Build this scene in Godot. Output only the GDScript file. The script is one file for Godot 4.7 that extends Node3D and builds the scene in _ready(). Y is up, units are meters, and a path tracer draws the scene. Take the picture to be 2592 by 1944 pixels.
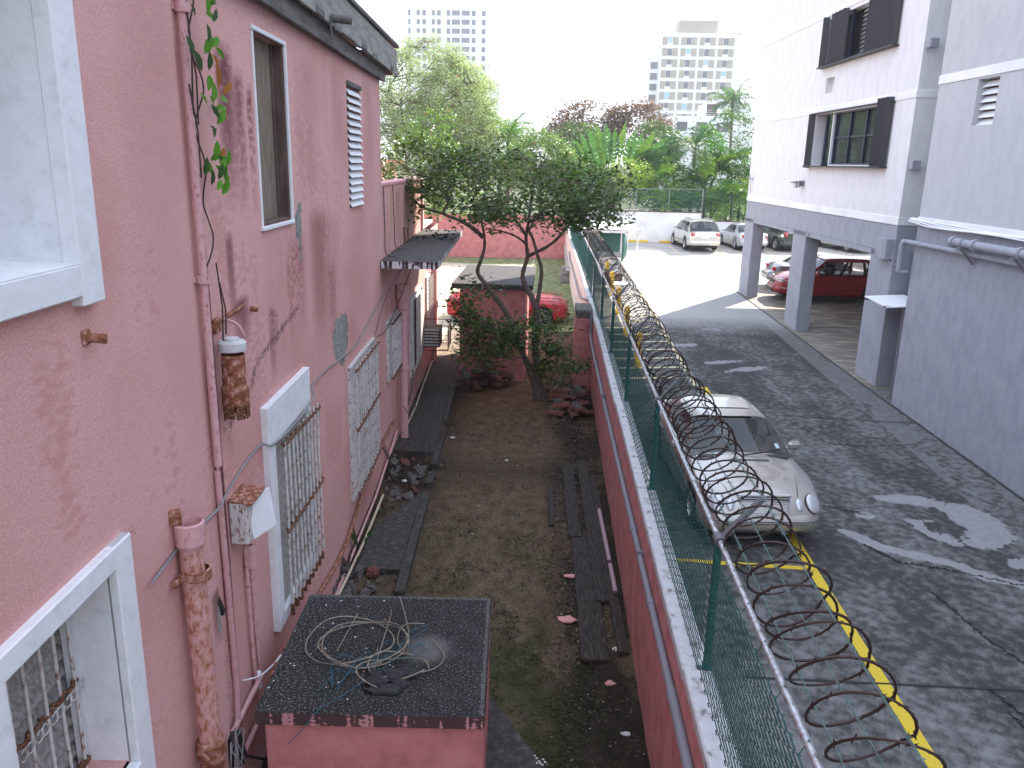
extends Node3D
# Alley beside a pink house, seen from an upper floor; metres, y up, -z runs along the boundary fence.

var HT := Transform3D(Basis(Vector3.UP, deg_to_rad(2.8)), Vector3(-2.22, 0, 0))   # house frame: x out of the wall, y up, -z along it
var BT := Transform3D(Basis(Vector3.UP, deg_to_rad(2.3)), Vector3(9.10, 0, 0))    # apartment block frame
var M := {}
var used := {}
var base_of := {}
var R := RandomNumberGenerator.new()

class MB:
	var v := PackedVector3Array()
	var n := PackedVector3Array()
	var t := PackedVector2Array()
	var k := PackedInt32Array()
	var X := Transform3D()
	func tri(a: Vector3, b: Vector3, c: Vector3) -> void:
		var A := X * a
		var B := X * b
		var C := X * c
		var nn := (B - A).cross(C - A).normalized()
		var i := v.size()
		v.append_array(PackedVector3Array([A, B, C])); n.append_array(PackedVector3Array([nn, nn, nn]))
		t.append_array(PackedVector2Array([Vector2.ZERO, Vector2.RIGHT, Vector2.ONE]))
		k.append_array(PackedInt32Array([i, i + 2, i + 1]))
	func quad(a: Vector3, b: Vector3, c: Vector3, d: Vector3, ua := Vector2(0, 1), ub := Vector2(1, 1), uc := Vector2(1, 0), ud := Vector2(0, 0)) -> void:
		var A := X * a
		var B := X * b
		var C := X * c
		var D := X * d
		var nn := (C - A).cross(D - B).normalized()
		var i := v.size()
		v.append_array(PackedVector3Array([A, B, C, D])); n.append_array(PackedVector3Array([nn, nn, nn, nn]))
		t.append_array(PackedVector2Array([ua, ub, uc, ud]))
		k.append_array(PackedInt32Array([i, i + 2, i + 1, i, i + 3, i + 2]))
	func qo(a: Vector3, b: Vector3, c: Vector3, d: Vector3, o: Vector3) -> void:
		if (c - a).cross(d - b).dot(a + b + c + d - o * 4.0) < 0.0: quad(d, c, b, a)
		else: quad(a, b, c, d)
	func box(c: Vector3, s: Vector3, bev := 0.0, bs := Basis()) -> void:
		var keep := X
		X = X * Transform3D(bs, c)
		var h := s * 0.5
		var b := minf(bev, minf(h.x, minf(h.y, h.z)) * 0.95)
		for ax in 3:
			var u := (ax + 1) % 3
			var w := (ax + 2) % 3
			for sg in [-1.0, 1.0]:
				var p := []
				for q in [[-1, -1], [1, -1], [1, 1], [-1, 1]]:
					var z := Vector3.ZERO
					z[ax] = sg * h[ax]; z[u] = q[0] * (h[u] - b); z[w] = q[1] * (h[w] - b)
					p.append(z)
				qo(p[0], p[1], p[2], p[3], Vector3.ZERO)
		if b > 0.0:
			for ax in 3:
				var u := (ax + 1) % 3
				var w := (ax + 2) % 3
				for su in [-1.0, 1.0]:
					for sw in [-1.0, 1.0]:
						var p := []
						for q in [[-1, 0], [1, 0], [1, 1], [-1, 1]]:
							var z := Vector3.ZERO
							z[ax] = q[0] * (h[ax] - b)
							z[u] = su * (h[u] - (b if q[1] == 0 else 0.0)); z[w] = sw * (h[w] - (0.0 if q[1] == 0 else b))
							p.append(z)
						qo(p[0], p[1], p[2], p[3], Vector3.ZERO)
			for sx in [-1.0, 1.0]:
				for sy in [-1.0, 1.0]:
					for sz in [-1.0, 1.0]:
						var a := Vector3(sx * h.x, sy * (h.y - b), sz * (h.z - b))
						var bb := Vector3(sx * (h.x - b), sy * h.y, sz * (h.z - b))
						var cc := Vector3(sx * (h.x - b), sy * (h.y - b), sz * h.z)
						if (bb - a).cross(cc - a).dot(a) < 0.0: tri(a, cc, bb)
						else: tri(a, bb, cc)
		X = keep
	func bar(a: Vector3, b: Vector3, w: float, h: float, up := Vector3.UP, bev := 0.0) -> void:
		var z := (b - a).normalized()
		var x := up.cross(z)
		if x.length() < 1e-4: x = Vector3.RIGHT.cross(z)
		x = x.normalized()
		box((a + b) * 0.5, Vector3(w, h, a.distance_to(b)), bev, Basis(x, z.cross(x), z))
	func tube(p: Array, r, sides := 6, caps := true) -> void:
		var m := p.size()
		var i0 := v.size()
		var dir: Vector3 = (p[1] - p[0]).normalized()
		var sd := dir.cross(Vector3.UP if absf(dir.y) < 0.9 else Vector3.RIGHT).normalized()
		for i in m:
			var d: Vector3 = (p[mini(i + 1, m - 1)] - p[maxi(i - 1, 0)]).normalized()
			sd = (sd - d * sd.dot(d)).normalized()
			var up := sd.cross(d)
			var rr: float = r[i] if r is Array else r
			for j in sides:
				var a := TAU * j / sides
				var o := sd * cos(a) + up * sin(a)
				v.append(X * (p[i] + o * rr)); n.append((X.basis * o).normalized()); t.append(Vector2(float(j) / sides, i))
		for i in m - 1:
			for j in sides:
				var a := i0 + i * sides + j
				var b := i0 + i * sides + (j + 1) % sides
				k.append_array(PackedInt32Array([a, b, a + sides, b, b + sides, a + sides]))
		if caps:
			for e in [0, m - 1]:
				var q := []
				for j in sides: q.append(v[i0 + e * sides + j])
				var keep := X
				X = Transform3D()
				var c: Vector3 = keep * p[e]
				for j in sides:
					if e == 0: tri(c, q[j], q[(j + 1) % sides])
					else: tri(c, q[(j + 1) % sides], q[j])
				X = keep
	func grid(rows: Array, wrap := false, flip := false) -> void:
		var m := rows.size()
		var w: int = rows[0].size()
		var i0 := v.size()
		var nn := PackedVector3Array()
		nn.resize(m * w)
		for i in m:
			for j in w:
				v.append(X * rows[i][j]); t.append(Vector2(float(j) / maxi(w - 1, 1), float(i) / maxi(m - 1, 1)))
		var jm := w if wrap else w - 1
		for i in m - 1:
			for j in jm:
				var a := i * w + j
				var b := i * w + (j + 1) % w
				var c := a + w
				var d := b + w
				var nr := (v[i0 + d] - v[i0 + a]).cross(v[i0 + c] - v[i0 + b])
				if flip: nr = -nr
				nn[a] += nr; nn[b] += nr; nn[c] += nr; nn[d] += nr
				if flip: k.append_array(PackedInt32Array([i0 + a, i0 + b, i0 + d, i0 + a, i0 + d, i0 + c]))
				else: k.append_array(PackedInt32Array([i0 + a, i0 + d, i0 + b, i0 + a, i0 + c, i0 + d]))
		for q in nn: n.append(q.normalized() if q.length() > 1e-12 else Vector3.UP)
	func lathe(prof: Array, xf: Transform3D, sides := 16) -> void:   # profile of (radius, height), outside to the right when going up
		var keep := X
		X = X * xf
		for i in prof.size() - 1:
			var rows := []
			for e in 2:
				var row := []
				for j in sides + 1:
					var a := TAU * j / sides
					row.append(Vector3(cos(a) * prof[i + e].x, prof[i + e].y, -sin(a) * prof[i + e].x))
				rows.append(row)
			grid(rows)
		X = keep
	func ball(c: Vector3, r: Vector3, sides := 10, rings := 6, rough := 0.0, sd := 0) -> void:
		var rg := RandomNumberGenerator.new()
		rg.seed = sd
		var rows := []
		for i in rings + 1:
			var row := []
			var f := PI * i / rings - PI / 2
			for j in sides:
				var a := TAU * j / sides
				var q := 1.0 + (rg.randf_range(-rough, rough) if i > 0 and i < rings else 0.0)
				row.append(c + Vector3(cos(a) * cos(f), sin(f), -sin(a) * cos(f)) * r * q)
			rows.append(row)
		grid(rows, true)
	func rock(c: Vector3, r: Vector3, sd: int, bs := Basis()) -> void:   # an angular broken stone
		var rg := RandomNumberGenerator.new()
		rg.seed = sd
		var rows := []
		for i in 5:
			var row := []
			var f := PI * i / 4.0 - PI / 2
			for j in 6:
				var a := TAU * j / 6.0 + 0.5 * i
				var q := rg.randf_range(0.68, 1.25)
				row.append(c + bs * (Vector3(cos(a) * cos(f), sin(f), -sin(a) * cos(f)) * r * (q if i > 0 and i < 4 else 0.8)))
			rows.append(row)
		for i in 4:
			for j in 6:
				var k2 := (j + 1) % 6
				if i > 0: tri(rows[i][j], rows[i][k2], rows[i + 1][k2])
				if i < 3: tri(rows[i][j], rows[i + 1][k2], rows[i + 1][j])
	func mesh(base := Vector3.ZERO) -> ArrayMesh:
		var vv := v
		if base != Vector3.ZERO:
			vv = PackedVector3Array()
			vv.resize(v.size())
			for i in v.size(): vv[i] = v[i] - base
		var a := []
		a.resize(Mesh.ARRAY_MAX)
		a[Mesh.ARRAY_VERTEX] = vv; a[Mesh.ARRAY_NORMAL] = n; a[Mesh.ARRAY_TEX_UV] = t; a[Mesh.ARRAY_INDEX] = k
		var m := ArrayMesh.new()
		m.add_surface_from_arrays(Mesh.PRIMITIVE_TRIANGLES, a)
		return m

func numbered(called: String) -> String:
	used[called] = used.get(called, -1) + 1
	return called if used[called] == 0 else "%s_%03d" % [called, used[called]]

func tag(o: Node3D, label := "", category := "", group := "", kind := "") -> Node3D:
	if label: o.set_meta("label", label)
	if category: o.set_meta("category", category)
	if group: o.set_meta("group", group)
	if kind: o.set_meta("kind", kind)
	return o

func thing(called: String, label: String, category: String, base := Vector3.ZERO, group := "", xf := Transform3D()) -> Node3D:
	# base is given in the frame xf; parts are built in that frame too
	var o := Node3D.new()
	o.name = numbered(called)
	add_child(o)
	o.transform = xf * Transform3D(Basis(), base)
	base_of[o] = base
	return tag(o, label, category, group)

func part(parent: Node3D, called: String, mb: MB, m: Material, label := "", kind := "") -> MeshInstance3D:
	var o := MeshInstance3D.new()
	var b: Vector3 = base_of[parent]
	o.mesh = mb.mesh(b)
	o.material_override = m
	var c := 0
	var nm := called
	while parent.has_node(NodePath(nm)):
		c += 1
		nm = "%s_%03d" % [called, c]
	o.name = nm
	parent.add_child(o)
	base_of[o] = b
	tag(o, label, "", "", kind)
	return o

func solo(called: String, mb: MB, m: Material, label: String, category: String, base := Vector3.ZERO, group := "", xf := Transform3D()) -> MeshInstance3D:
	var o := MeshInstance3D.new()
	o.mesh = mb.mesh(base)
	o.material_override = m
	o.name = numbered(called)
	add_child(o)
	o.transform = xf * Transform3D(Basis(), base)
	base_of[o] = base
	tag(o, label, category, group)
	return o

func struct(called: String, mb: MB, m: Material, label := "", xf := Transform3D()) -> MeshInstance3D:
	var o := solo(called, mb, m, label, "", Vector3.ZERO, "", xf)
	o.set_meta("kind", "structure")
	return o

func scatter(parent: Node3D, called: String, mesh: Mesh, m: Material, at: Array, cols := [], kind := "stuff") -> MultiMeshInstance3D:
	var mm := MultiMesh.new()
	mm.transform_format = MultiMesh.TRANSFORM_3D
	mm.use_colors = cols.size() > 0
	mm.mesh = mesh
	mm.instance_count = at.size()
	for i in at.size():
		mm.set_instance_transform(i, at[i])
		if cols.size(): mm.set_instance_color(i, cols[i])
	var o := MultiMeshInstance3D.new()
	o.multimesh = mm
	o.material_override = m
	o.name = called
	(parent if parent else self).add_child(o, true)
	tag(o, "", "", "", kind)
	return o

func lin(r: float, g: float, b: float, a := 1.0) -> Color:
	var c := Color(r, g, b).linear_to_srgb()
	c.a = a
	return c

func mk(called: String, c: Color, rough := 0.85, metal := 0.0, spec := 0.5) -> StandardMaterial3D:
	var m := StandardMaterial3D.new()
	m.resource_name = called
	m.albedo_color = c
	m.roughness = rough
	m.metallic = metal
	m.metallic_specular = spec
	M[called] = m
	return m

func ramp(stops: Array, hard := false) -> Gradient:
	var g := Gradient.new()
	var o := PackedFloat32Array()
	var c := PackedColorArray()
	for s in stops:
		o.append(s[0]); c.append(s[1])
	g.offsets = o; g.colors = c
	if hard: g.interpolation_mode = Gradient.GRADIENT_INTERPOLATE_CONSTANT
	return g

func noise(freq: float, sd: int, oct := 4, kind := FastNoiseLite.TYPE_SIMPLEX_SMOOTH) -> FastNoiseLite:
	var f := FastNoiseLite.new()
	f.noise_type = kind
	f.frequency = freq
	f.seed = sd
	f.fractal_octaves = oct
	return f

func ntex(freq: float, stops: Array, sd := 1, size := 512, oct := 4, normal := 0.0, hard := false, gain := 0.5) -> NoiseTexture2D:
	var t := NoiseTexture2D.new()
	t.width = size; t.height = size; t.seamless = true
	var nz := noise(freq, sd, oct)
	nz.fractal_gain = gain
	if gain > 0.5:
		nz.domain_warp_enabled = true; nz.domain_warp_amplitude = 18.0; nz.domain_warp_frequency = freq * 0.7
	t.noise = nz
	if normal > 0.0:
		t.as_normal_map = true; t.bump_strength = normal
	elif stops.size(): t.color_ramp = ramp(stops, hard)
	return t

func surf(called: String, tex: Texture2D, scale: Vector3, rough := 0.85, nrm: Texture2D = null, ns := 0.6, spec := 0.4) -> StandardMaterial3D:
	var m := mk(called, Color.WHITE, rough, 0.0, spec)
	m.albedo_texture = tex
	m.uv1_triplanar = true; m.uv1_world_triplanar = true
	m.uv1_scale = scale
	if nrm:
		m.normal_enabled = true; m.normal_texture = nrm; m.normal_scale = ns
	return m

func detail(m: StandardMaterial3D, tex: Texture2D, scale: float, mask: Texture2D = null) -> void:
	m.detail_enabled = true
	m.detail_albedo = tex
	m.detail_blend_mode = BaseMaterial3D.BLEND_MODE_MUL
	m.detail_uv_layer = BaseMaterial3D.DETAIL_UV_2
	m.uv2_triplanar = true; m.uv2_world_triplanar = true
	m.uv2_scale = Vector3.ONE * scale
	if mask: m.detail_mask = mask

func h(d: float, y: float, off := 0.0) -> Vector3: return Vector3(off, y, -d)
func lot_y(z: float) -> float: return maxf(0.0, 0.025 * (-z - 11.0)) if z > -50.0 else 0.975

func panel(mb: MB, d0: float, d1: float, y0: float, y1: float, holes: Array, x := 0.0, depth := 0.12, uv := Rect2()) -> void:
	# wall face at x looking towards +x in a frame where -z runs along it; holes are [d0, d1, y0, y1]
	var ds := [d0, d1]
	var ys := [y0, y1]
	for q in holes:
		ds.append_array([q[0], q[1]]); ys.append_array([q[2], q[3]])
	ds.sort(); ys.sort()
	for i in ds.size() - 1:
		if ds[i + 1] - ds[i] < 1e-5: continue
		for j in ys.size() - 1:
			if ys[j + 1] - ys[j] < 1e-5: continue
			var cd: float = (ds[i] + ds[i + 1]) * 0.5
			var cy: float = (ys[j] + ys[j + 1]) * 0.5
			var open := cd < d0 or cd > d1 or cy < y0 or cy > y1
			for q in holes:
				if cd > q[0] and cd < q[1] and cy > q[2] and cy < q[3]: open = true
			if open: continue
			var f := func(d: float, y: float) -> Vector2:
				return Vector2((d - uv.position.x) / uv.size.x, 1.0 - (y - uv.position.y) / uv.size.y) if uv.size.x > 0.0 else Vector2(d, -y)
			var a: float = ds[i]
			var b: float = ds[i + 1]
			var e: float = ys[j]
			var g: float = ys[j + 1]
			mb.quad(h(a, e, x), h(b, e, x), h(b, g, x), h(a, g, x), f.call(a, e), f.call(b, e), f.call(b, g), f.call(a, g))
	for q in holes:
		var c := h((q[0] + q[1]) * 0.5, (q[2] + q[3]) * 0.5, x - depth * 0.5)
		var p := [h(q[0], q[2], x), h(q[1], q[2], x), h(q[1], q[3], x), h(q[0], q[3], x)]
		for i in 4:
			var a: Vector3 = p[i]
			var b: Vector3 = p[(i + 1) % 4]
			var o := Vector3(-depth, 0, 0)
			var u0 := Vector2((-a.z - uv.position.x) / uv.size.x, 1.0 - (a.y - uv.position.y) / uv.size.y) if uv.size.x > 0.0 else Vector2.ZERO
			if ((b - a).cross(o)).dot(c - a) > 0.0: mb.quad(a, b, b + o, a + o, u0, u0, u0, u0)
			else: mb.quad(a, a + o, b + o, b, u0, u0, u0, u0)

func wobble(p: Array, amt: float) -> Array:
	var q := []
	for x in p: q.append(x + Vector3(R.randf_range(-amt, amt), R.randf_range(-amt, amt), R.randf_range(-amt, amt)))
	return q

func spline(p: Array, per := 5) -> Array:
	var q := []
	for i in p.size() - 1:
		var a: Vector3 = p[maxi(i - 1, 0)]
		var b: Vector3 = p[i]
		var c: Vector3 = p[i + 1]
		var d: Vector3 = p[mini(i + 2, p.size() - 1)]
		for j in per: q.append(b.cubic_interpolate(c, a, d, float(j) / per))
	q.append(p[-1])
	return q

# ---------------------------------------------------------------- textures
func bytes(nz: FastNoiseLite, w: int, hh: int, sw := 0, sh := 0) -> PackedByteArray:
	var im := nz.get_image(sw if sw else w, sh if sh else hh)
	if sw or sh: im.resize(w, hh, Image.INTERPOLATE_CUBIC)
	im.convert(Image.FORMAT_L8)
	return im.get_data()

func srgb_table() -> PackedByteArray:
	var t := PackedByteArray()
	for i in 1025: t.append(clampi(int(round(255.0 * lin(i / 1024.0, 0, 0).r)), 0, 255))
	return t

func wall_texture() -> ImageTexture:
	# stucco of the long pink wall: d -3 .. 24.5, y 0 .. 7.2; pink paint, rain streaks, mould, exposed render and cracks
	var w := 2048
	var hh := 1024
	var a := bytes(noise(0.004, 11, 5), w, hh)
	var b := bytes(noise(0.02, 12, 4), w, hh, 1024, 64)
	var f := bytes(noise(0.09, 13, 4), w, hh)
	var st := srgb_table()
	var o := PackedByteArray()
	o.resize(w * hh * 3)
	for i in w * hh:
		var q := 0.86 + 0.16 * a[i] / 255.0 + 0.10 * (b[i] - 127) / 255.0 + 0.05 * (f[i] - 127) / 255.0
		var e := clampf((a[i] * 0.5 + b[i] * 0.55 + f[i] * 0.35 - 206.0) / 80.0, 0.0, 0.5)
		var p := i * 3
		o[p] = st[int(minf(1.0, 0.84 * q - 0.24 * e) * 1024)]
		o[p + 1] = st[int(minf(1.0, 0.50 * q * q - 0.27 * e) * 1024)]
		o[p + 2] = st[int(minf(1.0, 0.465 * q * q - 0.255 * e) * 1024)]
	# [d, y top, half width, length, strength, r, g, b]
	var marks := [
		[6.45, 6.35, 0.22, 1.3, 0.75, 0.20, 0.07, 0.075], [6.75, 6.2, 0.16, 1.2, 0.6, 0.22, 0.08, 0.08], [7.03, 6.1, 0.10, 1.1, 0.7, 0.18, 0.06, 0.06],
		[6.3, 4.95, 0.10, 0.8, 0.55, 0.2, 0.08, 0.08], [8.3, 4.75, 0.35, 1.1, 0.55, 0.28, 0.10, 0.10], [8.05, 4.6, 0.2, 1.5, 0.5, 0.30, 0.11, 0.1], [9.3, 5.0, 0.5, 1.8, 0.45, 0.30, 0.12, 0.11],
		[9.9, 4.3, 0.25, 1.2, 0.4, 0.3, 0.12, 0.11], [6.5, 4.4, 0.22, 0.5, 0.6, 0.2, 0.07, 0.07], [7.3, 4.2, 0.12, 0.8, 0.5, 0.22, 0.08, 0.08], [5.78, 5.0, 0.05, 4.6, 0.9, 0.10, 0.03, 0.03],
		[5.66, 4.3, 0.04, 3.0, 0.8, 0.08, 0.03, 0.03], [9.0, 6.6, 0.6, 1.6, 0.22, 0.4, 0.17, 0.16], [10.6, 6.7, 0.5, 1.4, 0.3, 0.4, 0.18, 0.16], [12.8, 6.7, 0.5, 2.0, 0.25, 0.42, 0.2, 0.18],
		[4.72, 3.2, 0.05, 0.8, 0.5, 0.3, 0.1, 0.07], [3.2, 6.0, 0.5, 2.2, 0.18, 0.4, 0.18, 0.18], [5.0, 6.9, 0.5, 3.0, 0.2, 0.42, 0.2, 0.2], [16.0, 5.0, 0.5, 1.2, 0.45, 0.25, 0.17, 0.09],
		[17.3, 5.0, 0.7, 1.25, 0.6, 0.22, 0.14, 0.08], [18.6, 5.0, 0.6, 1.25, 0.6, 0.24, 0.15, 0.08], [19.6, 5.0, 0.5, 1.25, 0.5, 0.25, 0.17, 0.1], [15.1, 5.0, 0.15, 1.0, 0.4, 0.35, 0.27, 0.08],
		[5.3, 2.4, 0.12, 0.5, 0.6, 0.16, 0.07, 0.06], [6.2, 1.5, 0.1, 1.0, 0.4, 0.25, 0.1, 0.09], [7.6, 1.0, 0.6, 0.8, 0.25, 0.3, 0.14, 0.12], [11.5, 0.7, 1.2, 0.7, 0.3, 0.28, 0.13, 0.12],
		[9.7, 4.9, 0.8, 1.4, 0.25, 0.36, 0.15, 0.14], [15.0, 3.2, 0.35, 3.2, 0.3, 0.36, 0.15, 0.12], [18.5, 0.8, 1.5, 0.8, 0.3, 0.26, 0.12, 0.1], [23.2, 3.6, 0.5, 2.0, 0.5, 0.4, 0.25, 0.12]]
	for m in marks:
		var x0 := int((m[0] - m[2] + 3.0) / 27.5 * w)
		var x1 := int((m[0] + m[2] + 3.0) / 27.5 * w)
		var y0 := int((1.0 - m[1] / 7.2) * hh)
		var y1 := mini(hh - 1, int((1.0 - (m[1] - m[3]) / 7.2) * hh))
		for y in range(maxi(y0, 0), y1):
			var fy := float(y - y0) / (y1 - y0)
			var ey := minf(1.0, fy * 8.0) * (1.0 - fy * fy)
			for x in range(x0, x1):
				var fx := float(x - x0) / (x1 - x0) * 2.0 - 1.0
				var i := y * w + x
				var e: float = ey * (1.0 - fx * fx) * m[4] * clampf((f[i] * 0.5 + b[i] * 0.7 - 88.0) / 70.0, 0.0, 1.0) * 1.25
				e = minf(e, 0.92)
				var p := i * 3
				o[p] = int(o[p] * (1.0 - e) + e * st[int(m[5] * 1024)])
				o[p + 1] = int(o[p + 1] * (1.0 - e) + e * st[int(m[6] * 1024)])
				o[p + 2] = int(o[p + 2] * (1.0 - e) + e * st[int(m[7] * 1024)])
	# bare render: [d, y, half width, half height]
	for m in [[10.3, 3.25, 0.50, 0.30], [8.42, 4.82, 0.13, 0.16], [8.46, 4.62, 0.05, 0.2], [8.5, 5.0, 0.1, 0.06], [8.95, 2.62, 0.06, 0.05], [5.33, 2.12, 0.06, 0.12], [10.35, 3.0, 0.2, 0.16]]:
		for y in range(int((1.0 - (m[1] + m[3]) / 7.2) * hh), int((1.0 - (m[1] - m[3]) / 7.2) * hh)):
			for x in range(int((m[0] - m[2] + 3.0) / 27.5 * w), int((m[0] + m[2] + 3.0) / 27.5 * w)):
				var i := y * w + x
				var q := Vector2((float(x) / w * 27.5 - 3.0 - m[0]) / m[2], ((1.0 - float(y) / hh) * 7.2 - m[1]) / m[3])
				if pow(absf(q.x), 3.0) + pow(absf(q.y), 3.0) + (f[i] - 127) / 300.0 < 0.8:
					var g := 0.30 + (f[i] - 127) / 900.0 + (b[i] - 127) / 900.0
					for cc in 3: o[i * 3 + cc] = st[int(g * [1.0, 1.02, 0.92][cc] * 1024)]
	# cracks: polylines of [d, y]
	for c in [[[5.95, 3.42], [6.5, 3.55], [6.9, 3.78], [7.4, 3.85], [7.8, 3.92], [8.3, 4.0]], [[14.1, 5.0], [14.15, 3.9]], [[7.45, 3.8], [7.45, 4.1]], [[6.0, 4.35], [6.05, 3.2]], [[10.5, 2.9], [10.52, 0.3]],
		[[8.75, 3.6], [8.8, 0.9]], [[5.55, 2.3], [5.6, 0.5]], [[9.8, 5.4], [9.9, 3.6]], [[2.9, 3.4], [4.2, 3.40]]]:
		for s in c.size() - 1:
			for kk in 260:
				var u := kk / 260.0
				var d: float = lerpf(c[s][0], c[s + 1][0], u)
				var y: float = lerpf(c[s][1], c[s + 1][1], u)
				var px := clampi(int((d + 3.0) / 27.5 * w + (a[(kk * 37) % 60000] - 127) / 22.0 + (b[(kk * 3 + s * 977) % 60000] - 127) / 14.0), 0, w - 2)
				var py := clampi(int((1.0 - y / 7.2) * hh + (f[(kk * 4 + s * 501) % 60000] - 127) / 14.0), 0, hh - 1)
				for cc in 3: o[(py * w + px) * 3 + cc] = int(o[(py * w + px) * 3 + cc] * 0.72)
	return ImageTexture.create_from_image(Image.create_from_data(w, hh, false, Image.FORMAT_RGB8, o))

func lot_texture() -> ImageTexture:
	# concrete drive: x 1.2 .. 9.2, z 2 .. -38; black mildew over pale concrete, worn patches, cracks
	var w := 1024
	var hh := 2048
	var a := bytes(noise(0.0035, 21, 4), w, hh, 1024, 1024)
	var b := bytes(noise(0.016, 22, 6), w, hh, 512, 2048)
	var f := bytes(noise(0.10, 23, 5), w, hh, 400, 2048)
	var g := bytes(noise(0.28, 24, 3), w, hh)
	var st := srgb_table()
	var o := PackedByteArray()
	o.resize(w * hh * 3)
	# pale worn patches: [x, z, half x, half z, turn]
	var pat := [[5.26, -12.52, 0.16, 0.13, 0.0], [6.96, -11.07, 0.25, 0.2, 0.3], [4.9, -27.6, 0.5, 0.3, 0.0], [5.25, -26.3, 0.4, 0.2, 0.0], [5.4, -21.5, 0.7, 0.2, 0.5], [4.8, -22.1, 0.6, 0.15, 0.4], [4.1, -24.0, 0.5, 0.25, 0.3]]
	for q in [[[5.81, -13.25, 0.16], [6.25, -13.22, 0.24], [6.66, -13.12, 0.30], [6.98, -12.87, 0.36], [7.08, -12.5, 0.42], [7.05, -12.1, 0.36], [6.72, -11.72, 0.30], [6.35, -11.75, 0.26], [6.12, -12.0, 0.22], [6.02, -12.34, 0.17], [6.3, -12.42, 0.10]], [[4.73, -11.93, 0.10], [4.92, -11.71, 0.14], [5.12, -11.44, 0.15], [5.38, -11.3, 0.13], [5.65, -11.16, 0.14], [6.06, -10.94, 0.13], [6.29, -10.65, 0.16], [6.66, -10.43, 0.2], [7.2, -10.2, 0.22]]]:
		for i in q.size() - 1:
			for e in 6:
				var u := e / 6.0
				var rad := lerpf(q[i][2], q[i + 1][2], u)
				pat.append([lerpf(q[i][0], q[i + 1][0], u), lerpf(q[i][1], q[i + 1][1], u), rad, rad * 0.85, 0.0])
	for y in hh:
		var z := 2.0 - 40.0 * y / hh
		var near := clampf((z + 9.0) / 3.0, 0.0, 1.0)
		for x in w:
			var i := y * w + x
			var wx := 1.2 + 8.0 * x / w
			var m := a[i] * 0.34 + b[i] * 0.30 + f[i] * 0.50 + g[i] * 0.34 - 150.0 - 30.0 * near * (1.0 if wx < 4.2 else 0.7)
			m = clampf(m / 120.0 + 0.52, 0.05, 1.0)
			m *= 1.0 - clampf((-z - 25.5) / 3.0, 0.0, 0.92)  # mildew dropped from the far stretch so that it reads as sunlit
			if wx > 7.3 and b[i] + a[i] > 220: m *= 0.55
			var q := lerpf(0.285 + 0.16 * clampf((-z - 25.5) / 3.0, 0.0, 1.0), 0.066, m) * (0.8 + 0.4 * g[i] / 255.0)  # concrete paled towards the far end, sunlight painted into the albedo
			var p := i * 3
			o[p] = st[int(q * 1.02 * 1024)]
			o[p + 1] = st[int(q * 1.0 * 1024)]
			o[p + 2] = st[int(q * 0.98 * 1024)]
	for m in pat:
		var rr: float = maxf(m[2], m[3]) * 1.5
		var cs := cos(m[4])
		var sn := sin(m[4])
		for y in range(int((2.0 - m[1] - rr) / 40.0 * hh), int((2.0 - m[1] + rr) / 40.0 * hh)):
			for x in range(maxi(0, int((m[0] - rr - 1.2) / 8.0 * w)), mini(w, int((m[0] + rr - 1.2) / 8.0 * w))):
				var i := y * w + x
				var dx: float = 1.2 + 8.0 * x / w - m[0]
				var dz: float = 2.0 - 40.0 * y / hh - m[1]
				var u: float = (dx * cs - dz * sn) / m[2]
				var vv: float = (dx * sn + dz * cs) / m[3]
				if u * u + vv * vv + (b[i] - 127) / 150.0 + (f[i] - 127) / 240.0 + (g[i] - 127) / 700.0 < 0.80:
					var q := 0.33 * (0.7 + 0.3 * f[i] / 255.0 + 0.25 * g[i] / 255.0)
					for cc in 3: o[i * 3 + cc] = st[int(q * [1.0, 1.0, 1.02][cc] * 1024)]
	for c in [[[4.9, -11.5], [5.2, -11.0], [5.9, -10.8], [7.0, -10.3], [8.0, -9.7]], [[5.0, -8.0], [5.3, -7.0], [5.5, -6.2]], [[5.0, -7.6], [5.15, -6.8]], [[4.1, -6.6], [4.5, -5.2], [4.9, -3.8]], [[4.2, -19.2], [4.35, -18.0]], [[2.9, -13.0], [3.8, -12.6], [4.6, -12.9], [5.3, -12.6]], [[5.3, -17.5], [5.75, -15.9], [6.6, -15.8]], [[5.3, -10.2], [5.5, -9.0], [5.9, -7.9], [6.0, -6.8]]]:
		for s in c.size() - 1:
			for kk in 500:
				var u := kk / 500.0
				var px := clampi(int((lerpf(c[s][0], c[s + 1][0], u) - 1.2) / 8.0 * w + (b[(kk * 7 + s * 999) % 60000] - 127) / 16.0), 0, w - 2)
				var py := clampi(int((2.0 - lerpf(c[s][1], c[s + 1][1], u)) / 40.0 * hh + (b[(kk * 5 + 700) % 60000] - 127) / 30.0), 0, hh - 1)
				for cc in 3:
					o[(py * w + px) * 3 + cc] = 28
	return ImageTexture.create_from_image(Image.create_from_data(w, hh, false, Image.FORMAT_RGB8, o))

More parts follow.
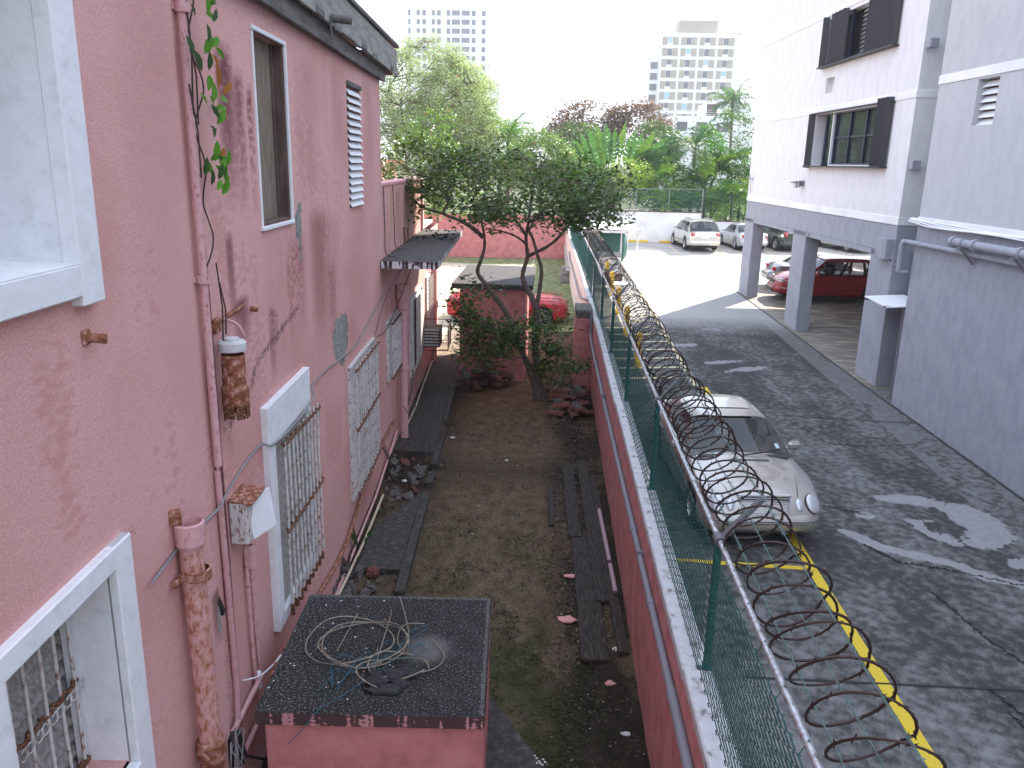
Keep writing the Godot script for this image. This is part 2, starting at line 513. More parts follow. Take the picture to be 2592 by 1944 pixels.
func dirt_texture() -> ImageTexture:
	# alley floor: x -3.3 .. 1.1, z -3 .. -27
	var w := 512
	var hh := 2048
	var a := bytes(noise(0.009, 31, 4), w, hh, 512, 1024)
	var b := bytes(noise(0.03, 32, 4), w, hh)
	var f := bytes(noise(0.16, 33, 3), w, hh)
	var st := srgb_table()
	var o := PackedByteArray()
	o.resize(w * hh * 3)
	for y in hh:
		var z := -3.0 - 24.0 * y / hh
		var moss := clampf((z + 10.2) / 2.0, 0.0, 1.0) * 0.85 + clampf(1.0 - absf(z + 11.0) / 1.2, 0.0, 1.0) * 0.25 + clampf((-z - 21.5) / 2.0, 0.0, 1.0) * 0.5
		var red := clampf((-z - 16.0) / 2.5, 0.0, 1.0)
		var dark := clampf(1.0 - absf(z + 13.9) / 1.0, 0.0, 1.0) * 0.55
		for x in w:
			var i := y * w + x
			var wx := -3.3 + 4.4 * x / w
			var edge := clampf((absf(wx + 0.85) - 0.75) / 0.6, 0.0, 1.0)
			var q := 0.42 + 0.62 * b[i] / 255.0 + 0.75 * (f[i] - 127) / 255.0
			var c := Vector3(0.225, 0.168, 0.112).lerp(Vector3(0.29, 0.168, 0.095), red)
			var mm := moss * clampf((a[i] - 95) / 60.0 + (f[i] - 127) / 160.0, 0.0, 1.0)
			c = c.lerp(Vector3(0.085, 0.098, 0.038), mm)
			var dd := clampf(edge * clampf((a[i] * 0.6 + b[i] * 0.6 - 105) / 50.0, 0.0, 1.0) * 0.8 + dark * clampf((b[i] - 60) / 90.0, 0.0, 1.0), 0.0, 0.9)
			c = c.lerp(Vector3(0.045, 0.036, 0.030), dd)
			if z < -20.5: c = c.lerp(Vector3(0.46, 0.40, 0.32), clampf((-z - 20.5) / 2.0, 0.0, 1.0) * clampf((-1.5 - wx) / 0.4, 0.0, 1.0))  # paler dirt paints in the sunlit ground beside and beyond the shed
			var p := i * 3
			o[p] = st[int(clampf(c.x * q, 0.0, 1.0) * 1024)]
			o[p + 1] = st[int(clampf(c.y * q, 0.0, 1.0) * 1024)]
			o[p + 2] = st[int(clampf(c.z * q, 0.0, 1.0) * 1024)]
	return ImageTexture.create_from_image(Image.create_from_data(w, hh, false, Image.FORMAT_RGB8, o))

func drip_texture() -> ImageTexture:
	# edge of the concrete box lid: pink paint with black runs from the top edge
	var w := 512
	var hh := 64
	var a := bytes(noise(0.03, 41, 3), w, hh, 512, 2)
	var b := bytes(noise(0.05, 42, 3), w, hh)
	var im := Image.create(w, hh, false, Image.FORMAT_RGB8)
	for y in hh:
		for x in w:
			var e := a[y * w + x] * 0.8 + b[y * w + x] * 0.3 + x * 0.13 - y * 0.35
			im.set_pixel(x, y, lin(0.07, 0.035, 0.035) if e > 142.0 else (lin(0.16, 0.07, 0.07) if e > 126.0 else lin(0.52, 0.25, 0.27)))
	return ImageTexture.create_from_image(im)

func lid_texture() -> ImageTexture:
	# top of the concrete box: black mildew, pale lichen grit, one worn grey patch
	var w := 768
	var a := bytes(noise(0.010, 61, 4), w, w)
	var b := bytes(noise(0.09, 62, 4), w, w)
	var f := bytes(noise(0.30, 63, 2), w, w)
	var im := Image.create(w, w, false, Image.FORMAT_RGB8)
	for y in w:
		for x in w:
			var i := y * w + x
			var q := 0.014 + 0.030 * clampf((b[i] - 90) / 110.0, 0.0, 1.0) + 0.016 * a[i] / 255.0
			var u := Vector2((x - 0.70 * w) / (0.115 * w), (y - 0.50 * w) / (0.11 * w))
			if u.length() + (b[i] - 127) / 170.0 < 0.95 and f[i] > 88: q += 0.10
			if b[i] + f[i] * 0.8 > 322.0 - 26.0 * clampf(1.0 - x / (0.5 * w), 0.0, 1.0): q = 0.22 * (0.6 + f[i] / 255.0)
			if y < 10 + b[i] / 16 or x > w - 8 - b[i] / 24: q += 0.05
			im.set_pixel(x, y, lin(q * 1.03, q, q * 0.96))
	return ImageTexture.create_from_image(im)

func runs_texture() -> ImageTexture:
	# edge of the canopy slab: whitewash with dark runs
	var w := 512
	var hh := 32
	var a := bytes(noise(0.10, 46, 4), w, hh, 512, 2)
	var b := bytes(noise(0.06, 47, 3), w, hh)
	var im := Image.create(w, hh, false, Image.FORMAT_RGB8)
	for y in hh:
		for x in w:
			var e := a[y * w + x] * 0.8 + b[y * w + x] * 0.3 - y * 1.1 + 12.0
			im.set_pixel(x, y, lin(0.05, 0.03, 0.03) if e > 140.0 else (lin(0.22, 0.15, 0.16) if e > 122.0 else lin(0.62, 0.60, 0.62)))
	return ImageTexture.create_from_image(im)

func materials() -> void:
	var bumpy := ntex(0.02, [], 5, 512, 4, 3.0)
	var fine := ntex(0.05, [], 6, 512, 3, 2.5)
	var grain := ntex(0.08, [[0.0, Color(0.82, 0.82, 0.82)], [1.0, Color(1, 1, 1)]], 7, 512, 4)
	var wall := mk("pink_stucco", Color.WHITE, 0.9, 0.0, 0.25)
	wall.albedo_texture = wall_texture()
	detail(wall, grain, 1.3)
	var lotm := mk("drive_concrete", Color.WHITE, 0.92, 0.0, 0.25)
	lotm.albedo_texture = lot_texture()
	detail(lotm, ntex(0.14, [[0.25, Color(0.72, 0.72, 0.72)], [0.6, Color(1, 1, 1)]], 8, 512, 4), 1.3)
	var dirt := mk("alley_dirt", Color.WHITE, 0.97, 0.0, 0.15)
	dirt.albedo_texture = dirt_texture()
	detail(dirt, ntex(0.07, [[0.3, Color(0.45, 0.43, 0.4)], [0.55, Color(1, 1, 1)]], 9, 512, 5), 1.7)
	surf("pink_paint", ntex(0.012, [[0.2, lin(0.44, 0.165, 0.165)], [0.5, lin(0.55, 0.21, 0.205)], [0.8, lin(0.60, 0.25, 0.24)]], 14, 512, 6, 0.0, false, 0.6), Vector3.ONE * 0.35, 0.85, fine, 0.25)
	surf("pink_light", ntex(0.012, [[0.2, lin(0.58, 0.29, 0.28)], [0.5, lin(0.64, 0.33, 0.32)], [0.8, lin(0.70, 0.38, 0.36)]], 15, 512, 6), Vector3.ONE * 0.35, 0.85, fine, 0.25)
	surf("pink_pipe", ntex(0.03, [[0.0, lin(0.26, 0.09, 0.06)], [0.26, lin(0.40, 0.17, 0.13)], [0.33, lin(0.60, 0.34, 0.35)], [1.0, lin(0.68, 0.41, 0.42)]], 16, 512, 6, 0.0, false, 0.65), Vector3(1.4, 0.7, 1.4), 0.6, fine, 0.3)
	surf("rust_pipe", ntex(0.02, [[0.1, lin(0.09, 0.032, 0.02)], [0.42, lin(0.21, 0.07, 0.03)], [0.58, lin(0.34, 0.14, 0.085)], [0.75, lin(0.56, 0.33, 0.30)]], 17, 512, 6, 0.0, false, 0.65), Vector3.ONE * 1.3, 0.8, fine, 0.5)
	surf("rust_white", ntex(0.03, [[0.10, lin(0.10, 0.035, 0.02)], [0.24, lin(0.27, 0.12, 0.07)], [0.34, lin(0.48, 0.44, 0.41)], [0.5, lin(0.60, 0.59, 0.58)]], 18, 512, 6, 0.0, false, 0.66), Vector3(1.3, 0.6, 1.3), 0.7, fine, 0.4)
	surf("cap_paint", ntex(0.02, [[0.12, lin(0.22, 0.19, 0.17)], [0.3, lin(0.48, 0.475, 0.48)], [0.6, lin(0.56, 0.565, 0.58)]], 68, 512, 6, 0.0, false, 0.62), Vector3.ONE * 0.6, 0.8, fine, 0.3)
	surf("rust_dark", ntex(0.03, [[0.2, lin(0.055, 0.022, 0.014)], [0.7, lin(0.20, 0.075, 0.03)], [0.8, lin(0.5, 0.42, 0.36)]], 19, 512, 5), Vector3.ONE * 3.0, 0.85, fine, 0.5)
	surf("white_paint", ntex(0.02, [[0.1, lin(0.64, 0.65, 0.665)], [0.35, lin(0.73, 0.74, 0.755)], [0.8, lin(0.77, 0.78, 0.80)]], 20, 512, 6, 0.0, false, 0.6), Vector3.ONE * 0.5, 0.75, fine, 0.25)
	surf("white_wall", ntex(0.01, [[0.2, lin(0.70, 0.70, 0.70)], [0.6, lin(0.80, 0.80, 0.80)]], 25, 256, 5), Vector3.ONE * 0.2, 0.85)
	surf("gray_wall", ntex(0.012, [[0.15, lin(0.265, 0.275, 0.315)], [0.45, lin(0.30, 0.31, 0.352)], [0.8, lin(0.325, 0.335, 0.375)]], 26, 512, 6, 0.0, false, 0.6), Vector3(0.5, 0.2, 0.5), 0.85, fine, 0.2)
	surf("block_wall", ntex(0.012, [[0.2, lin(0.45, 0.455, 0.475)], [0.7, lin(0.49, 0.495, 0.51)]], 66, 512, 6), Vector3(0.5, 0.2, 0.5), 0.85, fine, 0.2)
	surf("pink_bounce_lit", ntex(0.012, [[0.2, lin(0.68, 0.50, 0.44)], [0.7, lin(0.78, 0.62, 0.55)]], 67, 512, 6), Vector3.ONE * 0.35, 0.85)  # lighter copy of pink_paint with bounced sunlight put into the colour
	surf("pale_wall", ntex(0.012, [[0.2, lin(0.64, 0.64, 0.65)], [0.7, lin(0.70, 0.70, 0.71)]], 27, 512, 6), Vector3(0.5, 0.2, 0.5), 0.85, fine, 0.2)
	surf("slab_black", ntex(0.055, [[0.1, lin(0.009, 0.0085, 0.008)], [0.40, lin(0.022, 0.021, 0.020)], [0.56, lin(0.045, 0.043, 0.040)], [0.68, lin(0.10, 0.095, 0.088)], [0.78, lin(0.24, 0.225, 0.21)]], 28, 1024, 5, 0.0, false, 0.7), Vector3.ONE * 0.6, 0.95, bumpy, 0.9)
	surf("slab_grey", ntex(0.05, [[0.1, lin(0.035, 0.033, 0.033)], [0.5, lin(0.062, 0.059, 0.058)], [0.72, lin(0.12, 0.115, 0.115)], [0.9, lin(0.24, 0.23, 0.24)]], 29, 1024, 6, 0.0, false, 0.6), Vector3(0.35, 0.35, 0.2), 0.95, bumpy, 0.6)
	surf("walk_concrete", ntex(0.03, [[0.15, lin(0.034, 0.030, 0.027)], [0.6, lin(0.060, 0.054, 0.048)], [0.9, lin(0.12, 0.105, 0.09)]], 30, 512, 6, 0.0, false, 0.66), Vector3.ONE * 0.5, 0.95, bumpy, 0.6)
	surf("rubble", ntex(0.03, [[0.15, lin(0.06, 0.055, 0.05)], [0.6, lin(0.13, 0.12, 0.108)], [0.9, lin(0.24, 0.22, 0.20)]], 34, 256, 5, 0.0, false, 0.62), Vector3.ONE * 1.2, 0.95, bumpy, 0.8)
	surf("concrete", ntex(0.02, [[0.15, lin(0.17, 0.165, 0.155)], [0.9, lin(0.33, 0.32, 0.30)]], 35, 512, 6), Vector3.ONE * 0.5, 0.95, bumpy, 0.4)
	surf("lot_far", ntex(0.01, [[0.1, lin(0.30, 0.27, 0.24)], [0.8, lin(0.42, 0.40, 0.37)]], 36, 512, 6), Vector3.ONE * 0.15, 0.9)
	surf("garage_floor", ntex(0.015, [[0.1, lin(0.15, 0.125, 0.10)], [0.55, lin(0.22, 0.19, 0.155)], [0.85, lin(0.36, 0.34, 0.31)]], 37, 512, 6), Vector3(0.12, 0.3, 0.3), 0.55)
	surf("yard_grass", ntex(0.02, [[0.2, lin(0.36, 0.34, 0.22)], [0.5, lin(0.45, 0.42, 0.30)], [0.8, lin(0.54, 0.50, 0.39)]], 38, 512, 6, 0.0, false, 0.6), Vector3.ONE * 0.06, 0.97)
	surf("yard_shade_green", ntex(0.03, [[0.2, lin(0.085, 0.105, 0.035)], [0.5, lin(0.15, 0.175, 0.07)], [0.8, lin(0.26, 0.26, 0.14)]], 69, 512, 6, 0.0, false, 0.62), Vector3.ONE * 0.13, 0.97, bumpy, 0.5)  # green yard floor with the wall shadows painted into its colour
	surf("far_ground", ntex(0.01, [[0.2, lin(0.07, 0.10, 0.04)], [0.8, lin(0.16, 0.15, 0.10)]], 39, 256, 5), Vector3.ONE * 0.05, 0.97)
	surf("tile_clay", ntex(0.03, [[0.1, lin(0.07, 0.026, 0.022)], [0.5, lin(0.15, 0.055, 0.042)], [0.9, lin(0.25, 0.11, 0.08)]], 40, 256, 5, 0.0, false, 0.62), Vector3.ONE * 1.2, 0.9, bumpy, 0.6)
	surf("old_wood", ntex(0.02, [[0.1, lin(0.022, 0.018, 0.015)], [0.6, lin(0.045, 0.038, 0.032)], [0.9, lin(0.085, 0.072, 0.06)]], 43, 512, 5), Vector3(3.0, 3.0, 0.35), 0.95, bumpy, 0.6)
	surf("fascia_wood", ntex(0.02, [[0.1, lin(0.17, 0.165, 0.15)], [0.5, lin(0.27, 0.262, 0.24)], [0.9, lin(0.36, 0.35, 0.325)]], 44, 512, 6, 0.0, false, 0.6), Vector3(0.9, 0.9, 0.15), 0.92, bumpy, 0.4)
	surf("rust_pink", ntex(0.025, [[0.1, lin(0.20, 0.06, 0.03)], [0.36, lin(0.38, 0.15, 0.09)], [0.5, lin(0.55, 0.29, 0.26)], [0.8, lin(0.64, 0.37, 0.37)]], 71, 512, 6, 0.0, false, 0.66), Vector3(1.6, 0.7, 1.6), 0.65, fine, 0.3)
	surf("fascia_dark", ntex(0.02, [[0.1, lin(0.085, 0.08, 0.075)], [0.5, lin(0.14, 0.135, 0.125)], [0.9, lin(0.20, 0.195, 0.18)]], 45, 512, 6, 0.0, false, 0.6), Vector3(0.9, 0.9, 0.15), 0.92, bumpy, 0.4)
	surf("plywood", ntex(0.02, [[0.1, lin(0.13, 0.105, 0.075)], [0.5, lin(0.20, 0.165, 0.12)], [0.9, lin(0.27, 0.23, 0.18)]], 46, 512, 5), Vector3(2.0, 0.22, 2.0), 0.9, fine, 0.3)
	surf("jamb_wood", ntex(0.02, [[0.1, lin(0.08, 0.05, 0.04)], [0.9, lin(0.16, 0.11, 0.09)]], 47, 256, 5), Vector3(2.0, 0.4, 2.0), 0.9)
	surf("jalousie", ntex(0.03, [[0.1, lin(0.16, 0.145, 0.13)], [0.5, lin(0.30, 0.28, 0.26)], [0.8, lin(0.42, 0.40, 0.385)]], 48, 512, 5), Vector3.ONE * 1.6, 0.6)
	surf("bark", ntex(0.02, [[0.1, lin(0.05, 0.035, 0.028)], [0.5, lin(0.12, 0.085, 0.07)], [0.9, lin(0.22, 0.17, 0.145)]], 49, 512, 5), Vector3(3.0, 1.0, 3.0), 0.95, bumpy, 0.8)
	surf("red_car_wreck", ntex(0.015, [[0.12, lin(0.16, 0.05, 0.035)], [0.32, lin(0.30, 0.018, 0.028)], [0.75, lin(0.36, 0.025, 0.038)], [0.92, lin(0.45, 0.14, 0.13)]], 50, 512, 6, 0.0, false, 0.62), Vector3.ONE * 0.5, 0.28)
	mk("green_vinyl", lin(0.010, 0.105, 0.09), 0.5)
	mk("green_post", lin(0.012, 0.085, 0.075), 0.55)
	surf("galvanised", ntex(0.03, [[0.1, lin(0.16, 0.11, 0.085)], [0.35, lin(0.36, 0.36, 0.37)], [0.9, lin(0.52, 0.53, 0.55)]], 51, 256, 5), Vector3.ONE * 2.0, 0.4, null, 0.6, 0.6)
	M.galvanised.metallic = 0.55
	mk("razor", lin(0.045, 0.024, 0.022), 0.5, 0.4)
	mk("razor_old", lin(0.30, 0.25, 0.19), 0.5, 0.5)
	mk("conduit_grey", lin(0.20, 0.20, 0.225), 0.6)
	mk("grey_arm", lin(0.12, 0.12, 0.13), 0.6)
	mk("cable_grey", lin(0.24, 0.23, 0.235), 0.7)
	mk("cable_dark", lin(0.05, 0.03, 0.03), 0.8)
	mk("black", lin(0.012, 0.012, 0.013), 0.7)
	mk("dark_metal", lin(0.035, 0.035, 0.038), 0.5, 0.2)
	mk("void", lin(0.01, 0.009, 0.009), 0.9)
	mk("cream", lin(0.52, 0.42, 0.30), 0.7)
	mk("pale_pink_pvc", lin(0.40, 0.27, 0.30), 0.6)
	mk("blue_string", lin(0.02, 0.10, 0.14), 0.8)
	mk("rag", lin(0.035, 0.035, 0.038), 0.95)
	mk("litter_white", lin(0.65, 0.63, 0.62), 0.9)
	mk("litter_pink", lin(0.62, 0.30, 0.28), 0.9)
	mk("yellow_paint", lin(0.62, 0.45, 0.03), 0.85)
	mk("stripe_paint", lin(0.55, 0.48, 0.30), 0.85)
	mk("yellow_bollard", lin(0.70, 0.46, 0.03), 0.6)
	mk("joint", lin(0.03, 0.03, 0.028), 0.95)
	mk("rubber", lin(0.018, 0.018, 0.018), 0.85)
	mk("alloy", lin(0.45, 0.45, 0.46), 0.3, 0.8)
	mk("chrome", lin(0.70, 0.71, 0.73), 0.12, 1.0)
	mk("plastic_black", lin(0.02, 0.02, 0.022), 0.5)
	mk("plastic_grey", lin(0.06, 0.06, 0.063), 0.6)
	mk("seat_grey", lin(0.06, 0.058, 0.055), 0.85)
	mk("plate", lin(0.75, 0.75, 0.74), 0.5)
	mk("sticker", lin(0.45, 0.60, 0.62), 0.5)
	for q in [["paint_silver", 0.40, 0.38, 0.35, 0.55], ["paint_silver2", 0.60, 0.59, 0.56, 0.5], ["paint_silver3", 0.62, 0.63, 0.66, 0.45], ["paint_dark", 0.012, 0.022, 0.020, 0.15], ["paint_red", 0.24, 0.004, 0.006, 0.2], ["paint_gray", 0.16, 0.165, 0.18, 0.55]]:
		var p := mk(q[0], lin(q[1], q[2], q[3]), 0.32, q[4])
		p.clearcoat_enabled = true; p.clearcoat = 0.9; p.clearcoat_roughness = 0.06
	var gl := mk("car_glass", lin(0.012, 0.016, 0.018, 0.62), 0.03)
	gl.transparency = BaseMaterial3D.TRANSPARENCY_ALPHA
	gl = mk("lamp_glass", lin(0.85, 0.87, 0.9, 0.25), 0.03)
	gl.transparency = BaseMaterial3D.TRANSPARENCY_ALPHA
	gl = mk("window_glass", lin(0.04, 0.05, 0.055, 0.75), 0.03)
	gl.transparency = BaseMaterial3D.TRANSPARENCY_ALPHA
	mk("tail_red", lin(0.45, 0.012, 0.02), 0.15)
	mk("lamp_bowl", lin(0.55, 0.56, 0.58), 0.2, 0.7)
	mk("shutter_dark", lin(0.022, 0.022, 0.025), 0.55)
	mk("frame_navy", lin(0.012, 0.014, 0.035), 0.45)
	mk("tank_green", lin(0.03, 0.12, 0.105), 0.45)
	mk("tower_window", lin(0.10, 0.11, 0.13), 0.25)
	mk("tower_blue", lin(0.30, 0.48, 0.56), 0.3)
	mk("tower_tan", lin(0.36, 0.32, 0.26), 0.9)
	mk("tower_white", lin(0.78, 0.78, 0.78), 0.9)
	mk("roof_tile_red", lin(0.25, 0.08, 0.05), 0.9)
	mk("flower", lin(0.6, 0.03, 0.12), 0.8)
	var lf := mk("leaf", Color.WHITE, 0.42)
	lf.vertex_color_use_as_albedo = true
	lf.backlight_enabled = true; lf.backlight = Color(0.82, 0.82, 0.82)
	lf.metallic_specular = 0.55
	var lf2 := mk("leaf_soft", Color.WHITE, 0.6)
	lf2.vertex_color_use_as_albedo = true
	lf2.backlight_enabled = true; lf2.backlight = Color(1, 1, 1)
	for q in [["leaf_vine", 0.07, 0.20, 0.012], ["leaf_vine_dark", 0.022, 0.05, 0.015], ["leaf_dry", 0.26, 0.10, 0.02], ["frond_light", 0.15, 0.27, 0.015], ["frond_mid", 0.055, 0.13, 0.015], ["frond_dark", 0.025, 0.065, 0.014], ["banana_leaf", 0.030, 0.075, 0.018], ["banana_light", 0.07, 0.14, 0.02]]:
		var p := mk(q[0], lin(q[1], q[2], q[3]), 0.6, 0.0, 0.3)
		var mx: float = maxf(q[1], q[2])
		p.backlight_enabled = true; p.backlight = lin(0.15 * q[1] / mx, 0.15 * q[2] / mx, 0.15 * q[3] / mx)

# ---------------------------------------------------------------- the place
func _ready() -> void:
	R.seed = 7
	var cam := Camera3D.new()
	cam.name = "camera"
	cam.transform = Transform3D(Basis(Vector3(0.99846439, 0.02200105, -0.05084101), Vector3(-0.0346155, 0.96430647, -0.26251628), Vector3(0.04325068, 0.26387305, 0.96358725)), Vector3(0, 5.5, 0))
	cam.fov = 50.73
	cam.near = 0.1
	cam.far = 2000.0
	add_child(cam)
	var env := Environment.new()
	var sky := ProceduralSkyMaterial.new()
	sky.sky_top_color = Color(0.80, 0.85, 0.95)
	sky.sky_horizon_color = Color(0.93, 0.95, 1.0)
	sky.sky_curve = 0.16
	sky.sky_energy_multiplier = 1.0
	sky.ground_bottom_color = Color(0.35, 0.34, 0.32)
	sky.ground_horizon_color = Color(0.75, 0.76, 0.78)
	sky.sun_angle_max = 40.0
	sky.sun_curve = 0.12
	env.background_mode = Environment.BG_SKY
	env.sky = Sky.new()
	env.sky.sky_material = sky
	env.tonemap_mode = Environment.TONE_MAPPER_LINEAR
	env.tonemap_exposure = 2.8
	env.fog_enabled = true
	env.fog_density = 0.0007
	env.fog_light_color = Color(0.97, 0.98, 1.0)
	env.sdfgi_enabled = true; env.ssao_enabled = true; env.ssil_enabled = true
	var we := WorldEnvironment.new()
	we.name = "environment"
	we.environment = env
	add_child(we)
	var sun := DirectionalLight3D.new()
	sun.name = "sun"
	sun.light_energy = 1.6
	sun.light_color = Color(1.0, 0.965, 0.90)
	sun.light_angular_distance = 0.5
	sun.shadow_enabled = true
	add_child(sun)
	sun.look_at_from_position(Vector3.ZERO, -Vector3(0.58 * 0.83, 0.56, -0.81 * 0.83), Vector3.UP)
	materials()
	setting()
	house()
	house_fittings()
	apartment()
	boundary()
	alley_things()
	vehicles()
	lot_things()
	far_things()
	vegetation()

func setting() -> void:
	var g := MB.new()
	for q in [[-1000.0, 1.15, 1000.0, -49.3, -0.06, -0.06], [1.15, 1000.0, 1000.0, -11.0, -0.06, -0.06], [1.15, 1000.0, -11.0, -49.3, -0.06, 0.90], [-1000.0, 1000.0, -49.3, -1000.0, 0.90, 0.90]]:
		g.quad(Vector3(q[0], q[4], q[2]), Vector3(q[1], q[4], q[2]), Vector3(q[1], q[5], q[3]), Vector3(q[0], q[5], q[3]))
	struct("ground", g, M.far_ground)
	var d := MB.new()
	# the alley floor is gently uneven; flat along the walls
	var bump := noise(0.35, 77, 3)
	var rows := []
	for i in 97:
		var z := -3.0 - 24.0 * i / 96.0
		var row := []
		for j in 19:
			var x := -3.3 + 4.4 * j / 18.0
			row.append(Vector3(x, bump.get_noise_2d(x * 3.0, z * 3.0) * 0.05 + 0.012 + 0.05 * clampf((x - 0.6) / 0.45, 0, 1) + 0.06 * clampf((-x - 2.3) / 0.5, 0, 1), z))
		rows.append(row)
	d.grid(rows)
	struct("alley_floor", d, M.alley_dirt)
	var y := MB.new()
	y.quad(Vector3(-40, -0.02, 3), Vector3(-2.0, -0.02, 3), Vector3(-2.0, -0.02, -49.3), Vector3(-40, -0.02, -49.3))
	y.quad(Vector3(-2.0, -0.02, -26.6), Vector3(1.1, -0.02, -26.6), Vector3(1.1, -0.02, -49.3), Vector3(-2.0, -0.02, -49.3))
	struct("yard_ground", y, M.yard_grass)
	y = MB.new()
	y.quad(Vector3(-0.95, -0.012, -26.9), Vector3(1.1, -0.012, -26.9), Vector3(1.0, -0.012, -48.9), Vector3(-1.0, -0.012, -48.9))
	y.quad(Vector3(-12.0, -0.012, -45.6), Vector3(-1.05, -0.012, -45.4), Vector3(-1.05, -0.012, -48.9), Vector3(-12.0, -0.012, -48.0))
	struct("yard_shade_ground", y, M.yard_shade_green)  # darker green sheets laid in the shape of the wall shadows
	# the drive: textured sheet near, plain concrete beyond
	var l := MB.new()
	var zs := [2.0, -11.0, -20.0, -30.0, -38.0]
	for i in 4:
		var a: float = zs[i]
		var b: float = zs[i + 1]
		l.quad(Vector3(1.2, lot_y(a), a), Vector3(9.2, lot_y(a), a), Vector3(9.2, lot_y(b), b), Vector3(1.2, lot_y(b), b), Vector2(0, (2 - a) / 40.0), Vector2(1, (2 - a) / 40.0), Vector2(1, (2 - b) / 40.0), Vector2(0, (2 - b) / 40.0))
	struct("drive_pavement", l, M.drive_concrete)
	var p := MB.new()
	p.quad(Vector3(0.7, lot_y(-38), -38), Vector3(40, lot_y(-38), -38), Vector3(40, 0.974, -50.6), Vector3(0.7, 0.974, -50.6))
	struct("car_park_pavement", p, M.lot_far)
	var u := MB.new()
	u.quad(Vector3(9.2, lot_y(-11), -11), Vector3(40, lot_y(-11), -11), Vector3(40, lot_y(-38), -38), Vector3(9.2, lot_y(-38), -38))
	struct("garage_floor", u, M.garage_floor)
	# strip of paving between the drive's gutter and the columns
	var s := MB.new()
	s.quad(Vector3(8.02, lot_y(-20) + 0.006, -20), Vector3(9.2, lot_y(-20) + 0.006, -20), Vector3(9.2, lot_y(-37.5) + 0.006, -37.5), Vector3(7.62, lot_y(-37.5) + 0.006, -37.5))
	struct("garage_apron", s, M.garage_floor)
	# joints in the concrete
	var j := MB.new()
	for q in [[2.3, -8.0, 8.5, -8.02, 0.03], [5.3, -17.6, 8.2, -17.35, 0.03], [3.7, -26.1, 8.0, -26.4, 0.02], [8.04, -19.9, 7.66, -33.6, 0.05], [8.04, -19.9, 8.17, -16.5, 0.05], [8.17, -16.5, 8.36, -11.2, 0.05]]:
		var a := Vector3(q[0], 0, q[1])
		var b := Vector3(q[2], 0, q[3])
		var sd: Vector3 = (b - a).cross(Vector3.UP).normalized() * q[4] * 0.5
		var n := 10
		for i in n:
			var c := a.lerp(b, float(i) / n)
			var e := a.lerp(b, float(i + 1) / n)
			c.y = lot_y(c.z) + 0.011; e.y = lot_y(e.z) + 0.011
			j.qo(c - sd, c + sd, e + sd, e - sd, c - Vector3.UP * 5)
	struct("pavement_joint", j, M.joint)
	# yellow and cream bay lines
	var yl := MB.new()
	var line := func(mb: MB, a: Vector3, b: Vector3, w: float) -> void:
		var sd := (b - a).cross(Vector3.UP).normalized() * w * 0.5
		for i in 6:
			var c := a.lerp(b, i / 6.0)
			var e := a.lerp(b, (i + 1) / 6.0)
			c.y = lot_y(c.z) + 0.008; e.y = lot_y(e.z) + 0.008
			mb.qo(c - sd, c + sd, e + sd, e - sd, c - Vector3.UP * 5)
	line.call(yl, Vector3(3.80, 0, 1.5), Vector3(3.86, 0, -10.58), 0.15)
	line.call(yl, Vector3(3.86, 0, -10.584), Vector3(3.90, 0, -19.6), 0.15)
	line.call(yl, Vector3(1.25, 0, -10.77), Vector3(3.78, 0, -10.66), 0.11)
	struct("bay_line", yl, M.yellow_paint)
	var sl := MB.new()
	for i in 14:
		var z := -20.3 - i * 0.98
		line.call(sl, Vector3(1.25, 0, z + 0.25), Vector3(3.62, 0, z - 0.15), 0.16)
	line.call(sl, Vector3(3.70, 0, -19.7), Vector3(3.66, 0, -34.0), 0.14)
	struct("hatched_line", sl, M.stripe_paint)
	var fl := MB.new()
	for q in [[6.95, -49.3, 6.95, -45.1], [9.6, -49.3, 9.6, -45.1], [12.2, -49.3, 12.2, -45.1], [14.8, -49.3, 14.8, -45.1]]: line.call(fl, Vector3(q[0], 0, q[1]), Vector3(q[2], 0, q[3]), 0.12)
	for q in [-25.0, -27.4, -29.8]: line.call(fl, Vector3(8.9, 0, q), Vector3(14, 0, q), 0.1)
	struct("parking_line", fl, M.stripe_paint)
	# walkway slabs along the house, with broken gaps
	var q := MB.new()
	var edge := func(z: float) -> float: return -1.88 - (-z - 9.36) * 0.046
	for r in [[-9.92, -11.75], [-14.6, -16.55], [-16.57, -18.4], [-18.42, -20.4], [-20.42, -22.6]]:
		var x0: float = HT.origin.x + 0.0489 * r[0] + (0.14 if r[0] > -12 else 0.02)
		var x1: float = edge.call(r[0])
		var x2: float = edge.call(r[1])
		if r[0] < -16.56:
			x1 += 0.08; x2 += 0.08
		var t := 0.10
		var a := [Vector3(x0, t, r[0]), Vector3(x1, t, r[0]), Vector3(x2, t, r[1]), Vector3(x0 - 0.09, t, r[1])]
		if r[0] > -12:   # near slab is broken off obliquely
			a[2] = Vector3(x2, t, -12.75); a[3] = Vector3(x0 + 0.02, t, -11.3)
		var m := Vector3(0, -0.14, 0)
		q.quad(a[0], a[1], a[2], a[3])
		for i in 4: q.qo(a[i], a[(i + 1) % 4], a[(i + 1) % 4] + m, a[i] + m, (a[0] + a[2]) * 0.5 - Vector3(0, 0.07, 0))
	var wk := struct("path", q, M.walk_concrete)
	# kerb pieces that edge the walk
	for r in [[-9.3, -9.95], [-9.96, -12.6], [-13.0, -13.5], [-13.9, -16.1]]:
		var b := MB.new()
		b.bar(Vector3(edge.call(r[0]) + 0.06, 0.06, r[0]), Vector3(edge.call(r[1]) + 0.06, 0.06, r[1]), 0.13, 0.15, Vector3.UP, 0.012)
		part(wk, "kerb", b, M.walk_concrete)

